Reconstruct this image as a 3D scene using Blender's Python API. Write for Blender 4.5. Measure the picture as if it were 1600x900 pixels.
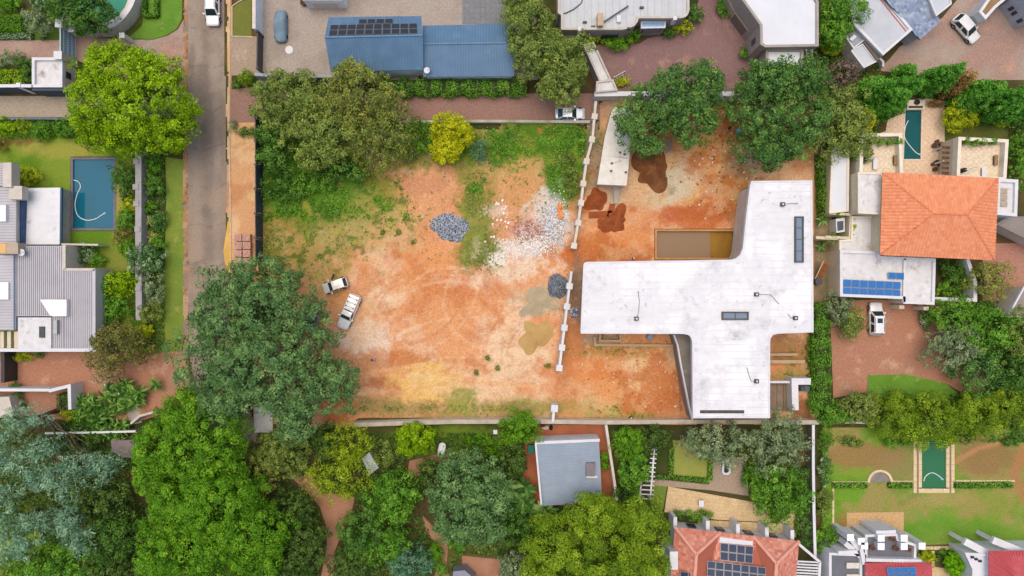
import bpy, bmesh, math, random
import numpy as np
from mathutils import Vector, Matrix
from mathutils.geometry import tessellate_polygon

# ---------------------------------------------------------------- camera, sky, sun, exposure
for o in list(bpy.data.objects): bpy.data.objects.remove(o)
SC = bpy.context.scene
COL = SC.collection
H = 98.0          # flying height of the camera above the ground, metres
S = 11.0          # photo pixels per metre on the ground
cam_d = bpy.data.cameras.new('camera'); cam = bpy.data.objects.new('camera', cam_d); COL.objects.link(cam)
cam.location = (0, 0, H); cam.rotation_euler = (0, 0, 0)
cam_d.sensor_width = 36.0; cam_d.lens = 36.0*H/(1600/S); cam_d.clip_end = 3000; cam_d.clip_start = 1
SC.camera = cam
SUN_EL, SUN_AZ = math.radians(80), math.radians(-25)      # azimuth from north (+Y), clockwise
wd = bpy.data.worlds.new('World'); SC.world = wd; wd.use_nodes = True
nt = wd.node_tree; bg = nt.nodes['Background']
sky = nt.nodes.new('ShaderNodeTexSky'); sky.sky_type = 'NISHITA'; sky.sun_disc = False
sky.sun_elevation = SUN_EL; sky.sun_rotation = SUN_AZ; sky.altitude = 1500
sky.air_density = 0.6; sky.dust_density = 8.0; sky.ozone_density = 1.0
nt.links.new(sky.outputs[0], bg.inputs[0]); bg.inputs[1].default_value = 0.15
sl = bpy.data.lights.new('sun', 'SUN'); sl.energy = 0.8; sl.angle = math.radians(60); sl.color = (1.0, 0.93, 0.82)
so = bpy.data.objects.new('sun', sl); COL.objects.link(so); so.location = (0, 40, 60)
sd = Vector((math.sin(SUN_AZ)*math.cos(SUN_EL), math.cos(SUN_AZ)*math.cos(SUN_EL), math.sin(SUN_EL)))
so.rotation_euler = sd.to_track_quat('Z', 'Y').to_euler()
SC.view_settings.view_transform = 'Standard'; SC.view_settings.look = 'None'
SC.view_settings.gamma = 1.0; SC.view_settings.exposure = 0.9
SC.view_settings.use_white_balance = True; SC.view_settings.white_balance_temperature = 7300; SC.view_settings.white_balance_tint = 10
SC.render.engine = 'CYCLES'
SC.cycles.max_bounces = 6; SC.cycles.diffuse_bounces = 3; SC.cycles.transparent_max_bounces = 8

# ---------------------------------------------------------------- helpers
def P(px, py, z=0.0):
    """photo pixel of a point known to be z metres above the ground -> world position"""
    k = (H-z)/(H*S); return ((px-800)*k, (450-py)*k, z)
def W(poly, z=0.0): return [P(x, y, z)[:2] for x, y in poly]
def lin(c):
    if isinstance(c, str):
        c = c.lstrip('#'); c = [int(c[i:i+2], 16)/255 for i in (0, 2, 4)]
    return [(x/12.92 if x <= .04045 else ((x+.055)/1.055)**2.4)*.92 for x in c[:3]]
def c4(c): return tuple(lin(c))+(1.0,)
def area2(p): return sum(p[i][0]*p[(i+1) % len(p)][1]-p[(i+1) % len(p)][0]*p[i][1] for i in range(len(p)))
def ccw(p): p = list(p); return p if area2(p) > 0 else p[::-1]
def inset(poly, d):
    p = ccw(poly); n = len(p); out = []
    for i in range(n):
        a, b, c = Vector(p[i-1]), Vector(p[i]), Vector(p[(i+1) % n])
        e1 = (b-a).normalized(); e2 = (c-b).normalized()
        n1 = Vector((-e1.y, e1.x)); n2 = Vector((-e2.y, e2.x))
        m = n1+n2; L = m.length
        m = n1 if L < 1e-5 else m/L
        k = d/max(.35, m.dot(n1)); out.append(tuple(b+m*k))
    return out
def arc(cx, cy, r, a0, a1, n=8, ry=None):
    ry = r if ry is None else ry
    return [(cx+r*math.cos(math.radians(a0+(a1-a0)*i/n)), cy+ry*math.sin(math.radians(a0+(a1-a0)*i/n))) for i in range(n+1)]

class B:
    """collects shapes of one part"""
    def __init__(s): s.v = []; s.f = []
    def add(s, v, f):
        o = len(s.v); s.v += [tuple(q) for q in v]; s.f += [tuple(i+o for i in q) for q in f]; return s
    def prism(s, poly, z0, z1, bottom=True):
        p = ccw(poly); n = len(p)
        v = [(x, y, z0) for x, y in p]+[(x, y, z1) for x, y in p]
        f = [tuple(range(n, 2*n))]+[(i, (i+1) % n, n+(i+1) % n, n+i) for i in range(n)]
        if bottom: f.append(tuple(range(n-1, -1, -1)))
        return s.add(v, f)
    def side(s, poly, z0, z1):
        p = ccw(poly); n = len(p)
        return s.add([(x, y, z0) for x, y in p]+[(x, y, z1) for x, y in p], [(i, (i+1) % n, n+(i+1) % n, n+i) for i in range(n)])
    def ring(s, outer, inner, z0, z1):
        o = ccw(outer); i_ = ccw(inner); n = len(o)
        v = [(x, y, z1) for x, y in o]+[(x, y, z1) for x, y in i_]+[(x, y, z0) for x, y in o]+[(x, y, z0) for x, y in i_]
        f = []
        for i in range(n):
            j = (i+1) % n
            f += [(i, j, n+j, n+i), (2*n+i, 2*n+j, j, i), (n+i, n+j, 3*n+j, 3*n+i), (3*n+i, 3*n+j, 2*n+j, 2*n+i)]
        return s.add(v, f)
    def obox(s, cx, cy, lx, ly, a, z0, z1):
        c, k = math.cos(a), math.sin(a)
        return s.prism([(cx+x*c-y*k, cy+x*k+y*c) for x, y in ((-lx/2, -ly/2), (lx/2, -ly/2), (lx/2, ly/2), (-lx/2, ly/2))], z0, z1)
    def pbox(s, px, py, lx, ly, z0, z1, a=0):
        """box seen with its top centre at the pixel; lx, ly in metres"""
        x, y, _ = P(px, py, z1); return s.obox(x, y, lx, ly, a, z0, z1)
    def seg(s, p, q, w, z0, z1):
        p = Vector(p[:2]); q = Vector(q[:2]); d = q-p
        return s.obox(*((p+q)/2), d.length, w, math.atan2(d.y, d.x), z0, z1)
    def tube(s, pts, r, n=6, cap=True):
        pts = [Vector(p) for p in pts]; m = len(pts)
        r = r if isinstance(r, (list, tuple)) else [r]*m
        vs = []
        for i, p in enumerate(pts):
            d = (pts[min(i+1, m-1)]-pts[max(i-1, 0)]).normalized()
            u = d.cross(Vector((0, 0, 1)) if abs(d.z) < .9 else Vector((1, 0, 0))).normalized(); w = d.cross(u)
            vs += [p+(u*math.cos(t)+w*math.sin(t))*r[i] for t in [2*math.pi*k/n for k in range(n)]]
        f = [(i*n+k, i*n+(k+1) % n, (i+1)*n+(k+1) % n, (i+1)*n+k) for i in range(m-1) for k in range(n)]
        if cap: f += [tuple(range(n-1, -1, -1)), tuple((m-1)*n+k for k in range(n))]
        return s.add(vs, f)
    def cyl(s, x, y, r, z0, z1, n=18, r1=None):
        r1 = r if r1 is None else r1
        v = [(x+r*math.cos(2*math.pi*k/n), y+r*math.sin(2*math.pi*k/n), z0) for k in range(n)]+[(x+r1*math.cos(2*math.pi*k/n), y+r1*math.sin(2*math.pi*k/n), z1) for k in range(n)]
        return s.add(v, [(k, (k+1) % n, n+(k+1) % n, n+k) for k in range(n)]+[tuple(range(n, 2*n)), tuple(range(n-1, -1, -1))])
    def wall(s, path, w, z0, z1):
        """wall of width w along a world path"""
        p = [Vector(q[:2]) for q in path]; L, R = [], []
        for i in range(len(p)):
            d1 = (p[i]-p[max(0, i-1)]); d2 = (p[min(len(p)-1, i+1)]-p[i]); d1 = d1.normalized() if d1.length else d2.normalized(); d2 = d2.normalized() if d2.length else d1
            n = Vector((-(d1+d2).y, (d1+d2).x)).normalized(); k = w/2/max(.4, n.dot(Vector((-d1.y, d1.x)))); L.append(tuple(p[i]+n*k)); R.append(tuple(p[i]-n*k))
        for i in range(len(p)-1):
            a, b, c, d = R[i], R[i+1], L[i+1], L[i]; v = [(*q, z) for z in (z0, z1) for q in (a, b, c, d)]
            f = [(4, 5, 6, 7), (3, 2, 1, 0), (0, 1, 5, 4), (2, 3, 7, 6)]
            if i == 0: f.append((3, 0, 4, 7))
            if i == len(p)-2: f.append((1, 2, 6, 5))
            s.add(v, f)
        return s
    def planes(s, faces, t=.12):
        """roof planes given by world corner lists, thickened downwards"""
        for q in faces:
            q = [Vector(p) for p in q]
            nrm = Vector((0, 0, 0))
            for i in range(len(q)): nrm += q[i].cross(q[(i+1) % len(q)])
            if nrm.z < 0: q = q[::-1]
            n = len(q); v = q+[p-Vector((0, 0, t)) for p in q]
            s.add(v, [tuple(range(n)), tuple(range(2*n-1, n-1, -1))]+[(i, n+i, n+(i+1) % n, (i+1) % n) for i in range(n)])
        return s

ROOT = {}
def mesh_obj(name, v, f, m, base=(0, 0, 0), smooth=False):
    me = bpy.data.meshes.new(name)
    bx, by, bz = base
    me.from_pydata([(x-bx, y-by, z-bz) for x, y, z in v], [], f); me.update()
    if smooth: me.polygons.foreach_set('use_smooth', [True]*len(me.polygons))
    if m: me.materials.append(m)
    o = bpy.data.objects.new(name, me); COL.objects.link(o); return o
def tag(o, label, cat=None, group=None, kind=None):
    if label: o['label'] = label
    if cat: o['category'] = cat
    if group: o['group'] = group
    if kind: o['kind'] = kind
    return o
def thing(name, label, cat, base, group=None):
    o = bpy.data.objects.new(name, None); COL.objects.link(o); o.empty_display_size = .3
    b = base if len(base) == 3 else P(*base); o.location = b; ROOT[o.name] = b
    return tag(o, label, cat, group)
def part(name, b, m, parent, smooth=False, kind=None, label=None):
    base = ROOT[parent.name]; o = mesh_obj(name, b.v, b.f, m, base, smooth); o.parent = parent; ROOT[o.name] = base
    if kind: o['kind'] = kind
    if label: o['label'] = label
    return o
def solo(name, b, m, label, cat, group=None, smooth=False, kind=None):
    a = np.array(b.v); base = (float(a[:, 0].mean()), float(a[:, 1].mean()), float(a[:, 2].min()))
    o = mesh_obj(name, b.v, b.f, m, base, smooth); o.location = base; ROOT[o.name] = base
    return tag(o, label, cat, group, kind)
def struct(name, b, m, label=None):
    o = mesh_obj(name, b.v, b.f, m); ROOT[o.name] = (0, 0, 0); return tag(o, label, kind='structure')
def sheet(name, poly, z, m, label=None, holes=()):
    """flat ground surface traced in photo pixels; holes are joined to the rim by a seam"""
    ls = [[Vector((x, y, z)) for x, y in ccw(W(poly))]]+[[Vector((x, y, z)) for x, y in ccw(W(h))[::-1]] for h in holes]
    tri = tessellate_polygon(ls); vs = [tuple(v) for l in ls for v in l]
    me = bpy.data.meshes.new(name)
    fs = [t if area2([vs[i][:2] for i in t]) > 0 else t[::-1] for t in tri]
    me.from_pydata(vs, [], [tuple(t) for t in fs]); me.update()
    me.materials.append(m); o = bpy.data.objects.new(name, me); COL.objects.link(o); ROOT[o.name] = (0, 0, 0)
    return tag(o, label, kind='structure')

# ---------------------------------------------------------------- materials
MC = {}
def nodes(name):
    m = bpy.data.materials.new(name); m.use_nodes = True; t = m.node_tree
    return m, t, t.nodes['Principled BSDF'], t.links
def mixc(t, fac, a, b):
    n = t.nodes.new('ShaderNodeMix'); n.data_type = 'RGBA'
    for sock, val in ((n.inputs[0], fac), (n.inputs[6], a), (n.inputs[7], b)):
        if hasattr(val, 'is_output'): t.links.new(val, sock)
        elif isinstance(val, (int, float)): sock.default_value = val
        else: sock.default_value = c4(val)
    return n.outputs[2]
def noise(t, co, sc, det=5, rough=.6, lo=.35, hi=.65, stretch=None):
    n = t.nodes.new('ShaderNodeTexNoise'); n.inputs['Scale'].default_value = sc; n.inputs['Detail'].default_value = det; n.inputs['Roughness'].default_value = rough
    if stretch:
        mp = t.nodes.new('ShaderNodeMapping'); mp.inputs['Scale'].default_value = stretch; t.links.new(co, mp.inputs[0]); co = mp.outputs[0]
    t.links.new(co, n.inputs['Vector'])
    r = t.nodes.new('ShaderNodeMapRange'); r.inputs[1].default_value = lo; r.inputs[2].default_value = hi; t.links.new(n.outputs[0], r.inputs[0])
    return r.outputs[0]
def bumpn(t, bs, h, strength, dist=.05):
    b = t.nodes.new('ShaderNodeBump'); b.inputs['Strength'].default_value = strength; b.inputs['Distance'].default_value = dist
    t.links.new(h, b.inputs['Height']); t.links.new(b.outputs[0], bs.inputs['Normal'])
def mat(name, c1, c2=None, sc=.8, rough=.85, fine=None, stain=None, bump=.2, metal=0, spec=.3, stretch=None):
    """c1/c2 broad patches, fine=(colour, scale, amount), stain=(colour, scale, lo, hi)"""
    if name in MC: return MC[name]
    m, t, bs, L = nodes(name); co = t.nodes.new('ShaderNodeNewGeometry').outputs['Position']
    col = mixc(t, noise(t, co, sc, stretch=stretch), c1, c2 if c2 else c1)
    fn = noise(t, co, 6, 4, .7, .3, .7)
    if fine: fn = noise(t, co, fine[1], 3, .7, .5-.25, .5+.25); 
    if fine:
        mu = t.nodes.new('ShaderNodeMath'); mu.operation = 'MULTIPLY'; mu.inputs[1].default_value = fine[2]; L.new(fn, mu.inputs[0])
        col = mixc(t, mu.outputs[0], col, fine[0])
    for s in ([stain] if stain and not isinstance(stain, list) else stain or []):
        col = mixc(t, noise(t, co, s[1], 6, .65, s[2], s[3]), col, s[0])
    L.new(col, bs.inputs['Base Color']); bs.inputs['Roughness'].default_value = rough; bs.inputs['Metallic'].default_value = metal
    bs.inputs['Specular IOR Level'].default_value = spec
    if bump: bumpn(t, bs, fn, bump)
    MC[name] = m; return m
def pave(name, ca, cb, cm, w=.22, h=.11, ang=0., mort=.012, dirt=None, off=.5, bump=.5, patch=.9):
    """brick or tile paving; ca..cb are brick colours, cm the joint"""
    if name in MC: return MC[name]
    m, t, bs, L = nodes(name); co = t.nodes.new('ShaderNodeNewGeometry').outputs['Position']
    mp = t.nodes.new('ShaderNodeMapping'); mp.inputs['Rotation'].default_value[2] = ang; L.new(co, mp.inputs[0])
    br = t.nodes.new('ShaderNodeTexBrick'); L.new(mp.outputs[0], br.inputs[0]); br.offset = off
    br.inputs['Scale'].default_value = 1; br.inputs['Brick Width'].default_value = w; br.inputs['Row Height'].default_value = h
    br.inputs['Mortar Size'].default_value = mort; br.inputs['Bias'].default_value = 0; br.inputs['Mortar Smooth'].default_value = .2
    br.inputs[1].default_value = c4(ca); br.inputs[2].default_value = c4(cb); br.inputs[3].default_value = c4(cm)
    col = br.outputs[0]
    n1 = noise(t, co, .35, 6, .6, .3, .7)
    mu = t.nodes.new('ShaderNodeMath'); mu.operation = 'MULTIPLY'; mu.inputs[1].default_value = patch*.6; L.new(n1, mu.inputs[0])
    col = mixc(t, mu.outputs[0], col, cb)
    n2 = noise(t, co, 2.5, 5, .75, .3, .7); mu = t.nodes.new('ShaderNodeMath'); mu.operation = 'MULTIPLY'; mu.inputs[1].default_value = .5; L.new(n2, mu.inputs[0])
    col = mixc(t, mu.outputs[0], col, cm)
    for d in dirt or []: col = mixc(t, noise(t, co, d[1], 6, .65, d[2], d[3]), col, d[0])
    if patch:
        sp = t.nodes.new('ShaderNodeMapRange'); sp.inputs[3].default_value = .72; sp.inputs[4].default_value = 1.25; L.new(noise(t, co, 4.5, 4, .8, .3, .7), sp.inputs[0])
        mm = t.nodes.new('ShaderNodeMix'); mm.data_type = 'RGBA'; mm.blend_type = 'MULTIPLY'; mm.inputs[0].default_value = 1; L.new(col, mm.inputs[6]); L.new(sp.outputs[0], mm.inputs[7]); col = mm.outputs[2]
    L.new(col, bs.inputs['Base Color']); bs.inputs['Roughness'].default_value = .85; bs.inputs['Specular IOR Level'].default_value = .25
    bumpn(t, bs, br.outputs['Fac'], -bump, .02)
    MC[name] = m; return m
def leafm(name, c1, c2, c3=None, trans=.3, gain=1., spread=1):
    """foliage: every leaf face carries a tint 0..1 that picks its colour"""
    if name in MC: return MC[name]
    m, t, bs, L = nodes(name)
    a = t.nodes.new('ShaderNodeAttribute'); a.attribute_name = 'tint'
    r = t.nodes.new('ShaderNodeValToRGB'); L.new(a.outputs['Fac'], r.inputs[0])
    g4 = lambda c: tuple(x*gain for x in lin(c))+(1.,)
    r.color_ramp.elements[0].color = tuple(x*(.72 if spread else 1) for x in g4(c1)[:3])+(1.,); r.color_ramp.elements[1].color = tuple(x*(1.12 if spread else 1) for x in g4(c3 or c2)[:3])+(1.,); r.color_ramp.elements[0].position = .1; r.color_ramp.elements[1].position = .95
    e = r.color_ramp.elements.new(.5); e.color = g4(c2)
    L.new(r.outputs[0], bs.inputs['Base Color']); bs.inputs['Roughness'].default_value = .6; bs.inputs['Specular IOR Level'].default_value = .25
    tr = t.nodes.new('ShaderNodeBsdfTranslucent'); L.new(r.outputs[0], tr.inputs[0])
    mx = t.nodes.new('ShaderNodeMixShader'); mx.inputs[0].default_value = trans
    L.new(bs.outputs[0], mx.inputs[1]); L.new(tr.outputs[0], mx.inputs[2]); L.new(mx.outputs[0], t.nodes['Material Output'].inputs[0])
    MC[name] = m; return m
def glossy(name, c, rough=.12, metal=0., coat=0., spec=.5):
    if name in MC: return MC[name]
    m, t, bs, L = nodes(name); bs.inputs['Base Color'].default_value = c4(c); bs.inputs['Roughness'].default_value = rough; bs.inputs['Metallic'].default_value = metal
    bs.inputs['Coat Weight'].default_value = coat; bs.inputs['Specular IOR Level'].default_value = spec
    co = t.nodes.new('ShaderNodeTexCoord').outputs['Object']
    L.new(mixc(t, noise(t, co, 1.7, 6, .7, .35, .9), c, [x*.86 for x in [int(c.lstrip('#')[i:i+2], 16)/255 for i in (0, 2, 4)]]), bs.inputs['Base Color'])
    MC[name] = m; return m
def water(name, tint, clear=.55, deep='#123'):
    if name in MC: return MC[name]
    m, t, bs, L = nodes(name); out = t.nodes['Material Output']; t.nodes.remove(bs)
    tp = t.nodes.new('ShaderNodeBsdfTransparent'); tp.inputs[0].default_value = c4(tint)
    df = t.nodes.new('ShaderNodeBsdfDiffuse'); df.inputs[0].default_value = c4(tint)
    m1 = t.nodes.new('ShaderNodeMixShader'); m1.inputs[0].default_value = 1-clear; L.new(tp.outputs[0], m1.inputs[1]); L.new(df.outputs[0], m1.inputs[2])
    gl = t.nodes.new('ShaderNodeBsdfGlossy'); gl.inputs['Roughness'].default_value = .03
    fr = t.nodes.new('ShaderNodeFresnel'); fr.inputs[0].default_value = 1.33
    co = t.nodes.new('ShaderNodeNewGeometry').outputs['Position']
    bp = t.nodes.new('ShaderNodeBump'); bp.inputs['Strength'].default_value = .25; bp.inputs['Distance'].default_value = .03; L.new(noise(t, co, 3.2, 3, .5, 0, 1), bp.inputs['Height'])
    L.new(bp.outputs[0], gl.inputs['Normal']); L.new(bp.outputs[0], fr.inputs['Normal'])
    m2 = t.nodes.new('ShaderNodeMixShader'); L.new(fr.outputs[0], m2.inputs[0]); L.new(m1.outputs[0], m2.inputs[1]); L.new(gl.outputs[0], m2.inputs[2])
    L.new(m2.outputs[0], out.inputs[0]); MC[name] = m; return m
def vcol(name, rough=.95, grit=.35, gs=9., sat=1.):
    """painted soil / lawn: colours come from the 'Col' attribute, grain from noise"""
    if name in MC: return MC[name]
    m, t, bs, L = nodes(name); a = t.nodes.new('ShaderNodeAttribute'); a.attribute_name = 'Col'
    co = t.nodes.new('ShaderNodeNewGeometry').outputs['Position']; n = noise(t, co, gs, 5, .75, .25, .75)
    mu = t.nodes.new('ShaderNodeMix'); mu.data_type = 'RGBA'; mu.blend_type = 'MULTIPLY'; mu.inputs[0].default_value = 1
    cr = t.nodes.new('ShaderNodeMapRange'); cr.inputs[3].default_value = 1-grit; cr.inputs[4].default_value = 1+grit*.6; L.new(n, cr.inputs[0])
    L.new(a.outputs['Color'], mu.inputs[6]); L.new(cr.outputs[0], mu.inputs[7])
    hs = t.nodes.new('ShaderNodeHueSaturation'); hs.inputs['Saturation'].default_value = sat; L.new(mu.outputs[2], hs.inputs['Color'])
    L.new(hs.outputs[0], bs.inputs['Base Color']); bs.inputs['Roughness'].default_value = rough; bs.inputs['Specular IOR Level'].default_value = .15
    bumpn(t, bs, n, .5, .06); MC[name] = m; return m

# ---------------------------------------------------------------- numpy noise and painted ground
def vn(x, y, sc, seed=0):
    x = x*sc+seed*17.13; y = y*sc-seed*9.71
    xi = np.floor(x).astype(np.int64); yi = np.floor(y).astype(np.int64); fx = x-xi; fy = y-yi
    fx = fx*fx*(3-2*fx); fy = fy*fy*(3-2*fy)
    def h(a, b):
        n = (a*374761393+b*668265263+seed*974711) & 0x7fffffff; n = ((n ^ (n >> 13))*1274126177) & 0x7fffffff
        return ((n ^ (n >> 16)) & 0xffff)/65535.0
    return (h(xi, yi)*(1-fx)+h(xi+1, yi)*fx)*(1-fy)+(h(xi, yi+1)*(1-fx)+h(xi+1, yi+1)*fx)*fy
def fbm(x, y, sc, o=4, seed=0, g=.5):
    r = 0; a = 1; tt = 0
    for i in range(o): r = r+a*vn(x, y, sc*2**i, seed+i*3); tt += a; a *= g
    return r/tt
def sst(a, b, x): t = np.clip((x-a)/(b-a), 0, 1); return t*t*(3-2*t)
def inpoly(px, py, poly):
    r = np.zeros(px.shape, bool); j = len(poly)-1
    for i in range(len(poly)):
        xi, yi = poly[i]; xj, yj = poly[j]
        if yi != yj: r ^= ((yi > py) != (yj > py)) & (px < (xj-xi)*(py-yi)/(yj-yi)+xi)
        j = i
    return r
class Canvas:
    """grid of ground points in photo pixels; colours are laid on as soil patches"""
    def __init__(s, x0, y0, x1, y1, res, base):
        nx = int((x1-x0)/S/res)+1; ny = int((y1-y0)/S/res)+1
        s.X, s.Y = np.meshgrid(np.linspace(x0, x1, nx), np.linspace(y0, y1, ny)); s.nx, s.ny = nx, ny
        s.C = np.zeros(s.X.shape+(3,)); s.C[:] = lin(base); s.Z = np.zeros(s.X.shape)
    def blend(s, m, c): s.C += (np.array(lin(c))-s.C)*m[..., None]
    def field(s, c, sc, lo, hi, seed, amt=1., mask=1.): s.blend(sst(lo, hi, fbm(s.X, s.Y, sc, 5, seed, .6))*amt*mask, c)
    def dist(s, x, y, rx, ry, ang=0.):
        a = math.radians(ang); dx = s.X-x; dy = s.Y-y
        return np.hypot((dx*math.cos(a)+dy*math.sin(a))/rx, (-dx*math.sin(a)+dy*math.cos(a))/ry)
    def win(s, x0, y0, x1, y1):
        sx = (s.X[0, -1]-s.X[0, 0])/(s.nx-1); sy = (s.Y[-1, 0]-s.Y[0, 0])/(s.ny-1)
        a = max(0, int((x0-s.X[0, 0])/sx)); b = max(0, int((x1-s.X[0, 0])/sx)+2); c = max(0, int((y0-s.Y[0, 0])/sy)); d = max(0, int((y1-s.Y[0, 0])/sy)+2)
        return (slice(c, d), slice(a, b))
    def lay(s, w, m, c, amt, z): s.C[w] += (np.array(lin(c))-s.C[w])*(m*amt)[..., None]; s.Z[w] += z*m
    def blob(s, x, y, rx, ry, c, amt=1., ang=0., ragged=.6, soft=.35, seed=1, z=0.):
        k = 1+soft+ragged; R = max(rx, ry)*k if ang else 0; w = s.win(x-(R or rx*k), y-(R or ry*k), x+(R or rx*k), y+(R or ry*k)); X, Y = s.X[w], s.Y[w]
        if not X.size: return
        a = math.radians(ang); dx = X-x; dy = Y-y
        d = np.hypot((dx*math.cos(a)+dy*math.sin(a))/rx, (-dx*math.sin(a)+dy*math.cos(a))/ry)+(fbm(X, Y, 2.2/max(8, min(rx, ry)), 5, seed, .65)-.5)*2*ragged
        s.lay(w, 1-sst(1-soft, 1+soft, d), c, amt, z)
    def line(s, pts, wd, c, amt=1., soft=.5, seed=2, z=0., rag=.3):
        e = wd*(1+soft+rag); xs = [p[0] for p in pts]; ys = [p[1] for p in pts]
        w = s.win(min(xs)-e, min(ys)-e, max(xs)+e, max(ys)+e); X, Y = s.X[w], s.Y[w]
        if not X.size: return
        m = np.zeros(X.shape); nz = (fbm(X, Y, .12, 4, seed)-.5)*2*rag
        for (ax, ay), (bx, by) in zip(pts, pts[1:]):
            L2 = (bx-ax)**2+(by-ay)**2; t = np.clip(((X-ax)*(bx-ax)+(Y-ay)*(by-ay))/L2, 0, 1)
            m = np.maximum(m, 1-sst(1-soft, 1+soft, np.hypot(X-ax-t*(bx-ax), Y-ay-t*(by-ay))/wd+nz))
        s.lay(w, m, c, amt, z)
    def build(s, name, m, z=0., keep=None, label=None):
        k = 1/S; co = np.stack([(s.X-800)*k, (450-s.Y)*k, s.Z+z], -1).reshape(-1, 3)
        ii = np.arange(s.nx*s.ny).reshape(s.ny, s.nx)
        q = np.stack([ii[1:, :-1], ii[1:, 1:], ii[:-1, 1:], ii[:-1, :-1]], -1).reshape(-1, 4)
        if keep is not None:
            kk = keep.reshape(-1); q = q[kk[q].all(1)]
        me = bpy.data.meshes.new(name); me.vertices.add(len(co)); me.vertices.foreach_set('co', co.ravel())
        me.loops.add(q.size); me.loops.foreach_set('vertex_index', q.ravel().astype(np.int32))
        me.polygons.add(len(q)); me.polygons.foreach_set('loop_start', np.arange(0, q.size, 4, dtype=np.int32)); me.polygons.foreach_set('loop_total', np.full(len(q), 4, np.int32))
        me.update(calc_edges=True); me.validate()
        at = me.color_attributes.new('Col', 'FLOAT_COLOR', 'POINT')
        at.data.foreach_set('color', np.concatenate([np.clip(s.C.reshape(-1, 3), .003, .95), np.ones((len(co), 1))], 1).ravel())
        me.polygons.foreach_set('use_smooth', [True]*len(me.polygons)); me.materials.append(m)
        o = bpy.data.objects.new(name, me); COL.objects.link(o); ROOT[o.name] = (0, 0, 0)
        return tag(o, label, kind='structure')
# ---------------------------------------------------------------- vegetation builders
NR = np.random.default_rng(7)
def unit(a): return a/np.maximum(1e-6, np.linalg.norm(a, axis=-1, keepdims=True))
def leaf_mesh(name, pts, nrm, size, tint, m, base, aspect=.6, along=None):
    n = len(pts); r = NR.normal(size=(n, 3)) if along is None else along
    t = unit(r-nrm*(r*nrm).sum(1, keepdims=True)); b = np.cross(nrm, t)
    a = size[:, None]*.5; w = a*aspect
    v = np.stack([pts-t*a, pts-b*w+nrm*a*.12, pts+t*a, pts+b*w+nrm*a*.12], 1).reshape(-1, 3)-np.array(base)
    me = bpy.data.meshes.new(name); me.vertices.add(4*n); me.vertices.foreach_set('co', v.ravel())
    me.loops.add(4*n); me.loops.foreach_set('vertex_index', np.arange(4*n, dtype=np.int32))
    me.polygons.add(n); me.polygons.foreach_set('loop_start', np.arange(0, 4*n, 4, dtype=np.int32)); me.polygons.foreach_set('loop_total', np.full(n, 4, np.int32))
    me.update(calc_edges=True)
    at = me.attributes.new('tint', 'FLOAT', 'FACE'); at.data.foreach_set('value', np.clip(tint, 0, 1).astype(np.float32))
    me.materials.append(m); o = bpy.data.objects.new(name, me); COL.objects.link(o); return o
def wobble(d, amp):
    r = np.ones(len(d))
    for k in range(7):
        f = NR.normal(size=3)*(1.6+k*.9); r += amp*np.sin(d@f+NR.uniform(0, 6.3))/(1+.35*k)
    return r
def crown_pts(lobes, rc, leaf, dens, rough=.12, zmin=-.35, flat=.8, inner=.36, radial=0., bias=0., shell=.45):
    """leaves gathered in clumps over the surface of each lobe, with loose leaves inside, tinted darker to paint shade into the gaps"""
    A, Nn, Sz, Ti, Al = [], [], [], [], []
    L = np.array(lobes, float)
    for i, (x, y, z, rx, ry, rz) in enumerate(L):
        p = 1.6; ar = 4*math.pi*(((rx*ry)**p+(rx*rz)**p+(ry*rz)**p)/3)**(1/p)*(1-zmin)/2
        nc = max(5, int(ar/(rc*rc*1.7)))
        d = unit(NR.normal(size=(nc*3, 3))); d = d[d[:, 2] > zmin][:nc]
        k = wobble(d, rough)*NR.uniform(.74, 1.07, len(d))
        c = np.array([x, y, z])+d*np.array([rx, ry, rz])*k[:, None]
        keep = np.ones(len(c), bool)
        for j in range(len(L)):
            if j != i: keep &= (((c-L[j, :3])/L[j, 3:])**2).sum(1) > .55
        c, d = c[keep], d[keep]
        c[:, 2] = np.maximum(c[:, 2], .15)
        if not len(c): continue
        ct = np.clip(NR.normal(.5+bias, .23, len(c)), 0, 1); cr = rc*NR.uniform(.65, 1.25, len(c))
        nl = max(8, int(dens*rc*rc*4.8/(leaf*leaf*.5)))
        off = unit(NR.normal(size=(len(c), nl, 3))+np.array([0, 0, .45])+d[:, None]*.35)*NR.uniform(shell, 1, (len(c), nl, 1))**.6
        off[..., 2] *= flat
        pts = c[:, None]+off*cr[:, None, None]
        nn = unit(unit(off)*.75+d[:, None]*.35+NR.normal(size=off.shape)*.42+np.array([0, 0, .2]))
        A.append(pts.reshape(-1, 3)); Nn.append(nn.reshape(-1, 3)); Al.append((unit(off)+d[:, None]*.6).reshape(-1, 3))
        Ti.append((ct[:, None]*.56+NR.uniform(0, 1, (len(c), nl))*.44).ravel()); Sz.append(leaf*NR.uniform(.6, 1.3, len(c)*nl))
        ni = int(inner*len(c)*nl*.5); di = unit(NR.normal(size=(ni*2, 3))); di = di[di[:, 2] > zmin-.2][:ni]
        pi = np.array([x, y, z])+di*np.array([rx, ry, rz])*NR.uniform(.35, .86, (len(di), 1)); pi[:, 2] = np.maximum(pi[:, 2], .1)
        A.append(pi); Nn.append(unit(di+NR.normal(size=di.shape)*.6)); Al.append(di); Ti.append(NR.uniform(.05, .6, len(di))); Sz.append(leaf*NR.uniform(1, 1.7, len(di)))  # inner leaves get darker tints: shade between clumps put into their colour
    A, Nn, Al = np.concatenate(A), np.concatenate(Nn), np.concatenate(Al)
    return A, Nn, np.concatenate(Sz), np.concatenate(Ti), (Al+NR.normal(size=Al.shape)*.5 if radial else None)
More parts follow.
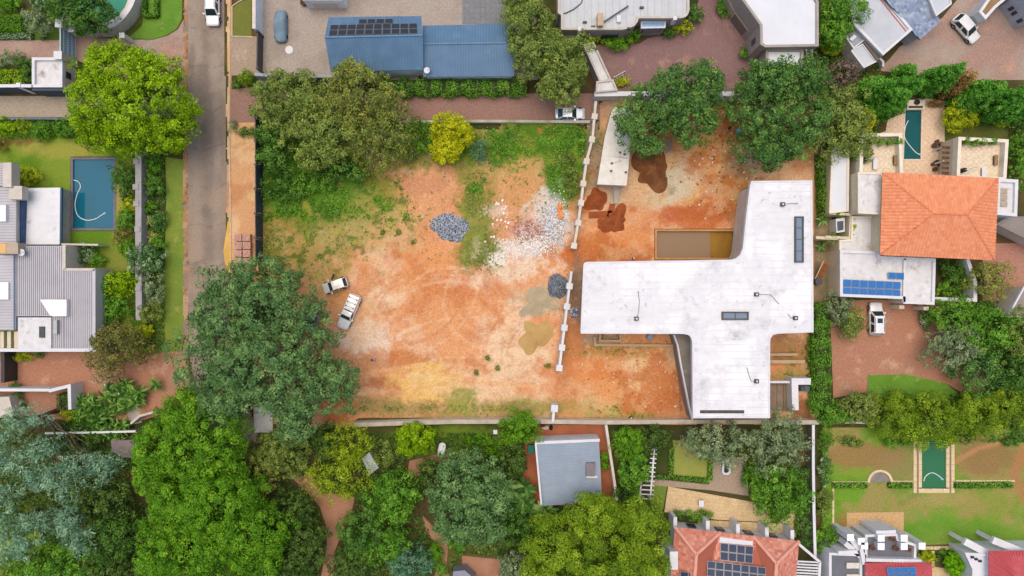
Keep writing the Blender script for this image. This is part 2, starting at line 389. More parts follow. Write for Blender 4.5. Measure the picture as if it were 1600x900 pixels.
#          colours (dark, mid, light), clump radius, leaf size, density, roughness, extras
ST = {
 'lime':   (('#527806', '#789e0c', '#a4c026'), .85, .34, 1.0, .13, {}),
 'bright': (('#3c6e0e', '#548a16', '#80a830'), .78, .28, 1.05, .15, {'shell': .75}),
 'gum':    (('#3f6838', '#587f48', '#86a262'), .8, .34, .9, .19, {}),
 'deep':   (('#2e5a28', '#4a7636', '#7e9e4a'), .8, .34, .9, .19, {}),
 'dark':   (('#2e561c', '#48742a', '#70943e'), .8, .34, .9, .15, {}),
 'mid':    (('#3c6c1a', '#568c26', '#84ac40'), .75, .32, .9, .15, {}),
 'olive':  (('#566a28', '#76843a', '#a6a452'), .7, .30, .62, .2, {'inner': .2}),
 'grey':   (('#54704a', '#758a60', '#a6b086'), .7, .30, .8, .18, {'inner': .25}),
 'yellow': (('#848e0c', '#aab016', '#d0d038'), .6, .28, 1.1, .1, {}),
 'gold':   (('#7c9210', '#9cac1c', '#c4cc3c'), .6, .28, 1.0, .13, {}),
 'moss':   (('#4c6c10', '#6a8a18', '#98ae34'), .98, .26, 1.1, .09, {'flat': .85, 'shell': .86, 'inner': .3}),
 'cedar':  (('#4f7f62', '#789f80', '#a8c49e'), .8, .46, .85, .26, {'flat': .5, 'radial': 1, 'aspect': .26}),
 'pine':   (('#3f6c50', '#588c6a', '#84ac88'), .7, .42, .85, .2, {'flat': .6, 'radial': 1, 'aspect': .28}),
 'cypress': (('#336c1e', '#4a8c28', '#7cb044'), .55, .28, 1.1, .1, {'zmin': -.9}),
 'rust':   (('#6e5c3c', '#8c6e3e', '#b08c48'), .55, .28, .7, .14, {'zmin': -.9, 'inner': .2}),
 'bare':   (('#6c5a50', '#86716a', '#a08c80'), .5, .24, .4, .2, {'inner': .1}),
 'shade':  (('#304f1e', '#486628', '#6e863c'), .7, .34, .9, .16, {}),
}
def leaf_style(st): return leafm('leaf_'+st, *ST[st][0], gain=1.4)
BARK = None
def limb(b, p, q, r0, r1, n=5, bend=.12):
    p, q = Vector(p), Vector(q); m = (p+q)/2+Vector(NR.normal(size=3))*(q-p).length*bend*.5; b.tube([p, m, q], [r0, (r0+r1)/2, r1], n, cap=False)
def plant(name, label, cat, cx, cy, rx, ry, h, st, group=None, lobes=None, rz=None, trunk=True, base=None, nl=9, spread=.92, pale=False, dens=1., leafk=1., bias=0., low=None):
    """tree or shrub whose crown is seen centred at the pixel with pixel radii rx, ry; h = top height in metres"""
    cols, rc, leaf, de, rg, ex = ST[st]
    zz = rz if rz else min(h*.46, max(rx, ry)/S*.85)
    k = lambda z: (H-z)/(H*S)
    lb = []
    for l in (lobes or [(cx, cy, rx, ry, 0)]):
        x, y, a, c, dz = l; z0 = h-zz+dz; rzz = zz*min(1, .45+.6*max(a, c)/max(rx, ry)) if lobes else zz
        z0 = h+dz-rzz
        sh_ = .36*rc*(1. if max(rx, ry)/S > 4 else .72 if max(rx, ry)/S > 1.8 else .5); X, Y, _ = P(x, y, z0); lb.append((X, Y, z0, max(.5*a*k(z0), a*k(z0)-sh_), max(.5*c*k(z0), c*k(z0)-sh_), max(.6*rzz, rzz-sh_*.5)))
    big = max(rx, ry)/S; sc = 1. if big > 4 else (.72 if big > 1.8 else .5)
    kw = {q: v for q, v in ex.items() if q != 'aspect'}
    if low is not None: kw['zmin'] = low
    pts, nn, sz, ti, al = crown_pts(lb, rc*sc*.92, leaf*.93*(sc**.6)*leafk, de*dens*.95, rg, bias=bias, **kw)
    xb, yb = (P(*base)[:2] if base else (lb[0][0], lb[0][1]))
    t = thing(name, label, cat, (xb, yb, 0), group)
    b0 = (xb, yb, 0)
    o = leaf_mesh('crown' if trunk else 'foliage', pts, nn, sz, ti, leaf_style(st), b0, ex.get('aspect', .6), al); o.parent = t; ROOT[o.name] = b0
    b = B(); r = max(.05, h*.028)
    zc = max(.25, h-2*zz)+zz*.35
    if trunk:
        b.tube([(xb, yb, -.15), (xb*.7+lb[0][0]*.3, yb*.7+lb[0][1]*.3, zc*.5), (lb[0][0]*.8+xb*.2, lb[0][1]*.8+yb*.2, zc)], [r*1.5, r*1.05, r*.8], 8)
        top = Vector((lb[0][0]*.8+xb*.2, lb[0][1]*.8+yb*.2, zc))
        for q in range(nl):
            x, y, z, a, c, e = lb[q % len(lb)]; d = unit(NR.normal(size=3)+np.array([0, 0, .6]))
            e2 = Vector((x+d[0]*a*spread, y+d[1]*c*spread, z+d[2]*e*spread))
            mid = top.lerp(e2, .45)+Vector((0, 0, -.1*e)); limb(b, top, mid, r*.6, r*.34); limb(b, mid, e2, r*.34, r*.08, 4)
            for w in range(2):
                d2 = unit(d+NR.normal(size=3)*.55); limb(b, mid, (x+d2[0]*a*spread, y+d2[1]*c*spread, z+abs(d2[2])*e*spread), r*.26, r*.06, 4)
        part('trunk', b, mat('bark_pale', '#b9ad98', '#8d8272', 3, bump=.4) if pale else mat('bark', '#6e5f4e', '#4c4136', 3, bump=.5), t)
    else:
        x, y, z, a, c, e = lb[0]
        for q in range(5): limb(b, (xb, yb, -.1), (x+NR.normal()*a*.4, y+NR.normal()*c*.4, z+e*.2), r*.9, r*.25, 4)
        part('stem', b, mat('bark', '#6e5f4e', '#4c4136', 3, bump=.5), t)
    return t
def hedge(name, label, path, w, h, st, group=None, cat='hedge', dens=1., clipped=True, leafk=.75):
    """clipped or loose hedge along a pixel path (centre of its top), w wide and h high in metres"""
    pp = [Vector(P(x, y, h)) for x, y in path]
    A, Nn = [], []
    core = B()
    for p, q in zip(pp, pp[1:]):
        d = q-p; L = d.length; u = np.array(d/L); n = np.array((-u[1], u[0], 0))
        core.seg(p, q, w*.7, 0, h*.84)
        leaf = ST[st][2]*leafk; k = dens*1.9/(leaf*leaf*.5)
        nt_ = int(L*w*k); s = NR.uniform(0, L, nt_); r = NR.uniform(-.5, .5, nt_)
        wv = 1+.16*np.sin(s*2.1+1)+.1*np.sin(s*5.3) if not clipped else 1+.04*np.sin(s*3)
        top = h*(1-NR.uniform(0, .12, nt_)-(0 if clipped else .3)*(2*r)**2)+(0 if clipped else .18*np.sin(s*2.7)+.12*np.sin(s*6.1+2))
        A.append(np.array(p)[None]*[1, 1, 0]+u*s[:, None]+n*(r*w*wv)[:, None]+np.stack([0*s, 0*s, top], 1)); Nn.append(np.tile([0, 0, 1.], (nt_, 1))+n*r[:, None]*.8)
        for sg in (-1, 1):
            ns = int(L*h*k*.8); s = NR.uniform(0, L, ns); zz = NR.uniform(0, h, ns)
            wv = 1+.16*np.sin(s*2.1+1)+.1*np.sin(s*5.3) if not clipped else 1
            off = sg*w*.5*wv*NR.uniform(.85, 1.06, ns)*(1 if clipped else np.sqrt(np.clip(1.15-(zz/h)**2*.8, .1, 1)))
            A.append(np.array(p)[None]*[1, 1, 0]+u*s[:, None]+n*off[:, None]+np.stack([0*s, 0*s, zz], 1)); Nn.append(np.tile(n*sg, (ns, 1))+[0, 0, .25])
        for e, sg in ((p, -1), (q, 1)):
            ne = int(w*h*k*.8); r = NR.uniform(-.5, .5, ne)*w; zz = NR.uniform(0, h, ne)
            A.append(np.array(e)[None]*[1, 1, 0]+n*r[:, None]+u*sg*NR.uniform(0, .1, (ne, 1))+np.stack([0*r, 0*r, zz], 1)); Nn.append(np.tile(u*sg, (ne, 1)))
    A, Nn = np.concatenate(A), np.concatenate(Nn); Nn = unit(Nn+NR.normal(size=Nn.shape)*.5)
    ti = .5*NR.uniform(0, 1, len(A))+.5*fbm(A[:, 0], A[:, 1], .9, 3, 5)+.0
    t = thing(name, label, cat, (pp[0].x, pp[0].y, 0), group)
    o = leaf_mesh('foliage', A, Nn, ST[st][2]*leafk*NR.uniform(.6, 1.3, len(A)), ti, leaf_style(st), ROOT[t.name]); o.parent = t; ROOT[o.name] = ROOT[t.name]
    part('stem', core, mat('hedge_core', '#2f3a1c', '#26301a', 3), t)
    return t
def rosette(name, label, px, py, r, h, n, m, width=.16, arch=.5, group=None, cat='plant', heads=1, sp=0.):
    """strap-leaved plant (aloe, palm, banana, strelitzia): arching blades from one or more heads; r in metres"""
    t = thing(name, label, cat, (px, py), group); x0, y0, _ = ROOT[t.name]
    v, f, ti = [], [], []
    for hd in range(heads):
        hx, hy = (x0, y0) if heads == 1 else (x0+NR.normal()*sp, y0+NR.normal()*sp)
        hh = h*NR.uniform(.7, 1.1)
        for i in range(n):
            a = 2*math.pi*(i/n)+NR.uniform(-.3, .3); L = r*NR.uniform(.65, 1.1); up = NR.uniform(.15, .75)
            d = np.array((math.cos(a), math.sin(a))); nrm = np.array((-d[1], d[0])); o = len(v); tt = NR.uniform(0, 1)
            for s_ in range(5):
                u = s_/4; rr = L*u*(1-.12*up*u); z = hh*.45+hh*.55*up*math.sin(min(1, u*1.25)*math.pi*.62)*1.2-arch*L*.45*u*u
                wd = width*L/max(r, .1)*(math.sin(math.pi*min(.98, .12+u*.86))**.7)
                c = np.array((hx, hy))+d*rr
                v += [(*(c-nrm*wd), max(.05, z-.3*wd)), (*c, max(.05, z)), (*(c+nrm*wd), max(.05, z-.3*wd))]
                if s_: k = o+3*s_; f += [(k-3, k-2, k+1, k), (k-2, k-1, k+2, k+1)]; ti += [tt, tt]
    b = B(); b.v, b.f = v, f; ob = part('leaves', b, m, t, smooth=False)
    at = ob.data.attributes.new('tint', 'FLOAT', 'FACE'); at.data.foreach_set('value', np.array(ti, np.float32))
    sb = B(); sb.tube([(x0, y0, -.1), (x0, y0, h*.5)], [.16, .1], 6); part('stem', sb, mat('bark', '#6e5f4e', '#4c4136', 3), t)
    return t
# ---------------------------------------------------------------- the ground
POOLS = {'blue': [(114, 249), (178, 249), (178, 357), (114, 357)],
         'teal': [(1414, 172), (1440, 172), (1438.5, 249), (1411.5, 249)],
         'green': [(1440, 688), (1479, 688), (1478, 763), (1440, 763)],
         'muddy': [(1026, 361), (1146, 361), (1146, 403), (1026, 403)],
         'round': [(x, y) for x, y in arc(150, -15, 53, 0, 345, 23)]}
def near_pool(X, Y, names, g):
    m = np.zeros(X.shape, bool)
    for n in names:
        p = POOLS[n]; cx = sum(a for a, b in p)/len(p); cy = sum(b for a, b in p)/len(p)
        q = [(x+math.copysign(g, x-cx), y+math.copysign(g, y-cy)) for x, y in p]; m |= inpoly(X, Y, q)
    return m
soil = vcol('painted_soil')
g = Canvas(-100, -100, 1700, 1000, .45, '#4f4a2e')
g.field('#3c4a22', .02, .4, .6, 3); g.field('#6b5438', .03, .52, .7, 9, .8); g.field('#5d6a2a', .012, .5, .7, 14, .6)
g.blob(40, 870, 60, 60, '#8aa22e', ragged=.4); g.blob(60, 790, 28, 14, '#6c7a24'); g.blob(700, 690, 90, 26, '#66802c', ragged=.5)
g.blob(640, 790, 40, 40, '#5a4a30'); g.blob(740, 880, 60, 30, '#5c5b32'); g.blob(470, 730, 30, 60, '#5a5236')
g.blob(1530, 200, 60, 30, '#5b6b26', ragged=.4); g.blob(1560, 190, 30, 26, '#6a5238'); g.blob(40, 60, 60, 40, '#56702a')
g.blob(60, 215, 120, 10, '#53702a'); g.blob(240, 380, 30, 170, '#4c4a2c'); g.blob(950, 720, 20, 60, '#5a5a30')
g.Z -= .6*inpoly(g.X, g.Y, [(410, 205), (940, 205), (940, 160), (1262, 160), (1262, 650), (690, 648), (570, 652), (410, 662)])
o = g.build('ground', soil, -.02, keep=~near_pool(g.X, g.Y, POOLS, 7), label='dark garden soil and undergrowth between the plots')
b = B(); r0, r1, t0, t1 = P(-100, 0)[0], P(1700, 0)[0], P(0, -100)[1], P(0, 1000)[1]; F = 600
for q in ([(-F, t0), (F, t0), (F, F), (-F, F)], [(-F, -F), (F, -F), (F, t1), (-F, t1)], [(-F, t1), (r0, t1), (r0, t0), (-F, t0)], [(r1, t1), (F, t1), (F, t0), (r1, t0)]):
    b.add([(x, y, -.02) for x, y in q], [(0, 1, 2, 3)])
struct('ground', b, mat('far_ground', '#5d6a34', '#6a5a3c', .05), 'surrounding garden ground beyond the picture')

def Z(l): return .012+.005*l
asphalt = mat('asphalt', '#a09080', '#aa9d90', .22, fine=('#776b60', 6, .5), stain=[('#b59e86', .35, .55, .75), ('#8a8680', .6, .58, .7), ('#8f7a68', 1.6, .62, .7)], bump=.25)
grass = mat('lawn_grass', '#6c8634', '#87923f', .35, fine=('#49701a', 4, .6), stain=[('#a09a4a', .5, .58, .75)], bump=.6)
grassb = mat('lush_grass', '#5c8a2a', '#6c9834', .4, fine=('#466e1e', 3.5, .6), stain=[('#7f9a44', .6, .55, .7)], bump=.6)
verge_soil = mat('verge_soil', '#c8925e', '#b98050', .4, fine=('#a46c40', 5, .5), stain=('#d8ae7c', .6, .55, .7))
brick_red = pave('brick_red', '#be8a70', '#ac765c', '#98725e', dirt=[('#8f8070', .2, .56, .78), ('#cc9e84', .4, .56, .75)])
brick_brown = pave('brick_brown', '#b8988a', '#a6867a', '#8f7a70', ang=.7, dirt=[('#a59a8e', .16, .46, .66), ('#bc9482', .25, .55, .7), ('#8b8076', .35, .58, .72)])
brick_pink = pave('brick_pink', '#ab8376', '#937066', '#7f665c', dirt=[('#8c7a6a', .3, .58, .72)])
brick_maroon = pave('brick_maroon', '#9a7a76', '#8a6a6c', '#78605e', ang=.5, dirt=[('#ab8878', .3, .55, .75)])
cobble = pave('cobble_beige', '#b5aaa0', '#a79c92', '#92887e', w=.2, h=.2, dirt=[('#8f8378', .2, .5, .75)])
cobble2 = pave('cobble_tan', '#b3a08e', '#a5927f', '#8d7e70', w=.2, h=.2, dirt=[('#c7b7a0', .3, .55, .75)])
cream_tile = pave('cream_tile', '#e6d3bd', '#dcc6ae', '#cfa98c', w=.62, h=.62, ang=math.pi/4, mort=.035, off=0, dirt=[('#cdb79c', .5, .6, .8)])
sandstone = pave('sandstone', '#dcc6a0', '#cfb68c', '#b89a72', w=.5, h=.5, ang=.1, mort=.02, dirt=[('#bd9a70', .6, .54, .74), ('#e4d2b0', .4, .55, .75)])
tan_wood = pave('tan_paver', '#d6b486', '#cba878', '#b08d60', w=1.6, h=.2, ang=-.65, mort=.02)
concrete = mat('concrete', '#b7afa4', '#a39b90', .6, fine=('#8d867c', 5, .35), stain=('#8a8378', .7, .6, .75))

road_pts_l = [(288, -60), (289, 120), (291, 300), (293, 500), (297, 570), (306, 610), (320, 645), (335, 720)]
road_pts_r = [(420, 720), (398, 660), (376, 590), (362, 520), (356, 430), (353, 380), (356, 300), (354, 190), (352, 60), (351, -60)]
rd = Canvas(284, -60, 424, 722, .2, '#94867a')
rd.field('#9e9184', .02, .45, .65, 301); rd.field('#887b70', .035, .52, .68, 302, .8); rd.field('#a28e7a', .012, .52, .66, 303, .7)
for x_, c_ in ((305, '#a09284'), (321, '#83776d'), (337, '#a29486')): rd.line([(x_, -60), (x_+1, 200), (x_+3, 430), (x_+14, 580), (x_+40, 720)], 5, c_, .45, soft=.9, rag=1.2, seed=int(x_))
for k, (x_, y_, w_, h_) in enumerate([(322, 330, 7, 9), (340, 250, 6, 16), (306, 420, 9, 12), (318, 200, 5, 7), (335, 110, 8, 20), (300, 90, 5, 26), (330, 470, 10, 14), (310, 520, 8, 10)]): rd.blob(x_, y_, w_, h_, ['#7c7168', '#a3978a', '#84756a'][k % 3], .7, ragged=.7, seed=310+k)
for k in range(10): y_ = -20+k*62; rd.line([(294, y_), (310+k % 3*6, y_+8-k % 4*5), (330, y_+3+k % 2*9), (352, y_-4)], .9, '#766b62', .55, seed=330+k, rag=1.6)
rd.build('road', vcol('road_asphalt', grit=.28, gs=5), Z(1), keep=inpoly(rd.X, rd.Y, road_pts_l+road_pts_r), label='worn grey brown asphalt street')
rs_ = Canvas(276, -60, 304, 572, .18, '#a8805f'); rs_.field('#b99878', .05, .45, .6, 201); rs_.field('#8d7f74', .06, .55, .65, 202, .9); rs_.field('#7c5c44', .09, .6, .7, 203, .8)
rs_.build('road_shoulder', vcol('shoulder_soil', grit=.4, gs=4), Z(2), keep=np.abs(rs_.X-290.5) < 1.5+7.5*fbm(rs_.X, rs_.Y, .05, 5, 204, .7), label='crumbling reddish edge of the street')
vg = Canvas(344, -60, 406, 425, .2, '#cf9c6c'); vg.field('#d9b184', .03, .45, .62, 211); vg.field('#bf8454', .025, .5, .68, 212, .8); vg.field('#e0bd84', .02, .58, .7, 213, .6); vg.line([(360, -60), (360, 420)], 1.5, '#a0744c', .4)
vg.build('verge', vcol('verge_soil_v', grit=.3, gs=4, sat=.95), Z(2), keep=(vg.X > 348+10*fbm(vg.X, vg.Y, .04, 5, 214, .65)) & (vg.X < np.where(vg.Y < 190, 362, 404)), label='bare orange soil verge along the street')
sheet('sand_patch', [(356, 345), (352, 372), (349, 392), (353, 420), (358, 436), (365, 425), (363, 385), (360, 350)], Z(3), mat('yellow_sand', '#dcb464', '#cfa455', .8, fine=('#b98f45', 5, .4)), 'yellow sand spilt at the edge of the street')
b = B()
for (x0, y0), (x1, y1) in zip([(359, -60), (359, 58), (358.5, 140), (358.5, 200), (360, 300), (361, 420)], [(359, 58), (358.5, 140), (358.5, 200), (360, 300), (361, 420), (366, 520)]): b.seg(P(x0, y0), P(x1, y1), .16, -.05, .12)
struct('kerb', b, mat('kerb_concrete', '#cbbda6', '#b5a48c', 1.2), 'pale concrete kerb along the street')
sheet('driveway', [(-60, 63), (92, 63), (122, 57), (200, 62), (240, 62), (262, 56), (278, 46), (287, 30), (290, 150), (200, 130), (118, 93), (-60, 92)], Z(1), brick_brown, 'brown brick driveway through the blue gate')
sheet('lane', [(-60, 150), (292, 150), (292, 183), (-60, 183)], Z(2), pave('lane_pave', '#b8ab98', '#a89b88', '#94897a', dirt=[('#968a7c', .25, .5, .75)]), 'beige paved lane below the gatehouse')
sheet('lawn', [(200, 60), (222, 40), (226, 15), (226, -40), (286, -40), (284, 30), (276, 45), (260, 55), (240, 61)], Z(0), grassb, 'bright green lawn by the curved wall')
lw = Canvas(-60, 205, 230, 560, .3, '#7d9436')
lw.field('#5e8424', .02, .42, .62, 31); lw.field('#a39a4e', .03, .55, .72, 32, .7); lw.blob(95, 235, 50, 12, '#a8a050', .6); lw.blob(190, 320, 14, 60, '#a3965a', .7, ragged=.5)
lw.blob(20, 218, 40, 10, '#6a4a30', .7); lw.blob(180, 420, 30, 50, '#7f8a3c', .8)
lw.build('lawn', vcol('painted_lawn', grit=.5, gs=6), Z(0), keep=~near_pool(lw.X, lw.Y, ['blue'], 1.5), label='patchy lawn round the blue pool')
sheet('lawn', [(258, 245), (288, 250), (289, 420), (291, 520), (283, 550), (256, 556), (236, 553), (240, 500), (256, 460), (260, 300)], Z(0), grass, 'long strip of verge grass beside the street')
sheet('driveway', [(-60, 546), (160, 546), (236, 553), (284, 548), (292, 545), (297, 600), (280, 616), (262, 628), (250, 648), (225, 656), (100, 656), (-60, 640)], Z(1), brick_red, 'weathered red brick driveway of the metal roofed house')
sheet('forecourt', [(405, -60), (840, -60), (840, 125), (405, 125)], Z(1), cobble, 'beige cobbled forecourt of the blue roofed house')
sheet('forecourt_tiles', [(722, -20), (800, -20), (800, 38), (722, 38)], Z(2), pave('grey_tile', '#8b8d90', '#7d8084', '#6a6c70', w=.75, h=.75, off=0, mort=.03), 'grey tiled corner of the forecourt')
sheet('pavement', [(361, 57), (405, 57), (405, 118), (361, 118)], Z(3), cobble2, 'tan paved apron at the black gate')
sheet('pavement', [(360, 140), (408, 134), (408, 192), (360, 190)], Z(3), brick_pink, 'pink brick pavement by the topiary balls')
sheet('lawn', [(364, 12), (372, 5), (393, -4), (393, 57), (364, 57)], Z(3), mat('dull_grass', '#6a7430', '#7d7c38', .5, fine=('#525e20', 5, .6)), 'small dull grass patch beside the white wall')
b = B()
for p, q in (((363, 10), (363, 57)), ((363, 57), (396, 58)), ((363, 10), (373, 3)), ((373, 3), (392, -6))): b.seg(P(*p), P(*q), .14, 0, .12)
struct('kerb', b, mat('kerb_concrete', '#fff'), 'thin kerb framing the small grass patch')
sheet('driveway', [(400, 146), (936, 146), (936, 187), (400, 187)], Z(1), brick_pink, 'pink brown brick driveway behind the empty plot')
sheet('courtyard', [(930, 70), (1000, 68), (1012, 60), (1060, 50), (1088, 12), (1105, -40), (1135, -40), (1200, 60), (1200, 148), (935, 148)], Z(1), brick_maroon, 'maroon brick courtyard of the grey flat roofed house')
sheet('driveway', [(1370, 110), (1390, 92), (1405, 74), (1440, 50), (1472, 28), (1495, 0), (1560, -10), (1700, 20), (1700, 125), (1500, 125)], Z(1), brick_brown, 'brown brick parking court under the white car')
sheet('patio', [(1340, 285), (1350, 215), (1384, 205), (1386, 190), (1404, 166), (1440, 152), (1476, 158), (1476, 290)], Z(1), cream_tile, 'cream tiled patio round the narrow teal pool', holes=[POOLS['teal']])
sheet('lawn', [(1476, 185), (1575, 175), (1575, 218), (1476, 225)], Z(0), mat('olive_grass', '#5a6a28', '#6a6c30', .5, fine=('#44521c', 5, .6)), 'dull lawn behind the roof terrace')  # olive green grass tone
sheet('courtyard', [(1296, 470), (1500, 466), (1505, 560), (1580, 612), (1500, 612), (1478, 599), (1440, 590), (1415, 585), (1356, 586), (1355, 612), (1302, 622)], Z(1), brick_red, 'red brick car court by the solar panel roof')
sheet('lawn', [(1356, 586), (1415, 585), (1440, 590), (1478, 599), (1510, 625), (1356, 620)], Z(2), grassb, 'crescent of clipped lawn beside the red car court')
sheet('pavement', [(1535, 380), (1620, 380), (1620, 520), (1535, 520)], Z(1), pave('brick_salmon', '#c08f80', '#b07c6c', '#94705f'), 'salmon brick paving at the right edge')
sheet('side_path', [(1272, 150), (1300, 150), (1300, 485), (1272, 485)], Z(1), mat('side_soil', '#9c8a70', '#7d6c54', .6, fine=('#5d5a3a', 3, .5)), 'narrow service strip beside the large white roof')
sheet('garden_path', [(452, 742), (487, 742), (503, 770), (555, 776), (548, 805), (534, 832), (524, 860), (522, 910), (500, 910), (511, 850), (509, 820), (500, 792), (480, 770)], Z(1), mat('earth_path', '#b1846a', '#9c7058', .5, fine=('#86604a', 5, .4)), 'curving brown garden path among the trees')
sheet('garden_path', [(660, 805), (676, 822), (694, 836), (700, 855), (698, 880), (704, 910), (676, 910), (688, 870), (686, 850), (664, 835)], Z(1), MC['earth_path'], 'narrow brown path winding to the bottom edge')
sheet('patio', [(722, 868), (780, 874), (786, 905), (722, 905)], Z(1), MC['earth_path'], 'small reddish terrace at the bottom edge')
sheet('garden_path', [(640, 720), (700, 706), (706, 716), (690, 724), (650, 745), (636, 740)], Z(1), MC['earth_path'], 'short reddish path near the white tub')
sheet('yard', [(838, 664), (944, 663), (948, 690), (966, 780), (940, 792), (832, 790), (817, 742), (820, 695)], Z(1), mat('yard_soil', '#b0694a', '#9c5a3e', .5, fine=('#7d4a34', 5, .4), stain=('#7c5a44', .6, .55, .7)), 'reddish yard round the small cottage')
sheet('lawn', [(1052, 688), (1115, 690), (1112, 748), (1050, 742)], Z(0), mat('dry_grass', '#8f9a48', '#a3a058', .5, fine=('#6d7c30', 5, .6)), 'small lawn inside the low hedge')
sheet('garden_path', [(1018, 748), (1108, 757), (1112, 716), (1166, 714), (1170, 775), (1110, 766), (1018, 758)], Z(1), cobble2, 'beige path round the small fountain')
sheet('terrace', [(1044, 760), (1196, 788), (1204, 816), (1120, 812), (1038, 800)], Z(1), sandstone, 'sandstone terrace below the small lawn')
sheet('terrace', [(1090, 812), (1215, 818), (1245, 790), (1245, 840), (1090, 835)], Z(0), sandstone, 'strip of sandstone against the tiled house')
sheet('lawn', [(1020, 758), (1042, 760), (1036, 795), (1018, 790)], Z(0), grass, 'small grass corner beside the white pergola')
se = Canvas(1285, 668, 1660, 900, .28, '#87964a')
se.field('#6f9a34', .018, .36, .54, 41); se.field('#a38e5c', .02, .5, .66, 42, .8); se.field('#5d8a26', .05, .55, .7, 43, .5)
se.blob(1350, 715, 60, 22, '#9a7a50', .9); se.blob(1405, 730, 30, 25, '#96825a', .7); se.blob(1345, 738, 30, 8, '#7f9c3c', .7); se.blob(1540, 715, 50, 28, '#94784e', .9)
se.line([(1495, 720), (1530, 700), (1570, 690)], 4, '#bb8a60', .8); se.line([(1600, 700), (1585, 740), (1600, 780)], 8, '#b07c54', .8)
se.blob(1480, 780, 40, 12, '#b09a66', .6); se.blob(1540, 790, 60, 22, '#9a9250', .5); se.blob(1480, 830, 80, 20, '#5f9430', .7); se.blob(1570, 840, 40, 20, '#6a9a34', .7); se.blob(1315, 835, 12, 30, '#a8764e', .8)
se.build('lawn', MC['painted_lawn'], Z(0), keep=~near_pool(se.X, se.Y, ['green'], 1.5), label='patchy lawn round the narrow green pool')
sheet('patio', [(1323, 801), (1412, 800), (1412, 870), (1323, 870)], Z(3), tan_wood, 'tan paved patio in front of the white house')
sheet('garden_bed', [(1435, 852), (1520, 848), (1540, 910), (1435, 910)], Z(1), mat('bed_soil', '#54502c', '#6a5a3a', .8, fine=('#3c3c20', 4, .5)), 'planted bed between the red roofs')
sheet('garden_path', [(1452, 885), (1480, 888), (1492, 910), (1448, 910)], Z(2), sandstone, 'sandy path between the red roofs')

# ---------------------------------------------------------------- the bare building plot, painted patch by patch
st = Canvas(396, 148, 1276, 676, .16, '#d6986a')
X, Y = st.X, st.Y
st.field('#dc9c6c', .008, .42, .62, 51, .9); st.field('#e4bd94', .011, .5, .68, 52, .75); st.field('#c47a4a', .02, .55, .72, 53, .5); st.field('#e9d0b0', .05, .58, .75, 54, .35)
# the open middle: orange subsoil with pale drifts
st.blob(690, 470, 150, 95, '#dfa072', .75, ragged=.7); st.blob(660, 455, 60, 80, '#d9935f', .6, ragged=.9, seed=4); st.blob(760, 520, 70, 60, '#e2a26c', .6, seed=5)
st.blob(575, 530, 45, 24, '#e3d0bd', .75, ragged=.9, seed=6); st.blob(790, 420, 75, 24, '#e8d2b6', .8, ragged=.9, ang=-12, seed=7); st.blob(800, 545, 46, 60, '#e7cdaa', .75, ragged=.8, seed=8)
st.blob(600, 455, 38, 30, '#e6cfae', .6, ragged=.9, seed=9); st.blob(730, 600, 60, 26, '#e6c49c', .7, ragged=.8, seed=10); st.blob(560, 480, 30, 60, '#dcab7c', .6, seed=11)
st.blob(620, 562, 75, 14, '#c67f4a', .85, ragged=.6, seed=12); st.blob(600, 600, 30, 10, '#b0683c', .7, ragged=.8, seed=13); st.blob(530, 640, 26, 20, '#b9613c', .8, ragged=.7, seed=14)
st.blob(658, 604, 44, 26, '#e3ba6c', .85, ragged=1.3, soft=.5, seed=15); st.blob(690, 592, 24, 22, '#e4c080', .6, ragged=1.3, soft=.5, seed=115); st.blob(668, 580, 30, 14, '#e4bd70', .8, ragged=.8, seed=16)
st.blob(845, 470, 36, 22, '#bba98a', .95, ragged=.5, ang=-15, seed=17); st.blob(815, 470, 26, 18, '#c9b391', .7, ragged=.7, seed=18)
for k in range(9):
    y = 440+k*19; st.line([(590+k*7, y+34-k*2), (660+k*6, y+4), (740+k*5, y-8+k*2), (830, y+12-k*3)], 2.2, '#cf8a5a' if k % 3 else '#eccba4', .3, seed=80+k, rag=1.6)
for k in range(4): st.line(arc(845, 560-k*6, 62-k*10, 175+k*7, 250-k*5, 10), 1.6, '#b98d66', .4, seed=100+k, z=-.03, rag=1.5)
st.blob(640, 430, 70, 34, '#dc9458', .55, ragged=1., seed=19); st.blob(700, 400, 60, 20, '#df9a62', .6, ragged=.9, seed=20)
st.blob(640, 300, 80, 30, '#d99f70', .7, ragged=.9, seed=21); st.blob(660, 290, 40, 14, '#c88a68', .7, ragged=.8, seed=22); st.blob(600, 360, 60, 34, '#c9a46c', .7, ragged=.9, seed=23)
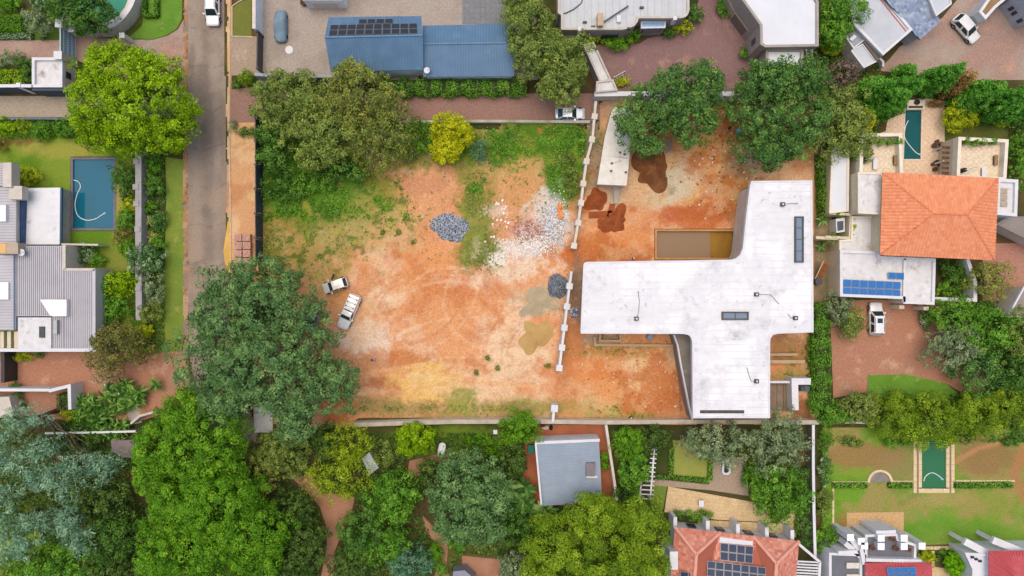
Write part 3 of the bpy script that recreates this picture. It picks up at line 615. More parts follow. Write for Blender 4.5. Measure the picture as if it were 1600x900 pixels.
# grass and weeds in the north of the plot
for x, y, rx, ry, c, a in [(460, 285, 76, 80, '#587a22', 1.), (505, 305, 84, 50, '#6c8428', 1.), (540, 285, 46, 40, '#8a8c30', .8), (430, 230, 60, 60, '#3f6a1e', .9), (560, 330, 60, 40, '#a09a56', .75),
                           (480, 390, 60, 50, '#9c8a44', .8), (450, 340, 30, 26, '#c48a56', .7), (530, 370, 46, 26, '#a59a5c', .7), (600, 300, 26, 22, '#8a8a34', .85), (620, 215, 60, 30, '#526a24', .95),
                           (660, 240, 60, 24, '#7d7c3a', .9), (760, 235, 60, 30, '#7b8a2e', .9), (840, 220, 90, 26, '#6f8a24', .95), (830, 262, 50, 16, '#b99a58', .7), (880, 250, 30, 60, '#4f8820', .95),
                           (745, 300, 36, 46, '#86863c', .85), (750, 390, 32, 36, '#6c8030', .9), (810, 300, 40, 22, '#c9985e', .7), (770, 265, 30, 16, '#ba9a5c', .6), (740, 345, 22, 40, '#7c8a38', .8),
                           (850, 205, 26, 8, '#c4684a', .7), (640, 640, 90, 12, '#a08a54', .85), (590, 632, 40, 14, '#96854e', .8), (720, 632, 26, 22, '#8f9444', .85), (790, 640, 50, 14, '#9a8c50', .85),
                           (840, 635, 60, 12, '#98904a', .85), (970, 645, 50, 14, '#94984a', .9), (930, 632, 40, 14, '#b09a58', .7), (510, 430, 30, 40, '#a9925a', .6), (425, 400, 24, 40, '#6e7a2c', .8)]:
    st.blob(x, y, rx, ry, c, a, ragged=1.0, soft=.5, seed=int(x+y))
st.blob(705, 222, 46, 30, '#6a7a2a', .7); st.blob(880, 290, 22, 26, '#4c8420', .9, ragged=.8)
gm = 1-sst(.8, 1.5, st.dist(500, 300, 130, 130)); st.field('#3e6a18', .07, .55, .7, 55, .8, gm); st.field('#a6a23e', .06, .6, .72, 56, .6, gm)
# rubble and lime spills
st.blob(858, 345, 34, 46, '#d9d2c8', .85, ragged=.9, seed=24); st.blob(812, 390, 36, 16, '#e6dcd2', .85, ragged=1., seed=25); st.blob(775, 330, 22, 9, '#e2d4c6', .4, ragged=1., seed=26); st.blob(825, 362, 24, 16, '#b98a7c', .8, ragged=.9, seed=27)
st.blob(775, 405, 14, 10, '#ece4da', .8, ragged=1., seed=28); st.blob(905, 400, 26, 24, '#bb6a34', .9, ragged=.6, seed=29); st.blob(940, 395, 70, 18, '#c9743c', .8, ragged=.6, seed=30)
# yard of the new house, north side
st.blob(1100, 230, 70, 80, '#cb9656', .85, ragged=.8, seed=33); st.blob(1130, 180, 40, 34, '#b98a58', .8, seed=34); st.blob(1060, 285, 44, 26, '#c9bca0', .95, ragged=.6, ang=-35, seed=35); st.blob(1030, 310, 34, 16, '#cdbd9d', .85, ragged=.7, ang=-20, seed=36)
st.blob(1045, 297, 12, 9, '#a39a86', .8); st.blob(1120, 292, 14, 14, '#b9a472', .9, ragged=.4); st.blob(1085, 338, 64, 17, '#bb653c', .95, ragged=.5, seed=37); st.blob(1020, 350, 20, 18, '#c86f3e', .7, seed=38); st.blob(1150, 300, 24, 50, '#b07a3c', .8, seed=39)
st.blob(1148, 258, 22, 26, '#9a6c44', .8, ragged=.8, seed=44); st.blob(1165, 238, 14, 20, '#cbb6a0', .7, ragged=1.); st.blob(965, 305, 20, 30, '#c7a080', .7, seed=45); st.blob(1000, 300, 40, 30, '#d0ab80', .6, seed=46); st.blob(960, 380, 60, 30, '#d78c52', .8, seed=47); st.blob(1000, 340, 30, 20, '#d29060', .7)
st.blob(928, 240, 12, 90, '#a58d74', .95, ragged=.2); st.blob(945, 170, 24, 16, '#b3937a', .9); st.blob(960, 300, 14, 20, '#b8a48c', .8); st.blob(1110, 350, 70, 6, '#d8885c', .6)
# between boundary wall and house, south court
st.blob(903, 455, 12, 60, '#8f7660', .95, ragged=.4, seed=48); st.blob(900, 550, 24, 50, '#c07c4a', .85, seed=49); st.blob(985, 585, 80, 50, '#d99458', .85, ragged=.6, seed=57); st.blob(1010, 588, 38, 32, '#e2bd8c', .8, ragged=.7, seed=58)
st.blob(930, 575, 40, 16, '#d27c42', .7, seed=59); st.blob(970, 548, 70, 12, '#a8803f', .6, ragged=1., seed=65); st.blob(1040, 640, 30, 16, '#b9855c', .8, seed=66); st.blob(1050, 555, 20, 14, '#b9a080', .7); st.blob(925, 530, 16, 8, '#a59484', .8)
st.line([(1059, 545), (1062, 600), (1064, 640)], 2.2, '#8a5a34', .8); st.line([(880, 655), (1080, 658)], 3, '#8f6c48', .6)
st.blob(1235, 545, 40, 24, '#a97c50', .9, ragged=.6, seed=67); st.blob(1238, 585, 30, 14, '#8f8442', .7, ragged=1.); st.blob(1250, 640, 20, 20, '#8a5a3c', .9)
st.line([(555, 660), (700, 655), (870, 656)], 5, '#b08a5c', .7); st.line([(560, 585), (640, 572), (770, 600), (860, 605)], 2.5, '#e8b078', .5)
om = 1-sst(.75, 1.25, st.dist(690, 480, 170, 120)); st.field('#c87440', .018, .5, .64, 121, .5, om); st.field('#efdcc2', .02, .54, .66, 122, .28, om); st.field('#b9683a', .05, .6, .7, 123, .35, om)
em = 1-sst(.8, 1.2, st.dist(1080, 330, 190, 180)); st.field('#b5642e', .02, .5, .64, 124, .7, em); st.field('#e4c8a0', .03, .56, .68, 125, .25, em); sm = 1-sst(.8, 1.2, st.dist(980, 590, 120, 60)); st.field('#bd6c36', .02, .48, .62, 126, .8, sm); st.field('#e6c79c', .03, .56, .66, 127, .25, sm)
st.field('#a9673c', .11, .62, .72, 128, .25); st.field('#f0dfc8', .13, .64, .74, 129, .12)
gm2 = np.maximum(1-sst(.7, 1.25, st.dist(480, 275, 90, 85)), 1-sst(.7, 1.2, st.dist(800, 218, 130, 30))); gm2 = np.maximum(gm2, 1-sst(.7, 1.2, st.dist(885, 255, 38, 64))); st.field('#4c7a1c', .04, .3, .5, 130, .95, gm2); st.field('#7f942c', .05, .55, .66, 131, .7, gm2)
for k, (cx, cy, r, a0, a1) in enumerate([(690, 515, 105, 200, 330), (690, 520, 92, 195, 335), (650, 505, 66, 190, 345), (655, 507, 78, 200, 340), (790, 590, 70, 190, 290), (800, 600, 60, 180, 290), (840, 560, 84, 150, 250), (845, 562, 94, 150, 250), (720, 470, 56, -60, 80), (716, 472, 68, -60, 70)]):
    st.line(arc(cx, cy, r, a0, a1, 18), 2.0, ['#c87c48', '#e6b88c', '#cb8450'][k % 3], .3, z=-.02, seed=60+k, rag=1.8, soft=.9)
for k, (cx, cy, r, a0, a1) in enumerate([(705, 505, 88, 210, 345), (640, 520, 92, 215, 320), (700, 560, 120, 235, 330), (760, 470, 60, 90, 230), (766, 472, 72, 95, 225), (620, 430, 110, 10, 80), (625, 432, 122, 8, 78)]):
    st.line(arc(cx, cy, r, a0, a1, 18), 1.8, '#c47844' if k % 2 else '#ebc8a2', .28, z=-.02, seed=160+k, rag=2., soft=.9); st.line(arc(cx, cy, r-16, a0, a1, 18), 1.8, '#c87c48', .28, z=-.02, seed=180+k, rag=2., soft=.9)
st.Z += (fbm(X, Y, .03, 4, 70)-.5)*.25*sst(396, 430, X)*(1-sst(1240, 1276, X))
site = [(397, 150), (1275, 150), (1275, 664), (700, 662), (560, 668), (397, 676)]
st.build('building_plot', vcol('plot_soil', grit=.38, gs=3.5, sat=.98), .0, keep=~near_pool(X, Y, ['muddy'], 2) & ~((Y < 191) & (X < 932)) & inpoly(X, Y, [(396, 148), (1277, 148), (1277, 665), (700, 662), (556, 666), (396, 677)]), label='bare orange soil of the building plot with weeds and tyre tracks')

# ---------------------------------------------------------------- pools
def pool(label, key, coping, tilem, depth, wmat, wall='#2d6f8c', drop=.14, extra=None, cat='swimming pool'):
    p = POOLS[key]; w = W(p); t = thing('swimming_pool', label, cat, (sum(x for x, y in p)/len(p), sum(y for x, y in p)/len(p)))
    q = B(); q.side(w, -depth, .03); q.f = [f[::-1] for f in q.f]; part('pool_wall', q, mat('poolwall_'+key, wall, None, 1), t)
    q = B(); q.prism(w, -depth-.1, -depth); part('pool_floor', q, MC['poolwall_'+key], t)
    if coping: q = B(); q.ring(inset(w, -coping), inset(w, .03), -.1, .07); part('coping', q, tilem, t)
    q = B(); n = len(w); q.add([(x, y, -drop) for x, y in ccw(inset(w, -.02))], [tuple(range(n))]); part('water', q, wmat, t)
    return t
slate = mat('slate_coping', '#7f7a80', '#6d6a72', 1.5, fine=('#5a5860', 5, .4))
t = pool('rectangular blue pool with slate coping on the left lawn', 'blue', .3, slate, 1.5, water('water_blue', '#1c92b2', .6), '#4cacc2')
q = B(); x, y, _ = P(138, 303); x1, y1, _ = P(114, 357); q.prism([(x1, y1), (x, y1), (x, y), (x1, y)], -1.5, -1.15); part('step', q, mat('pool_step', '#1f6a6c', None, 1), t)
q = B(); x1, y1, _ = P(178, 351); x, y, _ = P(114, 357); q.prism([(x, y), (x1, y), (x1, y1), (x, y1)], -1.5, -.35); part('step', q, mat('pool_step2', '#5f8ca0', None, 1), t)
sheet('pool_deck', arc(150, -15, 74, 0, 350, 35), Z(0), concrete, 'pale deck round the turquoise pool', holes=[POOLS['round']])
def hose(label, pts, z=-.1, r=.055, end=True):
    t = thing('pool_cleaner', label, 'pool cleaner', pts[-1]); b = B(); w = [Vector(P(x, y, 0)) for x, y in pts]
    sm = []
    for i in range(len(w)-1):
        a, c, d, e = w[max(0, i-1)], w[i], w[i+1], w[min(len(w)-1, i+2)]
        for k in range(5):
            u = k/5; sm.append(.5*((2*c)+(-a+d)*u+(2*a-5*c+4*d-e)*u*u+(-a+3*c-3*d+e)*u**3))
    sm.append(w[-1]); b.tube([(p.x, p.y, z) for p in sm], r, 6); part('hose', b, mat('hose', '#e8eef0', None, 1, rough=.5), t)
    q = B(); p = w[-1]; q.cyl(p.x, p.y, .2, z-.15, z+.1, 12, .12); part('head', q, mat('cleaner_head', '#bfe4f0', '#4aa0c8', 4), t)
hose('white pool cleaner hose floating in the blue pool', [(114, 281), (122, 284), (125, 292), (120, 303), (117, 315), (117, 325), (120, 335), (126, 341), (136, 344), (148, 342), (158, 336), (163, 333)])
pool('narrow teal pool in the cream tiled patio', 'teal', .12, mat('cream_coping', '#e4d5c4', '#d6c4b0', 2), 1.4, water('water_teal', '#1d7a80', .5), '#2c6f74')
hose('white pool cleaner hose in the narrow teal pool', [(1420, 188), (1416, 196), (1414, 205), (1414, 214), (1418, 222), (1426, 232), (1433, 239), (1438, 241)])
pool('narrow green pool with sandstone coping on the right lawn', 'green', 0, None, 1.3, water('water_green', '#3f8a62', .35), '#3d7d5c', cat='swimming pool')
ct = [o for o in COL.objects if o.get('label', '').startswith('narrow green pool')][0]
cs = mat('coping_stone', '#e2d2ac', '#d0bc94', 1.5, fine=('#b7a078', 4, .4))
for n_, (x0, y0, x1, y1) in enumerate([(1427, 690, 1432, 770), (1435, 690, 1440, 763), (1478, 690, 1483, 763), (1486, 690, 1491, 770)]):
    for k in range(9 if n_ in (0, 3) else 8):
        ya = y0+k*9; yb = min(y1, ya+8.6); q = B(); q.prism(W([(x0, ya), (x1, ya), (x1, yb), (x0, yb)]), -.1, .08); part('coping_stone', q, cs, ct)
for xa, xb in ((1432, 1435), (1483, 1486)): q = B(); q.prism(W([(xa, 690), (xb, 690), (xb, 770), (xa, 770)]), -.1, .05); part('coping_strip', q, mat('strip_brown', '#8c7468', None, 2), ct)
for k in range(5): q = B(); q.prism(W([(1435+k*9.7, 763.3), (1444.4+k*9.7, 763.3), (1444.4+k*9.7, 770), (1435+k*9.7, 770)]), -.1, .08); part('coping_stone', q, cs, ct)
hose('white pool cleaner hose curved in the green pool', [(1444, 752), (1446, 746), (1451, 741), (1457, 739), (1463, 741), (1469, 745), (1473, 749)], end=False)
pool('round turquoise pool behind the curved white wall', 'round', .3, MC['cream_coping'], 1.2, water('water_turq', '#1ea890', .4), '#2aa890')
t = pool('unfinished pool pit with muddy brown water by the white house', 'muddy', .25, mat('raw_plaster', '#c08f5c', '#ad7e4e', 1.2), 1.3, water('water_mud', '#8c7054', .12), '#8a6a44', drop=.55)
q = B(); q.prism(W([(1112, 362), (1145, 362), (1145, 402), (1112, 402)]), -1.3, -.5); part('step', q, mat('ochre_step', '#8a6424', '#96702c', .8), t)
# ---------------------------------------------------------------- buildings
white_roof = mat('white_roof', '#dadfe6', '#d2d7de', .4, rough=.7, fine=('#cdd3da', 2.2, .35), stain=[('#c4c9ce', .35, .6, .78), ('#b0b4b8', 1.1, .68, .8)], bump=.1)
white_wall = mat('white_wall', '#dddfe3', '#cfd2d7', .8, fine=('#c2c5ca', 1.5, .3), stain=('#b9b6b0', .6, .66, .85), bump=.1)
dirty_white = mat('dirty_white_roof', '#e2e3e6', '#d4d6d8', .7, fine=('#b5b2ad', 1.6, .5), stain=[('#9a8d84', .55, .56, .72), ('#b38f78', .35, .62, .78)], bump=.1)
cream = mat('cream_wall', '#d9cfb6', '#ccc1a6', .8, fine=('#b5aa90', 2, .3), stain=('#a89d86', .7, .64, .82), bump=.1)
grey_wall = mat('grey_wall', '#a59d96', '#99918b', .7, fine=('#756f6a', 2, .3), bump=.1)
pale_wall = mat('pale_wall', '#d3ccc1', '#c4bdb2', .7, fine=('#9c958b', 2, .3), bump=.1)
wall_cap = mat('wall_cap', '#dfd9cc', '#cec7b8', 1.2, fine=('#aaa294', 3, .45), bump=.15)
glass = glossy('window_glass', '#2b3a48', .08); darkm = glossy('dark_metal', '#2c3036', .45); steel = glossy('steel', '#a8acb0', .35, .6)
skyglass = glossy('skylight_glass', '#5f7890', .08); black = mat('black_plastic', '#26282b', '#1c1e20', 2, rough=.5)
frame_m = mat('frame_grey', '#4c5258', '#3c4248', 2, rough=.5)
terracotta = mat('terracotta', '#a8644c', '#8c4f3c', 3); mat('pot_soil', '#4a3a30', None, 3)
def flat_house(t, poly, h, wm, rm, cm=None, w=.28, ph=.35, z0=-.1, proud=.03):
    p = ccw(W(poly, h)); b = B(); b.side(p, z0, h-.02); part('wall', b, wm, t)
    b = B(); b.prism(inset(p, w*.6), h-ph-.1, h-ph); part('roof', b, rm, t)
    b = B(); b.ring(inset(p, -proud), inset(p, w), h-ph-.15, h); part('parapet', b, cm or wm, t)
    return p
def opening(t, a, b_, h, f0, f1, z0, z1, m=None, name='window', fm=None):
    """window or door on the wall whose top runs from pixel a to pixel b_ at height h"""
    A, C = Vector(P(*a, h)[:2]), Vector(P(*b_, h)[:2]); p, q = A.lerp(C, f0), A.lerp(C, f1)
    b = B(); b.seg(p, q, .1, z0, z1); o = part(name, b, fm or frame_m, t)
    d = (q-p)*.06; b = B(); b.seg(p+d, q-d, .16, z0+(z1-z0)*.08, z1-(z1-z0)*.08); part('pane' if name == 'window' else 'leaf_panel', b, m or glass, o)
def ribs(q, n, w=.05, hh=.06):
    a, b_, c, d = [Vector(x) for x in q]; r = B(); nrm = (b_-a).cross(d-a).normalized()
    if nrm.z < 0: nrm = -nrm
    u = (b_-a).normalized()*w/2
    for i in range(n+1):
        f = i/n; p = a.lerp(b_, f); s = d.lerp(c, f)
        v = [p-u, p+u, s+u, s-u]; r.add([x-nrm*.02 for x in v]+[x+nrm*hh for x in v], [(4, 5, 6, 7), (0, 1, 5, 4), (2, 3, 7, 6), (1, 2, 6, 5), (3, 0, 4, 7)])
    return r
def tiles(poly, du, dv, bar, lift=.07):
    """courses of overlapping tiles over a roof plane; poly[0]->poly[1] is the eave"""
    q = [Vector(p) for p in poly]; u = (q[1]-q[0]).normalized(); n = (q[1]-q[0]).cross(q[2]-q[0]).normalized()
    if n.z < 0: n = -n
    v = n.cross(u)
    if sum((p-q[0]).dot(v) for p in q) < 0: v = -v
    pu = [((p-q[0]).dot(u), (p-q[0]).dot(v)) for p in q]
    u0, u1 = min(a for a, _ in pu), max(a for a, _ in pu); v1 = max(b_ for _, b_ in pu)
    sub = 4 if bar else 2; us = np.arange(int((u1-u0)/du*sub)+2)*du/sub+u0; nv = int(v1/dv)+1
    o = np.array(q[0]); U, V, N = np.array(u), np.array(v), np.array(n); r = B(); vs = []; fs = []; r.tint = []
    prof = .1*np.abs(np.sin(np.arange(len(us))*math.pi/sub)) if bar else np.where(np.arange(len(us)) % sub == 0, 0, .012)
    for j in range(nv):
        jit = NR.normal(0, .006, len(us)//sub+2).repeat(sub)[:len(us)]
        lo = o+U*us[:, None]+V*(j*dv-.02)+N*(lift+prof+jit)[:, None]; hi = o+U*us[:, None]+V*((j+1)*dv+.02)+N*(.015+prof+jit)[:, None]; bt = lo-N*.05
        k = len(vs)*len(us); vs += [lo, hi, bt]
        cu = (us[:-1]+us[1:])/2; ok = inpoly(cu, np.full(len(cu), (j+.5)*dv), pu)
        rt = np.clip(NR.normal(.5, .2, len(us)//sub+2), 0, 1)
        for i in np.nonzero(ok)[0]: r.tint += [rt[i//sub]]*2; a = k+i; L = len(us); fs += [(a, a+1, a+L+1, a+L), (a+2*L, a+2*L+1, a+1, a)]
    r.v = [tuple(x) for x in np.concatenate(vs)]; r.f = [tuple(int(i) for i in f) for f in fs]; return r
def tile_part(b, m, par):
    o = part('tile_courses', b, m, par, kind='stuff'); at = o.data.attributes.new('tint', 'FLOAT', 'FACE'); at.data.foreach_set('value', np.array(b.tint, np.float32)); return o
def cap_line(a, b_, r=.14): q = B(); q.tube([Vector(a)+Vector((0, 0, .03)), Vector(b_)+Vector((0, 0, .03))], r, 8); return q
def solar(label, corners, nx, ny, cell, group='rooftop solar arrays', gap=.06, skip=()):
    a, b_, c, d = [Vector(x) for x in corners]; ctr = (a+b_+c+d)/4; t = thing('solar_array', label, 'solar panels', tuple(ctr), group)
    n = (b_-a).cross(d-a).normalized(); n = n if n.z > 0 else -n
    at = lambda u, v: a.lerp(b_, u).lerp(d.lerp(c, u), v)
    for i in range(nx):
        for j in range(ny):
            if (i, j) in skip: continue
            gu, gv = gap/max(.1, (b_-a).length)/2, gap/max(.1, (d-a).length)/2
            def slab(u0, u1, v0, v1, z0, z1):
                q = [at(u, v) for u, v in ((u0, v0), (u1, v0), (u1, v1), (u0, v1))]; w = B(); w.add([p+n*z0 for p in q]+[p+n*z1 for p in q], [(7, 6, 5, 4), (0, 1, 5, 4), (1, 2, 6, 5), (2, 3, 7, 6), (3, 0, 4, 7)]); return w
            u0, u1, v0, v1 = i/nx+gu, (i+1)/nx-gu, j/ny+gv, (j+1)/ny-gv
            o = part('panel', slab(u0, u1, v0, v1, .08, .15), steel, t)
            e, k = .035/max(.1, (b_-a).length), .035/max(.1, (d-a).length)
            part('cells', slab(u0+e, u1-e, v0+k, v1-k, .1, .156), cell, o)
    return t
def cellm(name, c, lw='#6f89a8', wx=.35, wy=.3):
    if name in MC: return MC[name]
    m = pave(name, c, c, lw, w=wx, h=wy, off=0, mort=.012, bump=0, patch=0); b = m.node_tree.nodes['Principled BSDF']; b.inputs['Roughness'].default_value = .2; b.inputs['Specular IOR Level'].default_value = .22; return m
blue_cell = cellm('cells_blue', '#2a6cb0', '#3c7cba'); navy_cell = cellm('cells_navy', '#22344e', '#2c405c'); black_cell = cellm('cells_black', '#262a32', '#343a44')
def metal(name, a, b_, st=None): return mat(name, a, b_, .5, rough=.5, fine=(b_, 3, .4), stain=st, bump=.05, spec=.4)
def free_wall(label, path, w, h, m, name='boundary_wall', cap=None, piers=(), pw_=.5, top=True, group=None, cat='wall', pier_h=.12):
    """wall given by the pixels of its top (or of its foot when top is False)"""
    z = h if top else 0; pts = [P(x, y, z)[:2] for x, y in path]; x0, y0 = pts[0]; t = thing(name, label, cat, (x0, y0, 0), group)
    for i in range(len(pts)-1): pass
    b = B(); b.wall(pts, w, -.1, h-(.08 if cap else 0)); part('wall_face', b, m, t)
    if cap: b = B(); b.wall(pts, w+.08, h-.09, h); part('coping', b, cap, t)
    for x, y in piers: b = B(); X, Y, _ = P(x, y, z if top else 0); d = Vector(pts[-1])-Vector(pts[0]); b.obox(X, Y, pw_, pw_, math.atan2(d.y, d.x), -.1, h+pier_h); part('pier', b, cap or m, t)
    return t

# --- north-west estate: gatehouse, gate, walls
t = thing('gatehouse', 'small white flat roofed gatehouse beside the blue gate', 'gatehouse', (85, 118)); p = [(50, 90), (97, 90), (97, 136), (50, 136)]
flat_house(t, p, 3.0, pale_wall, dirty_white, white_wall, .35, .4); opening(t, (97, 90), (97, 136), 3, .4, .62, 1.1, 2.2)
free_wall('charcoal garden wall with white coping left of the gatehouse', [(-60, 134), (49, 134)], .35, 3.2, mat('charcoal_wall', '#4c5560', '#404852', 1), cap=white_wall, piers=[(29, 133)], pw_=.6)
free_wall('charcoal garden wall behind the big lime tree', [(50, 140), (110, 140), (190, 142)], .3, 3.0, MC['charcoal_wall'])
free_wall('low slate blue wall along the beige lane', [(-60, 185), (60, 185), (200, 186)], .3, .9, mat('slate_wall', '#6b7a88', '#5d6974', 1))
for l, x, y in (('square white gate pillar at the top of the blue gate', 92, 36), ('square white gate pillar attached to the gatehouse corner', 90, 86), ('short white pillar at the end of the curved wall', 190, 55)):
    b = B(); h = 3.7 if x < 150 else 2.6; b.pbox(x, y, .95 if x < 150 else .6, .95 if x < 150 else .6, -.1, h); t = thing('gate_pillar', l, 'pillar', (P(x, y, h)[0], P(x, y, h)[1], 0)); part('shaft', b, pale_wall, t)
    q = B(); q.pbox(x, y, 1.1 if x < 150 else .72, 1.1 if x < 150 else .72, h-.12, h+.02); part('cap', q, white_wall, t)
t = thing('sliding_gate', 'tall blue grey steel gate across the brown driveway', 'gate', (119, 75)); a, c = Vector(P(119, 57)[:2]), Vector(P(119, 95)[:2])
gm_ = mat('gate_steel', '#b4d2e6', '#a0c2da', 2, rough=.5)
for f in np.linspace(.02, .98, 11): b = B(); q = a.lerp(c, f); b.obox(q.x, q.y, .08, .16, 0, .1, 3.4); part('bar', b, gm_, t)
for z in (.1, .9, 1.8, 2.7, 3.35): b = B(); b.seg(a, c, .1, z, z+.14); part('rail', b, mat('gate_rail', '#d5e2ea', None, 2), t)
b = B(); b.seg(a, c, .03, .15, 3.3); part('backing', b, mat('gate_sheet', '#6fa8cc', '#62a0c4', 1), t)
free_wall('curved white garden wall round the turquoise pool', arc(150, -15, 76, -40, 56, 16)+[(176, 55), (122, 56)], .55, 2.35, pale_wall, cap=white_wall, top=False)
hedge('clipped_hedge', 'clipped U shaped hedge on the bright lawn', [(224, -20), (224, 23), (243, 23), (243, -20)], .55, .8, 'mid')
# --- walls and gate along the street, blue roofed house
free_wall('tall white boundary wall with pale blue face left of the forecourt', [(409, -60), (409, 57)], .4, 3.0, mat('bluewhite_wall', '#e2e9f2', '#d4dce6', .8), cap=wall_cap, top=False)
t = thing('driveway_gate', 'narrow black gate between forecourt and street', 'gate', (411, 85)); b = B(); b.seg(P(411, 58), P(410, 114), .14, .1, 2.2); part('gate_panel', b, darkm, t)
for y in (58, 114): b = B(); x_, y_, _ = P(411, y); b.obox(x_, y_, .3, .3, 0, -.1, 2.4); part('post', b, darkm, t)
free_wall('grey blue wall south of the forecourt', [(398, 116), (425, 118), (520, 119)], .4, 2.2, mat('greyblue_wall', '#a4adb8', '#949ca6', .8))
blue_roof = metal('blue_roof', '#567c9c', '#4c7090', ('#6a8eaa', .4, .55, .75)); rib_b = metal('blue_rib', '#6a90ae', '#5c80a0')
def gable_house(label, N, R_, Sv, ze, zr, wm, rm, rbm, n, name='house', over=.25, cat='house'):
    a, b_ = [P(*x, ze) for x in N]; r0, r1 = [P(*x, zr) for x in R_]; c, d = [P(*x, ze) for x in Sv]
    t = thing(name, label, cat, ((a[0]+d[0])/2, (a[1]+d[1])/2, 0))
    b = B(); b.planes([[a, b_, r1, r0], [c, d, r1, r0]], .15); rf = part('roof', b, rm, t)
    part('roof_rib', ribs((a, b_, r1, r0), n), rbm, rf, kind='stuff'); part('roof_rib', ribs((c, d, r1, r0), n), rbm, rf, kind='stuff'); part('ridge_cap', cap_line(r0, r1, .13), rbm, rf)
    w = inset([a[:2], b_[:2], d[:2], c[:2]], over); b = B(); b.side(w, -.1, ze-.14); part('wall', b, wm, t)
    for e0, e1, rr in ((a, c, r0), (b_, d, r1)):
        s = Vector(((e0[0]+e1[0])/2, (e0[1]+e1[1])/2)); cn = (Vector(a[:2])+Vector(d[:2]))/2; k = (cn-s).normalized()*over
        q = B(); q.planes([], 0); v = [(e0[0]+k.x, e0[1]+k.y, ze-.16), (e1[0]+k.x, e1[1]+k.y, ze-.16), (rr[0]+k.x, rr[1]+k.y, zr-.17)]; q.add(v, [(0, 1, 2)]); part('gable', q, wm, t)
    return t, (a, b_, r0, r1, c, d)
t, g1 = gable_house('blue metal roofed house carrying solar panels', [(514, 27), (658, 25)], [(508, 58.5), (660, 55)], [(517, 112), (661, 109)], 4.2, 6.3, mat('bw', '#dfe6ee', '#cfd6de', .8), blue_roof, rib_b, 34)
b = B(); x0, y0, _ = P(655, 119, 2.5); b.obox(x0, y0, .25, .25, 0, 0, 3.2); part('downpipe', b, darkm, t)
N0, N1, R0, R1 = [Vector(v) for v in g1[:4]]
def onp(u, v): return N0.lerp(N1, u).lerp(R0.lerp(R1, u), v)
solar('long row of ten black panels on the blue gable roof', [onp(.035, .42), onp(.955, .42), onp(.955, .96), onp(.035, .96)], 10, 2, black_cell)
solar('short row of four black panels above the long row on the blue roof', [onp(.33, .16), onp(.7, .16), onp(.7, .4), onp(.33, .4)], 4, 1, black_cell)
gable_house('lower blue metal roofed wing beside the hedge', [(661, 40), (806, 37)], [(660, 69), (806, 67)], [(662, 120), (803, 119)], 3.3, 4.6, MC['bw'], blue_roof, rib_b, 33)
t = thing('satellite_dish', 'small white dish on a pole between the blue roofs', 'satellite dish', (667, 112)); x0, y0, _ = P(667, 110, 4.4)
b = B(); b.tube([(x0, y0, 3.2), (x0, y0, 4.4)], .05); part('pole', b, steel, t); b = B(); b.cyl(x0, y0, .12, 4.3, 4.45, 14, .42); part('dish', b, white_wall, t)
b = B(); b.tube([(x0, y0, 4.4), (x0+.6, y0+.1, 4.8)], .03); part('arm', b, steel, t)
t = thing('garage', 'white garage cut by the top edge of the picture', 'garage', (505, -30)); flat_house(t, [(473, -70), (535, -70), (535, 0), (473, 0)], 3, white_wall, white_roof); opening(t, (473, 0), (535, 0), 3, .15, .85, 0, 2.3, pale_wall, 'garage_door', white_wall)
def pot(label, x, y, r=.38, plantst=None, m=None, group='plant pots', h=.6):
    t = thing('plant_pot', label, 'plant pot', (x, y), group); X, Y, Zb = ROOT[t.name]
    b = B(); b.cyl(X, Y, r*.72, 0, h, 14, r); part('pot', b, m or mat('terracotta', '#a8644c', '#8c4f3c', 3), t); b = B(); b.cyl(X, Y, r*.85, h-.02, h+.02, 14); part('soil', b, mat('pot_soil', '#4a3a30', None, 3), t)
    return t
pot('dark red plant pot left of the white garage door', 476, 6, .5, m=mat('maroon_pot', '#5a3438', '#482a2e', 3)); pot('dark red plant pot right of the white garage door', 532, 6, .5, m=MC['maroon_pot'])
t = thing('manhole_cover', 'round white disc on the cobbled forecourt', 'manhole cover', (452, 78)); b = B(); x0, y0, _ = P(452, 78); b.cyl(x0, y0, .56, 0, .06, 24); part('lid', b, white_wall, t); b = B(); b.ring([(x0+.62*math.cos(k/12*math.pi), y0+.62*math.sin(k/12*math.pi)) for k in range(24)], [(x0+.57*math.cos(k/12*math.pi), y0+.57*math.sin(k/12*math.pi)) for k in range(24)], 0, .05); part('ring', b, concrete, t)
free_wall('grey coping wall between brick driveway and empty plot', [(585, 190), (760, 189), (922, 190)], .3, .8, pale_wall, cap=mat('mossy_cap', '#b5b3a8', '#8b9068', .5))
# --- grey flat roofed house in the north
t = thing('house', 'grey flat roofed house with rounded corners at the top', 'house', (960, -10))
gp = [(872, -70), (872, 20), (877, 23), (877, 46), (972, 46), (982, 44), (991, 40), (996, 34), (998, 28), (1064, 28), (1071, 26), (1075, 22), (1077, 16), (1077, -70)]
seam = mat('membrane_roof', '#c9ced2', '#bfc4c8', .5, fine=('#aeb3b6', 1.2, .5), stain=[('#9a9ea0', .5, .6, .8)], stretch=(1, .15, 1), bump=.05)
flat_house(t, gp, 4.2, grey_wall, seam, mat('grey_cap', '#c6c1b8', '#b5afa6', 1), .3, .35)
for k in range(18): b = B(); x = 880+k*11; b.seg(P(x, -60, 3.87), P(x, 42 if x < 990 else 24, 3.87), .05, 3.84, 3.88); part('seam', b, mat('seam_grey', '#aab0b4', None, 1), t)
opening(t, (877, 46), (972, 46), 4.2, .7, .98, .6, 2.4)
def roofbox(t, name, x, y, lx, ly, z0, z1, m, a=0): b = B(); b.pbox(x, y, lx, ly, z0, z1, a); return part(name, b, m, t)
roofbox(t, 'chimney', 938, 30, .75, 1.7, 3.8, 5.0, mat('tan_box', '#c0a98c', '#b09a7e', 1)); roofbox(t, 'skylight', 967, 29, .55, .9, 3.8, 4.3, white_wall)
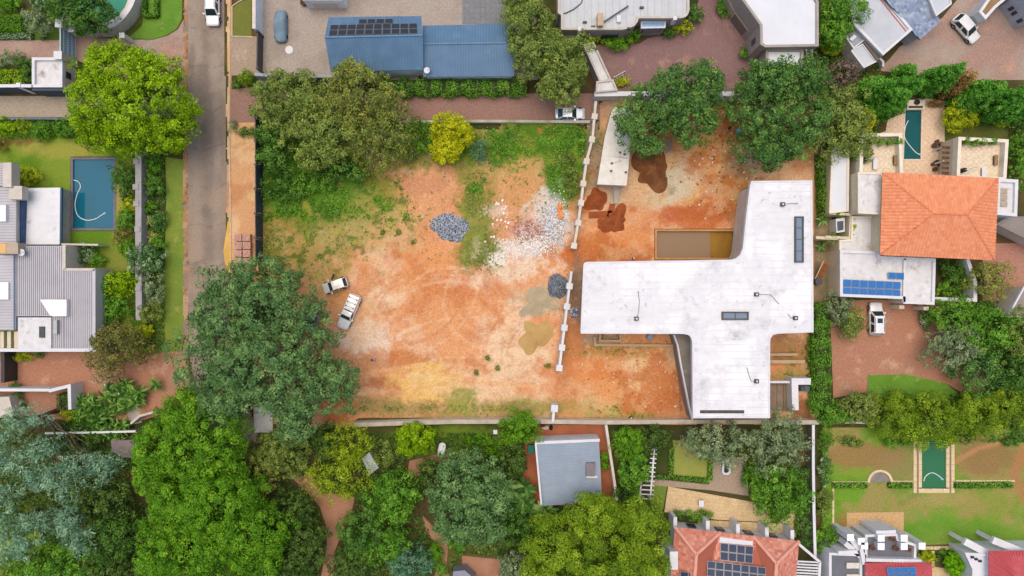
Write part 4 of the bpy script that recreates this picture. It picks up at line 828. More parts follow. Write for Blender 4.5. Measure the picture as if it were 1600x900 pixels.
for x, y in ((914, 34), (1003, 11), (927, 41), (983, 44)): roofbox(t, 'roof_vent', x, y, .55, .22, 3.8, 4.2, darkm)
b = B(); b.tube([P(944, 34, 4.2), P(982, 9, 4.2)], .1); part('flue_pipe', b, frame_m, t); b = B(); b.tube([P(x, y, 4.0) for x, y in ((874, 22), (885, 20), (897, 14), (908, 5), (913, -10))], .07); part('cable', b, frame_m, t)
for x, y in ((906, 45), (1055, 28)): roofbox(t, 'rain_head', x, y, .5, .5, 2.5, 4.4, white_wall)
t = thing('bay_window', 'glazed lean-to bay against the grey house', 'bay window', (1021, 50)); p = [(1002, 34), (1040, 33), (1039, 43), (1002, 44)]; w_ = ccw(W(p, 2.9)); b = B(); b.side(w_, -.1, 2.8); part('wall', b, grey_wall, t)
b = B(); b.ring(inset(w_, -.06), inset(w_, .12), 2.7, 2.95); part('frame', b, white_wall, t); b = B(); b.prism(inset(w_, .12), 2.75, 2.85); part('roof_glass', b, glossy('blue_glass', '#8fb8dc', .05), t)
opening(t, (1002, 44), (1039, 43), 2.9, .08, .92, 1.2, 2.4, skyglass)
t = thing('covered_walkway', 'narrow white roofed covered walkway running to the boundary wall', 'walkway', (935, 105)); flat_house(t, [(911, 69), (928, 66), (955, 124), (938, 129)], 2.8, grey_wall, dirty_white, MC['grey_cap'], .22, .3)
t = thing('gate_porch', 'small white roofed porch at the end of the covered walkway', 'porch', (945, 138)); flat_house(t, [(932, 127), (958, 124), (965, 141), (931, 144)], 3.0, grey_wall, dirty_white, MC['grey_cap'], .2, .25)
free_wall('white boundary wall north of the new house', [(929, 147), (1000, 146), (1100, 147), (1158, 146)], .55, 2.5, mat('wall_white2', '#d5d7da', '#c5c7ca', .8), cap=white_wall)
t = thing('side_gate', 'small dark metal gate left open in the maroon courtyard', 'gate', (962, 122)); a, c = Vector(P(956, 127)[:2]), Vector(P(974, 117)[:2])
for f in np.linspace(0, 1, 7): b = B(); q = a.lerp(c, f); b.obox(q.x, q.y, .07, .07, 0, .1, 1.8); part('bar', b, steel, t)
for z in (.15, 1.7): b = B(); b.seg(a, c, .07, z, z+.1); part('rail', b, steel, t)
# --- white garage house in the north-east
t = thing('house', 'white roofed grey house with angled garage front', 'house', (1225, 30)); hp = [(1125, -70), (1160, 0), (1188, 39), (1188.5, 69), (1196, 73.5), (1279, 72), (1279, 2), (1272, -8), (1272, -70)]
flat_house(t, hp, 6.0, grey_wall, white_roof, mat('grey_cap2', '#a8a29c', '#98928c', 1), .3, .3)
opening(t, (1125, -70), (1160, 0), 6, .35, 1.0, 0, 2.6, grey_wall, 'garage_door', MC['tan_box']); opening(t, (1160, 0), (1188, 39), 6, .05, .85, 0, 2.5, mat('garage_door', '#7a706a', '#6d645e', 1), 'garage_door', MC['tan_box']); opening(t, (1188, 39), (1188.5, 69), 6, .35, .65, 2.6, 4.2)
t = thing('house_annex', 'low white corrugated annex below the angled garage house', 'annex', (1225, 95)); flat_house(t, [(1197, 76), (1256, 76), (1254, 106), (1197, 106)], 4.6, grey_wall, white_roof, MC['grey_cap2'], .35, .3)
t = thing('ladder', 'pale steel service ladder between annex and white house', 'ladder', (1258, 90))
for x in (1260, 1269): b = B(); b.tube([P(x, 108, 0), P(x, 78, 5.2)], .08); part('rail', b, white_wall, t)
for k in range(7): b = B(); b.tube([P(1260, 104-k*4.2, .7+k*.7), P(1269, 104-k*4.2, .7+k*.7)], .04); part('rung', b, steel, t)
# --- rotated houses in the north-east
t = thing('house', 'pale grey metal roofed house turned diagonally with white parapets', 'house', (1385, 30)); p = [(1318, -45), (1350, -45), (1426, 46), (1380, 86), (1334, 38)]
lg = metal('light_metal', '#c3cad2', '#b7bfc8'); flat_house(t, p, 4.0, mat('lilac_wall', '#b8bcc8', '#a8acb8', 1), lg, white_wall, .35, .2)
b = B(); b.seg(P(1352, -30, 3.85), P(1416, 49, 3.85), .12, 3.8, 3.9); part('flashing', b, mat('red_line', '#c8706a', None, 1), t)
q4 = [P(1340, 40, 3.82), P(1380, 84, 3.82), P(1420, 46, 3.82), P(1352, -30, 3.82)]; part('roof_rib', ribs((q4[0], q4[1], q4[2], q4[3]), 26, .04, .04), lg, t, kind='stuff')
t = thing('house', 'blue grey slate roofed house beside the brown parking court', 'house', (1425, 15)); a, c, d, e = P(1366, -20, 4.6), P(1437, 62, 3.4), P(1470, 33, 3.4), P(1432, -20, 4.2)
slate_m = leafm('slate_tile', '#6c7c96', '#8494ac', '#a4b2c6', trans=0, spread=0)
b = B(); b.planes([[a, c, d, e]], .2); part('roof', b, mat('slate_under', '#5c6674', None, 1), t); tile_part(tiles([c, d, e, a], .4, .36, False), slate_m, t)
b = B(); b.side(inset([x[:2] for x in (a, c, d, e)], .25), -.1, 3.3); part('wall', b, MC['lilac_wall'], t)
for l, p, h, rm in (('white roofed block at the top edge beside the slate roof', [(1436, -40), (1480, -40), (1487, 6), (1463, 25)], 4.4, lg), ('small pale grey flat roof below the diagonal house', [(1330, 79), (1348, 68), (1370, 96), (1350, 106)], 3.0, lg), ('low grey flat roof with a white hatch beside the diagonal house', [(1318, 52), (1336, 40), (1354, 60), (1334, 76)], 3.2, metal('mid_metal', '#9aa1aa', '#8d949d')), ('narrow brown roofed link below the diagonal house', [(1350, 66), (1358, 59), (1380, 87), (1371, 94)], 3.3, metal('brown_metal', '#75685e', '#685c52'))):
    t = thing('outbuilding', l, 'outbuilding', p[0]); flat_house(t, p, h, pale_wall, rm, rm if 'brown' in l else white_wall, .15, .12)
    if 'hatch' in l: roofbox(t, 'hatch', 1333, 59, .5, .9, 3, 3.5, white_wall, -.8)
free_wall('short white curved kerb wall by the diagonal house', [(1374, 90), (1380, 96), (1380, 104)], .3, 1.0, white_wall)
t = thing('house', 'pale lilac house wall at the top right corner', 'house', (1620, 0)); gpoly = [(1560, 12), (1584, 46), (1640, 20), (1640, -60), (1590, -60)]
b = B(); b.side(W(gpoly), -.1, 6); part('wall', b, MC['lilac_wall'], t); b = B(); b.prism(inset(W(gpoly), -.2), 6, 6.25); part('roof', b, lg, t)
for f in (.2, .4, .75): 
    A, C = Vector(W([gpoly[0]])[0]), Vector(W([gpoly[1]])[0]); p_, q_ = A.lerp(C, f), A.lerp(C, f+.13); b = B(); b.seg(p_, q_, .1, 1.2, 2.2); part('window', b, glass, t)
t = thing('porch', 'white framed porch with brown deck near the top right corner', 'porch', (1550, 5)); flat_house(t, [(1530, 18), (1548, -8), (1580, -30), (1592, -18), (1556, 12), (1540, 30)], 3.2, white_wall, mat('brown_deck', '#9a7c58', '#8a6c4a', 1), white_wall, .35, .3)
# --- cream house with the orange tiled roof
t = thing('house', 'cream house with orange barrel tiled hip roof', 'house', (1465, 340))
zE, zR = 6.2, 8.4; NW, NE, SE, SW = P(1379, 270, zE), P(1559, 279, zE), P(1553, 406, zE), P(1375, 398, zE); RA, RB = P(1458, 334, zR), P(1511, 336, zR)
b = B(); b.planes([[NW, NE, RB, RA], [NE, SE, RB], [SE, SW, RA, RB], [SW, NW, RA]], .12); rf = part('roof', b, mat('tile_under', '#a8552f', None, 1), t)
otile = leafm('orange_tile', '#d68460', '#de9068', '#e69c78', trans=0, spread=0)
for pl in ([NE, NW, RA, RB], [SE, NE, RB], [SW, SE, RB, RA], [NW, SW, RA]): tile_part(tiles(pl, .44, .42, True), otile, rf)
for a, c in ((NW, RA), (SW, RA), (NE, RB), (SE, RB), (RA, RB)): part('ridge_cap', cap_line(a, c, .13), mat('orange_cap', '#dc8a66', '#cc7450', 2), rf)
b = B(); b.side(inset([x[:2] for x in (NW, NE, SE, SW)], .45), -.1, 6.1); part('wall', b, cream, t)
terr = pave('terrace_tile', '#e8dcc6', '#dccfb8', '#cdb594', w=.5, h=.5, ang=math.pi/4, mort=.03, off=0)
for l, p in (('cream walled roof terrace left of the teal pool', [(1345, 209), (1409, 208), (1411, 275), (1343, 277)]), ('cream walled roof terrace right of the teal pool', [(1498, 214), (1576, 218), (1572, 282), (1495, 278)])):
    t = thing('roof_terrace', l, 'terrace', p[2]); flat_house(t, p, 4.4, cream, terr, mat('cream_cap', '#e6e0d0', '#d8d2c0', 1), .42, 1.0)
    z = 3.42; cx = p[0][0]
    for k in range(4):
        X, Y, _ = P((1362 if cx < 1400 else 1508)+k*14, 222, z+.6); b = B(); b.cyl(X, Y, .22, z, z+.4, 10, .28); o = part('planter', b, MC['terracotta'], t)
        pts, nn, sz, ti, al = crown_pts([(X, Y, z+.75, .5, .5, .4)], .2, .16, .8); f_ = leaf_mesh('pot_foliage', pts, nn, sz, ti, leaf_style('mid'), ROOT[t.name]); f_.parent = o; ROOT[f_.name] = ROOT[t.name]
    for nm, x, y, lx, ly, hh, m in (('sun_bed', 1368 if cx < 1400 else 1538, 256 if cx < 1400 else 270, .6, 1.5, .35, white_wall), ('bench', 1400 if cx < 1400 else 1557, 250, .5, 1.4, .45, MC['brown_deck'])):
        b = B(); b.pbox(x, y, lx, ly, z+hh-.12, z+hh); X, Y, _ = P(x, y, z+hh)
        o = part(nm, b, m, t); b = B(); b.obox(X, Y, lx*.8, ly*.8, 0, z, z+hh-.12); part('base', b, frame_m, o)
    b = B(); X, Y, _ = P((1353 if cx < 1400 else 1509), 265 if cx > 1400 else 249, z+1); b.cyl(X, Y, .32, z, z+.9, 14, .3); o = part('kettle_barbecue', b, black, t)
    b = B(); b.tube([(X, Y, z+.9), (X+1.6, Y+.35, z+1.1)], .05); part('arm', b, steel, o)
t = thing('pergola', 'brown slatted pergola between teal pool patio and terrace', 'pergola', (1480, 250))
for k in range(6): b = B(); b.seg(P(1473, 230+k*8, 2.6), P(1487, 230.5+k*8, 2.6), .3, 2.45, 2.6); part('slat', b, mat('brown_wood', '#6e4a40', '#5c3c34', 1.5), t)
for y in (230, 252, 272): b = B(); X, Y, _ = P(1474, y, 2.4); b.obox(X, Y, .18, .18, 0, 0, 2.45); part('post', b, white_wall, t)
for l, p, h, wm, rm in (('narrow white roof strip left of the cream house', [(1300, 232), (1327, 216), (1326, 330), (1296, 333)], 3.2, cream, white_roof), ('white upper roof block against the orange tiles', [(1341, 269), (1379, 270), (1377, 335), (1341, 333)], 5.2, cream, dirty_white), ('white inner roof court below the upper block', [(1331, 338), (1373, 338), (1373, 394), (1312, 394), (1312, 375), (1330, 374)], 3.0, cream, dirty_white)):
    t = thing('roof_block', l, 'building', p[3]); flat_house(t, p, h, wm, rm, MC['cream_cap'], .25, .15)
t = thing('house_wing', 'stained white flat roofed wing carrying blue solar panels', 'house wing', (1390, 435)); flat_house(t, [(1313, 391), (1375, 393), (1375, 400), (1414, 402), (1462, 404), (1460, 476), (1412, 474), (1412, 467), (1313, 463)], 3.8, cream, dirty_white, white_wall, .35, .3)
b = B(); b.seg(P(1414, 404, 3.8), P(1413, 472, 3.8), .35, 3.4, 3.8); part('parapet_divider', b, white_wall, t)
solar('two rows of seven blue panels on the stained white roof', [P(1317, 436, 3.75), P(1407, 440, 3.75), P(1406, 465, 3.6), P(1316, 461, 3.6)], 7, 2, blue_cell); solar('pair of blue panels on the stained white roof', [P(1387, 425, 3.75), P(1412, 426, 3.75), P(1412, 437, 3.65), P(1387, 436, 3.65)], 2, 1, blue_cell)
for x, y in ((1393, 479), (1430, 481)): b = B(); X, Y, _ = P(x, y, .0); b.obox(X, Y, .7, .5, 0, -.1, 2.6); solo('porch_column', b, cream, 'cream porch column %s the white parked car' % ('just right of' if x < 1400 else 'further right of'), 'column')
t = thing('skylight_box', 'white framed box skylight right of the orange roof', 'skylight', (1570, 310)); flat_house(t, [(1559, 279), (1591, 281), (1589, 338), (1557, 335)], 5.5, white_wall, dirty_white, white_wall, .4, .35)
for k in range(3): b = B(); b.prism(W([(1562, 294+k*10), (1574, 294.5+k*10), (1574, 303+k*10), (1562, 302.5+k*10)], 5.35), 5.2, 5.35); part('pane', b, mat('blind', '#b5a894', '#a0947f', 2), t)
t = thing('house', 'grey ribbed roof at the right edge below the box skylight', 'house', (1600, 370)); a, c, d, e = P(1556, 350, 3.2), P(1575, 338, 3.6), P(1640, 338, 3.6), P(1640, 392, 3.2)
b = B(); b.planes([[a, c, d, e]], .15); part('roof', b, metal('taupe_metal', '#938a84', '#857c76'), t); part('roof_rib', ribs((a, e, d, c), 22), MC['taupe_metal'], t, kind='stuff'); b = B(); b.side(inset([x[:2] for x in (a, c, d, e)], .2), -.1, 3.0); part('wall', b, pale_wall, t)
t = thing('house', 'pale roof corner with solar panels at the right edge', 'house', (1595, 480)); flat_house(t, [(1574, 495), (1600, 448), (1660, 448), (1660, 500)], 3.4, pale_wall, MC['taupe_metal'], white_wall, .2, .2)
free_wall('white planter wall right of the solar panel roof', [(1461, 467), (1524, 469), (1524, 440), (1512, 405)], .5, 2.2, white_wall)
free_wall('cream service yard wall beside the large white roof', [(1275, 371), (1312, 373), (1312, 455)], .4, 2.6, cream); free_wall('ivy topped cream courtyard wall near the large white roof', [(1296, 333), (1330, 335), (1328, 372), (1290, 370)], .35, 2.8, cream)
t = thing('staircase', 'brown timber stair beside the large white roof', 'staircase', (1277, 440))
a, c = Vector(P(1278, 437, .2)), Vector(P(1291, 410, 2.2))
for k in range(9): q = a.lerp(c, (k+.5)/9); b = B(); b.obox(q.x, q.y, .9, .36, -.45, q.z-.2, q.z); part('tread', b, mat('rust_wood', '#9a5f40', '#86502f', 1.5), t)
b = B(); b.tube([a+Vector((-.5, .1, .2)), c+Vector((-.5, .1, .2))], .09); part('stringer', b, cream, t)
t = thing('water_drum', 'round black drum at the foot of the timber stair', 'drum', (1280, 440)); b = B(); X, Y, _ = P(1280, 440, 1); b.cyl(X, Y, .5, 0, .9, 16, .48); part('body', b, black, t); b = B(); b.cyl(X, Y, .52, .86, .95, 16); part('rim', b, frame_m, t)
t = thing('courtyard_window', 'white framed window box in the ivy courtyard', 'window', (1313, 352)); b = B(); b.prism(W([(1306, 342), (1320, 340), (1320, 362), (1307, 364)], 2), 0, 2); part('frame', b, white_wall, t); b = B(); b.prism(W([(1308, 346), (1318, 345), (1318, 359), (1309, 361)], 2.05), 1.9, 2.04); part('pane', b, glass, t)
# --- the large new white house
MH = [(912, 414), (913, 411), (917, 409.5), (1143, 406), (1150, 404), (1157, 398), (1161, 388), (1166, 340), (1172, 292), (1174, 283), (1269, 282), (1271, 519), (1216, 521), (1208, 523), (1204, 528), (1203, 535), (1203, 653), (1083, 653), (1082, 534), (1080, 527), (1076, 523), (1068, 521.5), (908, 521), (907.5, 516)]
t = thing('new_house', 'large new white flat roofed house with curved inner corners', 'house', (1130, 460)); HM = 6.5
mm = ccw(W(MH, HM)); b = B(); b.prism(mm, HM-.75, HM-.12); part('roof_slab', b, white_wall, t)
membrane = mat('new_membrane', '#e6e7e8', '#dcdddf', .35, rough=.6, fine=('#c0c7d0', .9, .55), stain=[('#b6b9bd', .4, .53, .72), ('#9b9da0', 1.0, .6, .74), ('#eceef0', .22, .5, .64), ('#c4b6a6', .3, .64, .8)], stretch=(.25, 1.6, 1), bump=.05)
b = B(); b.prism(inset(mm, .2), HM-.2, HM-.06); part('membrane', b, membrane, t); b = B(); b.ring(inset(mm, -.03), inset(mm, .22), HM-.3, HM); part('parapet', b, white_wall, t)
for k in range(34):
    y = 288+k*10.9
    xs = [(1176, 1268)] if y < 408 else [(914, 1268)] if y < 518 else [(1086, 1201)]
    for x0, x1 in xs: b = B(); b.seg(P(x0, y, HM), P(x1, y, HM), .09, HM-.07, HM-.045); part('membrane_seam', b, mat('seam_pale', '#c9ccd1', '#dee1e5', .35), t)
b = B(); b.side(inset(mm, .55), -.1, HM-.7); part('wall', b, mat('new_wall', '#cfc9c0', '#bdb5aa', .8), t)
for l, x0, y0, x1, y1 in (('', 1242, 338, 1256, 410), ('', 1128, 487, 1170, 500)):
    w_ = ccw(W([(x0, y0), (x1, y0), (x1, y1), (x0, y1)], HM+.2)); b = B(); b.ring(w_, inset(w_, .2), HM-.2, HM+.22); o = part('skylight', b, frame_m, t); b = B(); b.prism(inset(w_, .18), HM-.1, HM+.12); part('pane', b, skyglass, o)
    lon = (y1-y0) > (x1-x0)
    for k in (1, 2, 3) if lon else (1,):
        f = k/4 if lon else .5; pa, pb = ((x0, y0+(y1-y0)*f), (x1, y0+(y1-y0)*f)) if lon else ((x0+(x1-x0)*f, y0), (x0+(x1-x0)*f, y1)); b = B(); b.seg(P(*pa, HM+.2), P(*pb, HM+.2), .08, HM, HM+.19); part('glazing_bar', b, frame_m, o)
w_ = W([(1094, 641), (1163, 641), (1163, 646), (1094, 646)], HM); b = B(); b.prism(w_, HM-.1, HM-.03); o = part('roof_slot', b, mat('slot_dark', '#5a524c', '#484240', 2), t)
for x, y, c_ in ((995, 498, [(998, 487), (999, 470), (997, 455)]), (1183, 460, [(1195, 460), (1205, 461), (1217, 475)]), (1244, 497, [(1236, 497), (1231, 490)]), (1183, 596, [(1174, 596), (1170, 585), (1167, 574)]), (1224, 319, [(1235, 318), (1247, 318)])):
    b = B(); b.pbox(x, y, .52, .52, HM-.1, HM+.4); o = part('roof_vent', b, darkm, t); b = B(); b.pbox(x, y, .22, .22, HM+.4, HM+.5); part('cap', b, white_wall, o)
    b = B(); b.tube([P(x, y, HM+.05)]+[P(i, j, HM+.05) for i, j in c_], .03, 5); part('cable', b, frame_m, o)
raw = mat('raw_concrete', '#8f897f', '#7f7970', .7, fine=('#6a655d', 3, .4), stain=('#a39c90', .8, .58, .72)); ls = [(1053, 523), (1059, 540), (1064, 570), (1071, 605), (1077, 635), (1082, 655), (1110, 655), (1110, 521)]
b = B(); b.prism(W(ls, 3.3), -.1, 3.1); part('lower_slab', b, raw, t); b = B(); b.wall([P(x, y, 3.4)[:2] for x, y in ls[:6]], .18, 2.9, 3.5); part('slab_rim', b, white_wall, t)
ls = [(1151, 404), (1156, 397), (1159, 386), (1164, 340), (1170, 292), (1180, 292), (1180, 404)]; b = B(); b.prism(W(ls, 3.6), -.1, 3.5); part('lower_slab', b, raw, t); b = B(); b.wall([P(x, y, 3.6)[:2] for x, y in ls[:5]], .14, 3.1, 3.65); part('slab_rim', b, frame_m, t)
b = B(); b.pbox(909.5, 506, .16, 1.1, 3, 4.6); part('window', b, glass, t)
plaster = mat('plaster', '#bfa888', '#ae9676', .8, fine=('#95805f', 3, .4))
free_wall('low plastered foundation wall in the south court', [(929, 526), (930, 539), (1058, 540)], .35, .55, plaster); t = thing('foundation_room', 'small unroofed plastered room under the roof edge', 'foundation', (955, 528)); w_ = W([(936, 516), (971, 516), (971, 534), (936, 534)], 1.3); b = B(); b.ring(w_, inset(w_, .3), -.1, 1.3); part('wall', b, plaster, t); w2 = W([(943, 518), (966, 518), (966, 529), (943, 529)], .5); b = B(); b.ring(w2, inset(w2, .2), -.1, .6); part('inner_wall', b, plaster, t)
for l, y, x1, ww in (('upper short plaster beam in the east yard', 554, 1246, .35), ('lower long plaster beam in the east yard', 565, 1258, .5)): b = B(); b.seg(P(1200, y, 1), P(x1, y, 1), ww, -.1, 1.0); solo('plaster_beam', b, plaster, l, 'beam')
b = B()
t = thing('yard_deck', 'brown boarded deck in the east yard', 'deck', (1220, 620))
for k in range(3): b = B(); b.prism(W([(1204+k*10.2, 600), (1213.6+k*10.2, 600), (1213.6+k*10.2, 642), (1204+k*10.2, 642)], .4), -.05, .4); part('board', b, mat('deck_brown', '#8a7866', '#7a6858', 1), t)
b = B(); b.seg(P(1202, 597, 1.6), P(1236, 597, 1.6), .3, -.1, 1.6); solo('yard_wall', b, white_wall, 'low white wall above the boarded deck', 'wall')
free_wall('white L shaped service wall by the air conditioner', [(1267, 596), (1242, 596), (1243, 641)], .9, 2.2, white_wall, name='service_wall')
t = thing('air_conditioner', 'dark outdoor air conditioner unit behind the white service wall', 'air conditioner', (1258, 607)); b = B(); b.pbox(1258, 607, 1.3, .8, 0, .95); part('case', b, glossy('ac_grey', '#4c5560', .5), t); X, Y, _ = P(1254, 607, .97); b = B(); b.ring([(X+.3*math.cos(k*math.pi/10), Y+.3*math.sin(k*math.pi/10)) for k in range(20)], [(X+.2*math.cos(k*math.pi/10), Y+.2*math.sin(k*math.pi/10)) for k in range(20)], .94, .99); part('fan_ring', b, black, t)
# --- walls of the plot
wh = mat('site_wall', '#dcd6ca', '#cbc3b4', 1, fine=('#aaa294', 2.5, .4))
free_wall('long cream pier wall along the site store', [(931, 158), (926, 215), (916.5, 252), (911.5, 287), (908, 317), (903.5, 348), (897, 386)], .34, 2.1, wh, piers=[(929, 182), (925, 218), (916.5, 252), (911.5, 287), (908, 317), (903.5, 348), (897, 384)], pw_=.8)
free_wall('short white pier wall beside the grey gravel', [(893, 424), (890, 447), (886, 479), (882, 512), (878, 543), (874, 576)], .34, 2.1, white_wall, piers=[(890, 447), (886, 479), (882, 512), (878, 543), (874, 575)], pw_=.85)
free_wall('white wall stub with a square pier on the southern boundary', [(866, 634), (864, 660)], .34, 2.1, white_wall, piers=[(866.5, 638)], pw_=.95)
free_wall('weathered southern boundary wall of the plot', [(553, 664), (640, 661), (705, 659), (860, 659), (946, 660), (1080, 659), (1280, 660)], .5, 1.8, wh, cap=mat('south_cap', '#bcb3a4', '#a69d8c', .8))
free_wall('beige boundary wall between cottage and pergola garden', [(947, 664), (953, 705), (959, 745), (964, 782)], .35, 1.8, wh); free_wall('white topped wall between the southern gardens', [(1271, 664), (1271, 730), (1272, 800), (1274, 872)], .3, 2.0, mat('dark_wall', '#7d7a74', '#6a6760', 1), cap=white_wall)
free_wall('grey wall under the trees right of the plot', [(1274, 659), (1340, 660), (1440, 664), (1600, 655)], .35, 1.5, pale_wall)
t = thing('panel_fence', 'charcoal panel fence between street verge and empty plot', 'fence', (410, 290)); fp = mat('charcoal_panel', '#3c4552', '#333b46', 1, rough=.6)
for k in range(6): b = B(); b.seg(P(410, 191+k*37), P(410.5, 225+k*37), .12, -.05, 2.7); part('panel', b, fp, t)
for k in range(7): b = B(); X, Y, _ = P(410, 188.5+k*37); b.obox(X, Y, .3, .32, 0, -.05, 2.85); part('post', b, frame_m, t); b = B(); b.tube([(X, Y, 2.5), (X+.9, Y, 3.0)], .03); part('bracket', b, steel, t)
t = thing('site_store', 'long white flat roofed site store under the tree', 'shed', (960, 250)); sp_ = [(957, 168), (994, 165), (986, 222), (979, 290), (933, 288), (945, 214)]
w_ = ccw(W(sp_, 2.7)); b = B(); b.side(inset(w_, .12), -.1, 2.6); part('wall', b, cream, t); b = B(); b.prism(w_, 2.55, 2.7); part('roof', b, mat('store_roof', '#e4e2dc', '#d5d0c6', .8, fine=('#b8ad9c', 2, .3), stain=('#c08a68', .5, .64, .78)), t)
b = B(); b.prism(inset(w_, .25), 2.69, 2.73); part('sheet', b, MC['store_roof'], t)
for p_, q_ in (((958, 244), (980, 247)), ((956, 255), (972, 251)), ((969, 238), (968, 250))): b = B(); b.tube([P(*p_, 2.85), P(*q_, 2.85)], .05); part('pole', b, steel, t)
for x, y in ((956, 255), (969, 238), (976, 241), (955, 267), (978, 269)): b = B(); b.pbox(x, y, .3, .25, 2.7, 2.9); part('weight', b, frame_m, t)
b = B(); b.prism(W([(957, 286), (966, 240), (974, 242), (966, 318), (960, 318)], .3), 0, .3); solo('concrete_ramp', b, concrete, 'narrow concrete strip below the site store', 'ramp')
b = B(); b.prism(W([(397, 612), (426, 610), (426, 676), (397, 676)], .3), -.05, .3); solo('concrete_slab', b, dirty_white, 'stained pale concrete slab under the big street tree', 'slab'); free_wall('thin white post rail beside the concrete slab', [(433, 590), (434, 676)], .12, 1.5, white_wall, name='rail_fence', cat='fence')
# --- cottage
t = thing('cottage', 'small cottage with pale blue grey metal roof', 'cottage', (890, 740)); a, c, d, e = P(837, 694, 3.3), P(936, 691, 3.3), P(941, 784, 2.7), P(848, 790, 2.7)
bgm = metal('bluegrey_metal', '#93a3b4', '#8797a8', [('#8b6f66', .5, .66, .78)]); b = B(); b.planes([[a, c, d, e]], .15); part('roof', b, bgm, t); part('roof_rib', ribs((a, e, d, c), 34, .05, .05), bgm, t, kind='stuff')
b = B(); b.side(inset([x[:2] for x in (a, c, d, e)], .2), -.1, 2.7); part('wall', b, white_wall, t); b = B(); b.wall([P(836, 692, 3.45)[:2], P(937, 688, 3.45)[:2]], .4, -.1, 3.45); part('parapet_wall', b, white_wall, t); b = B(); b.wall([P(837, 693, 3.4)[:2], P(846, 789, 3.4)[:2]], .25, 2.2, 3.4); part('barge', b, white_wall, t)
b = B(); b.pbox(923, 734, 1.2, 1.8, 2.9, 3.6); o = part('chimney', b, mat('skylight_brown', '#857d80', '#746c70', 2), t); b = B(); b.pbox(925, 745, 1.5, .3, 2.9, 3.3); part('flashing', b, white_wall, o)
for f0, f1 in ((.05, .38), (.55, .8)): opening(t, (836, 691), (937, 687), 3.45, f0, f1, .9, 2.1, glass, 'window', MC['brown_deck'])
b = B(); b.pbox(830, 702, .95, 1.2, 0, .7); solo('utility_box', b, mat('teal_box', '#1f7a68', '#2c6c60', 1), 'dark teal box beside the cottage wall', 'box')
# --- tiled house in the south
t = thing('house', 'house with weathered terracotta tiled hip roof and navy panels', 'house', (1150, 880)); e_, r_ = 3.6, 6.2
V = lambda x, y, z: P(x, y, z)
pls = [[V(1125, 832, e_), V(1055, 824, e_), V(1088, 866, r_)], [V(1055, 824, e_), V(1046, 930, e_), V(1083, 930, r_), V(1088, 866, r_)], [V(1177, 838, e_), V(1125, 832, e_), V(1098, 935, r_), V(1204, 935, r_)], [V(1125, 832, e_), V(1088, 866, r_), V(1083, 930, r_), V(1098, 935, r_)], [V(1177, 838, e_), V(1213, 880, r_), V(1210, 935, r_), V(1204, 935, r_)], [V(1248, 846, e_), V(1177, 838, e_), V(1213, 880, r_)], [V(1248, 846, e_), V(1240, 935, e_), V(1210, 935, r_), V(1213, 880, r_)]]
b = B(); b.planes(pls, .12); rf = part('roof', b, mat('terra_under', '#a85f4c', None, 1), t); tt_ = leafm('terra_tile', '#b8705c', '#cc8470', '#dda08c', trans=0, spread=0)
for pl in (pls[0], pls[1], pls[2], pls[5], pls[6]): tile_part(tiles(pl, .42, .4, False, .06), tt_, rf)
for a, c in ((V(1055, 824, e_), V(1088, 866, r_)), (V(1125, 832, e_), V(1088, 866, r_)), (V(1088, 866, r_), V(1083, 930, r_)), (V(1177, 838, e_), V(1213, 880, r_)), (V(1248, 846, e_), V(1213, 880, r_)), (V(1213, 880, r_), V(1210, 935, r_))): part('ridge_cap', cap_line(a, c, .24), mat('terra_cap', '#e6a694', '#da9884', 1.5), rf)
b = B(); b.add([V(1048, 929, e_-.1), V(1083, 929, r_-.15), V(1098, 933, r_-.15), V(1204, 933, r_-.15), V(1210, 933, r_-.15), V(1239, 933, e_-.1)], [(0, 1, 2, 3, 4, 5)]); part('gable', b, white_wall, t)
w_ = inset(W([(1055, 824), (1248, 846), (1240, 935), (1046, 930)], e_), .3); b = B(); b.side(w_, -.1, e_-.1); part('wall', b, white_wall, t)
for f in (.12, .36, .6, .8): opening(t, (1057, 826), (1246, 848), e_, f, f+.07, .8, 2.3)
for f in (0, .27, .52, .76, .97): A, C = Vector(W([(1057, 825)], e_)[0]), Vector(W([(1247, 846)], e_)[0]); q = A.lerp(C, f); b = B(); b.obox(q.x, q.y+.5, .5, 1.5, .0, -.1, 2.9); part('buttress', b, white_wall, t)
m0, m1, m2, m3 = [Vector(v) for v in (pls[2][1], pls[2][0], pls[2][3], pls[2][2])]
mid = lambda u, v: m0.lerp(m1, u).lerp(m3.lerp(m2, u), v)
def onm(px, py):
    best = min(((mid(u, v), u, v) for u in np.linspace(-.3, 1.3, 81) for v in np.linspace(0, 1, 61)), key=lambda q: (800+q[0].x*H*S/(H-q[0].z)-px)**2+(450-q[0].y*H*S/(H-q[0].z)-py)**2); return best[0]
UP = Vector((0, 0, .1)); solar('upper block of eight navy panels on the terracotta roof', [onm(1124, 848)+UP, onm(1176, 853)+UP, onm(1176, 880)+UP, onm(1124, 874)+UP], 4, 2, navy_cell); solar('lower row of navy panels on the terracotta roof', [onm(1103, 874)+UP*4, onm(1194, 885)+UP*4, onm(1194, 908)+UP*4, onm(1102, 898)+UP*4], 7, 2, navy_cell)
b = B(); q = [onm(1124, 839)+UP, onm(1176, 846)+UP, onm(1176, 852)+UP, onm(1124, 847)+UP]; b.planes([q], .1); part('roof_light', b, white_wall, t)
solar('pair of navy panels at the bottom left of the terracotta roof', [P(1063, 892, 5.2), P(1089, 895, 5.9), P(1089, 907, 5.9), P(1063, 904, 5.2)], 2, 1, navy_cell)
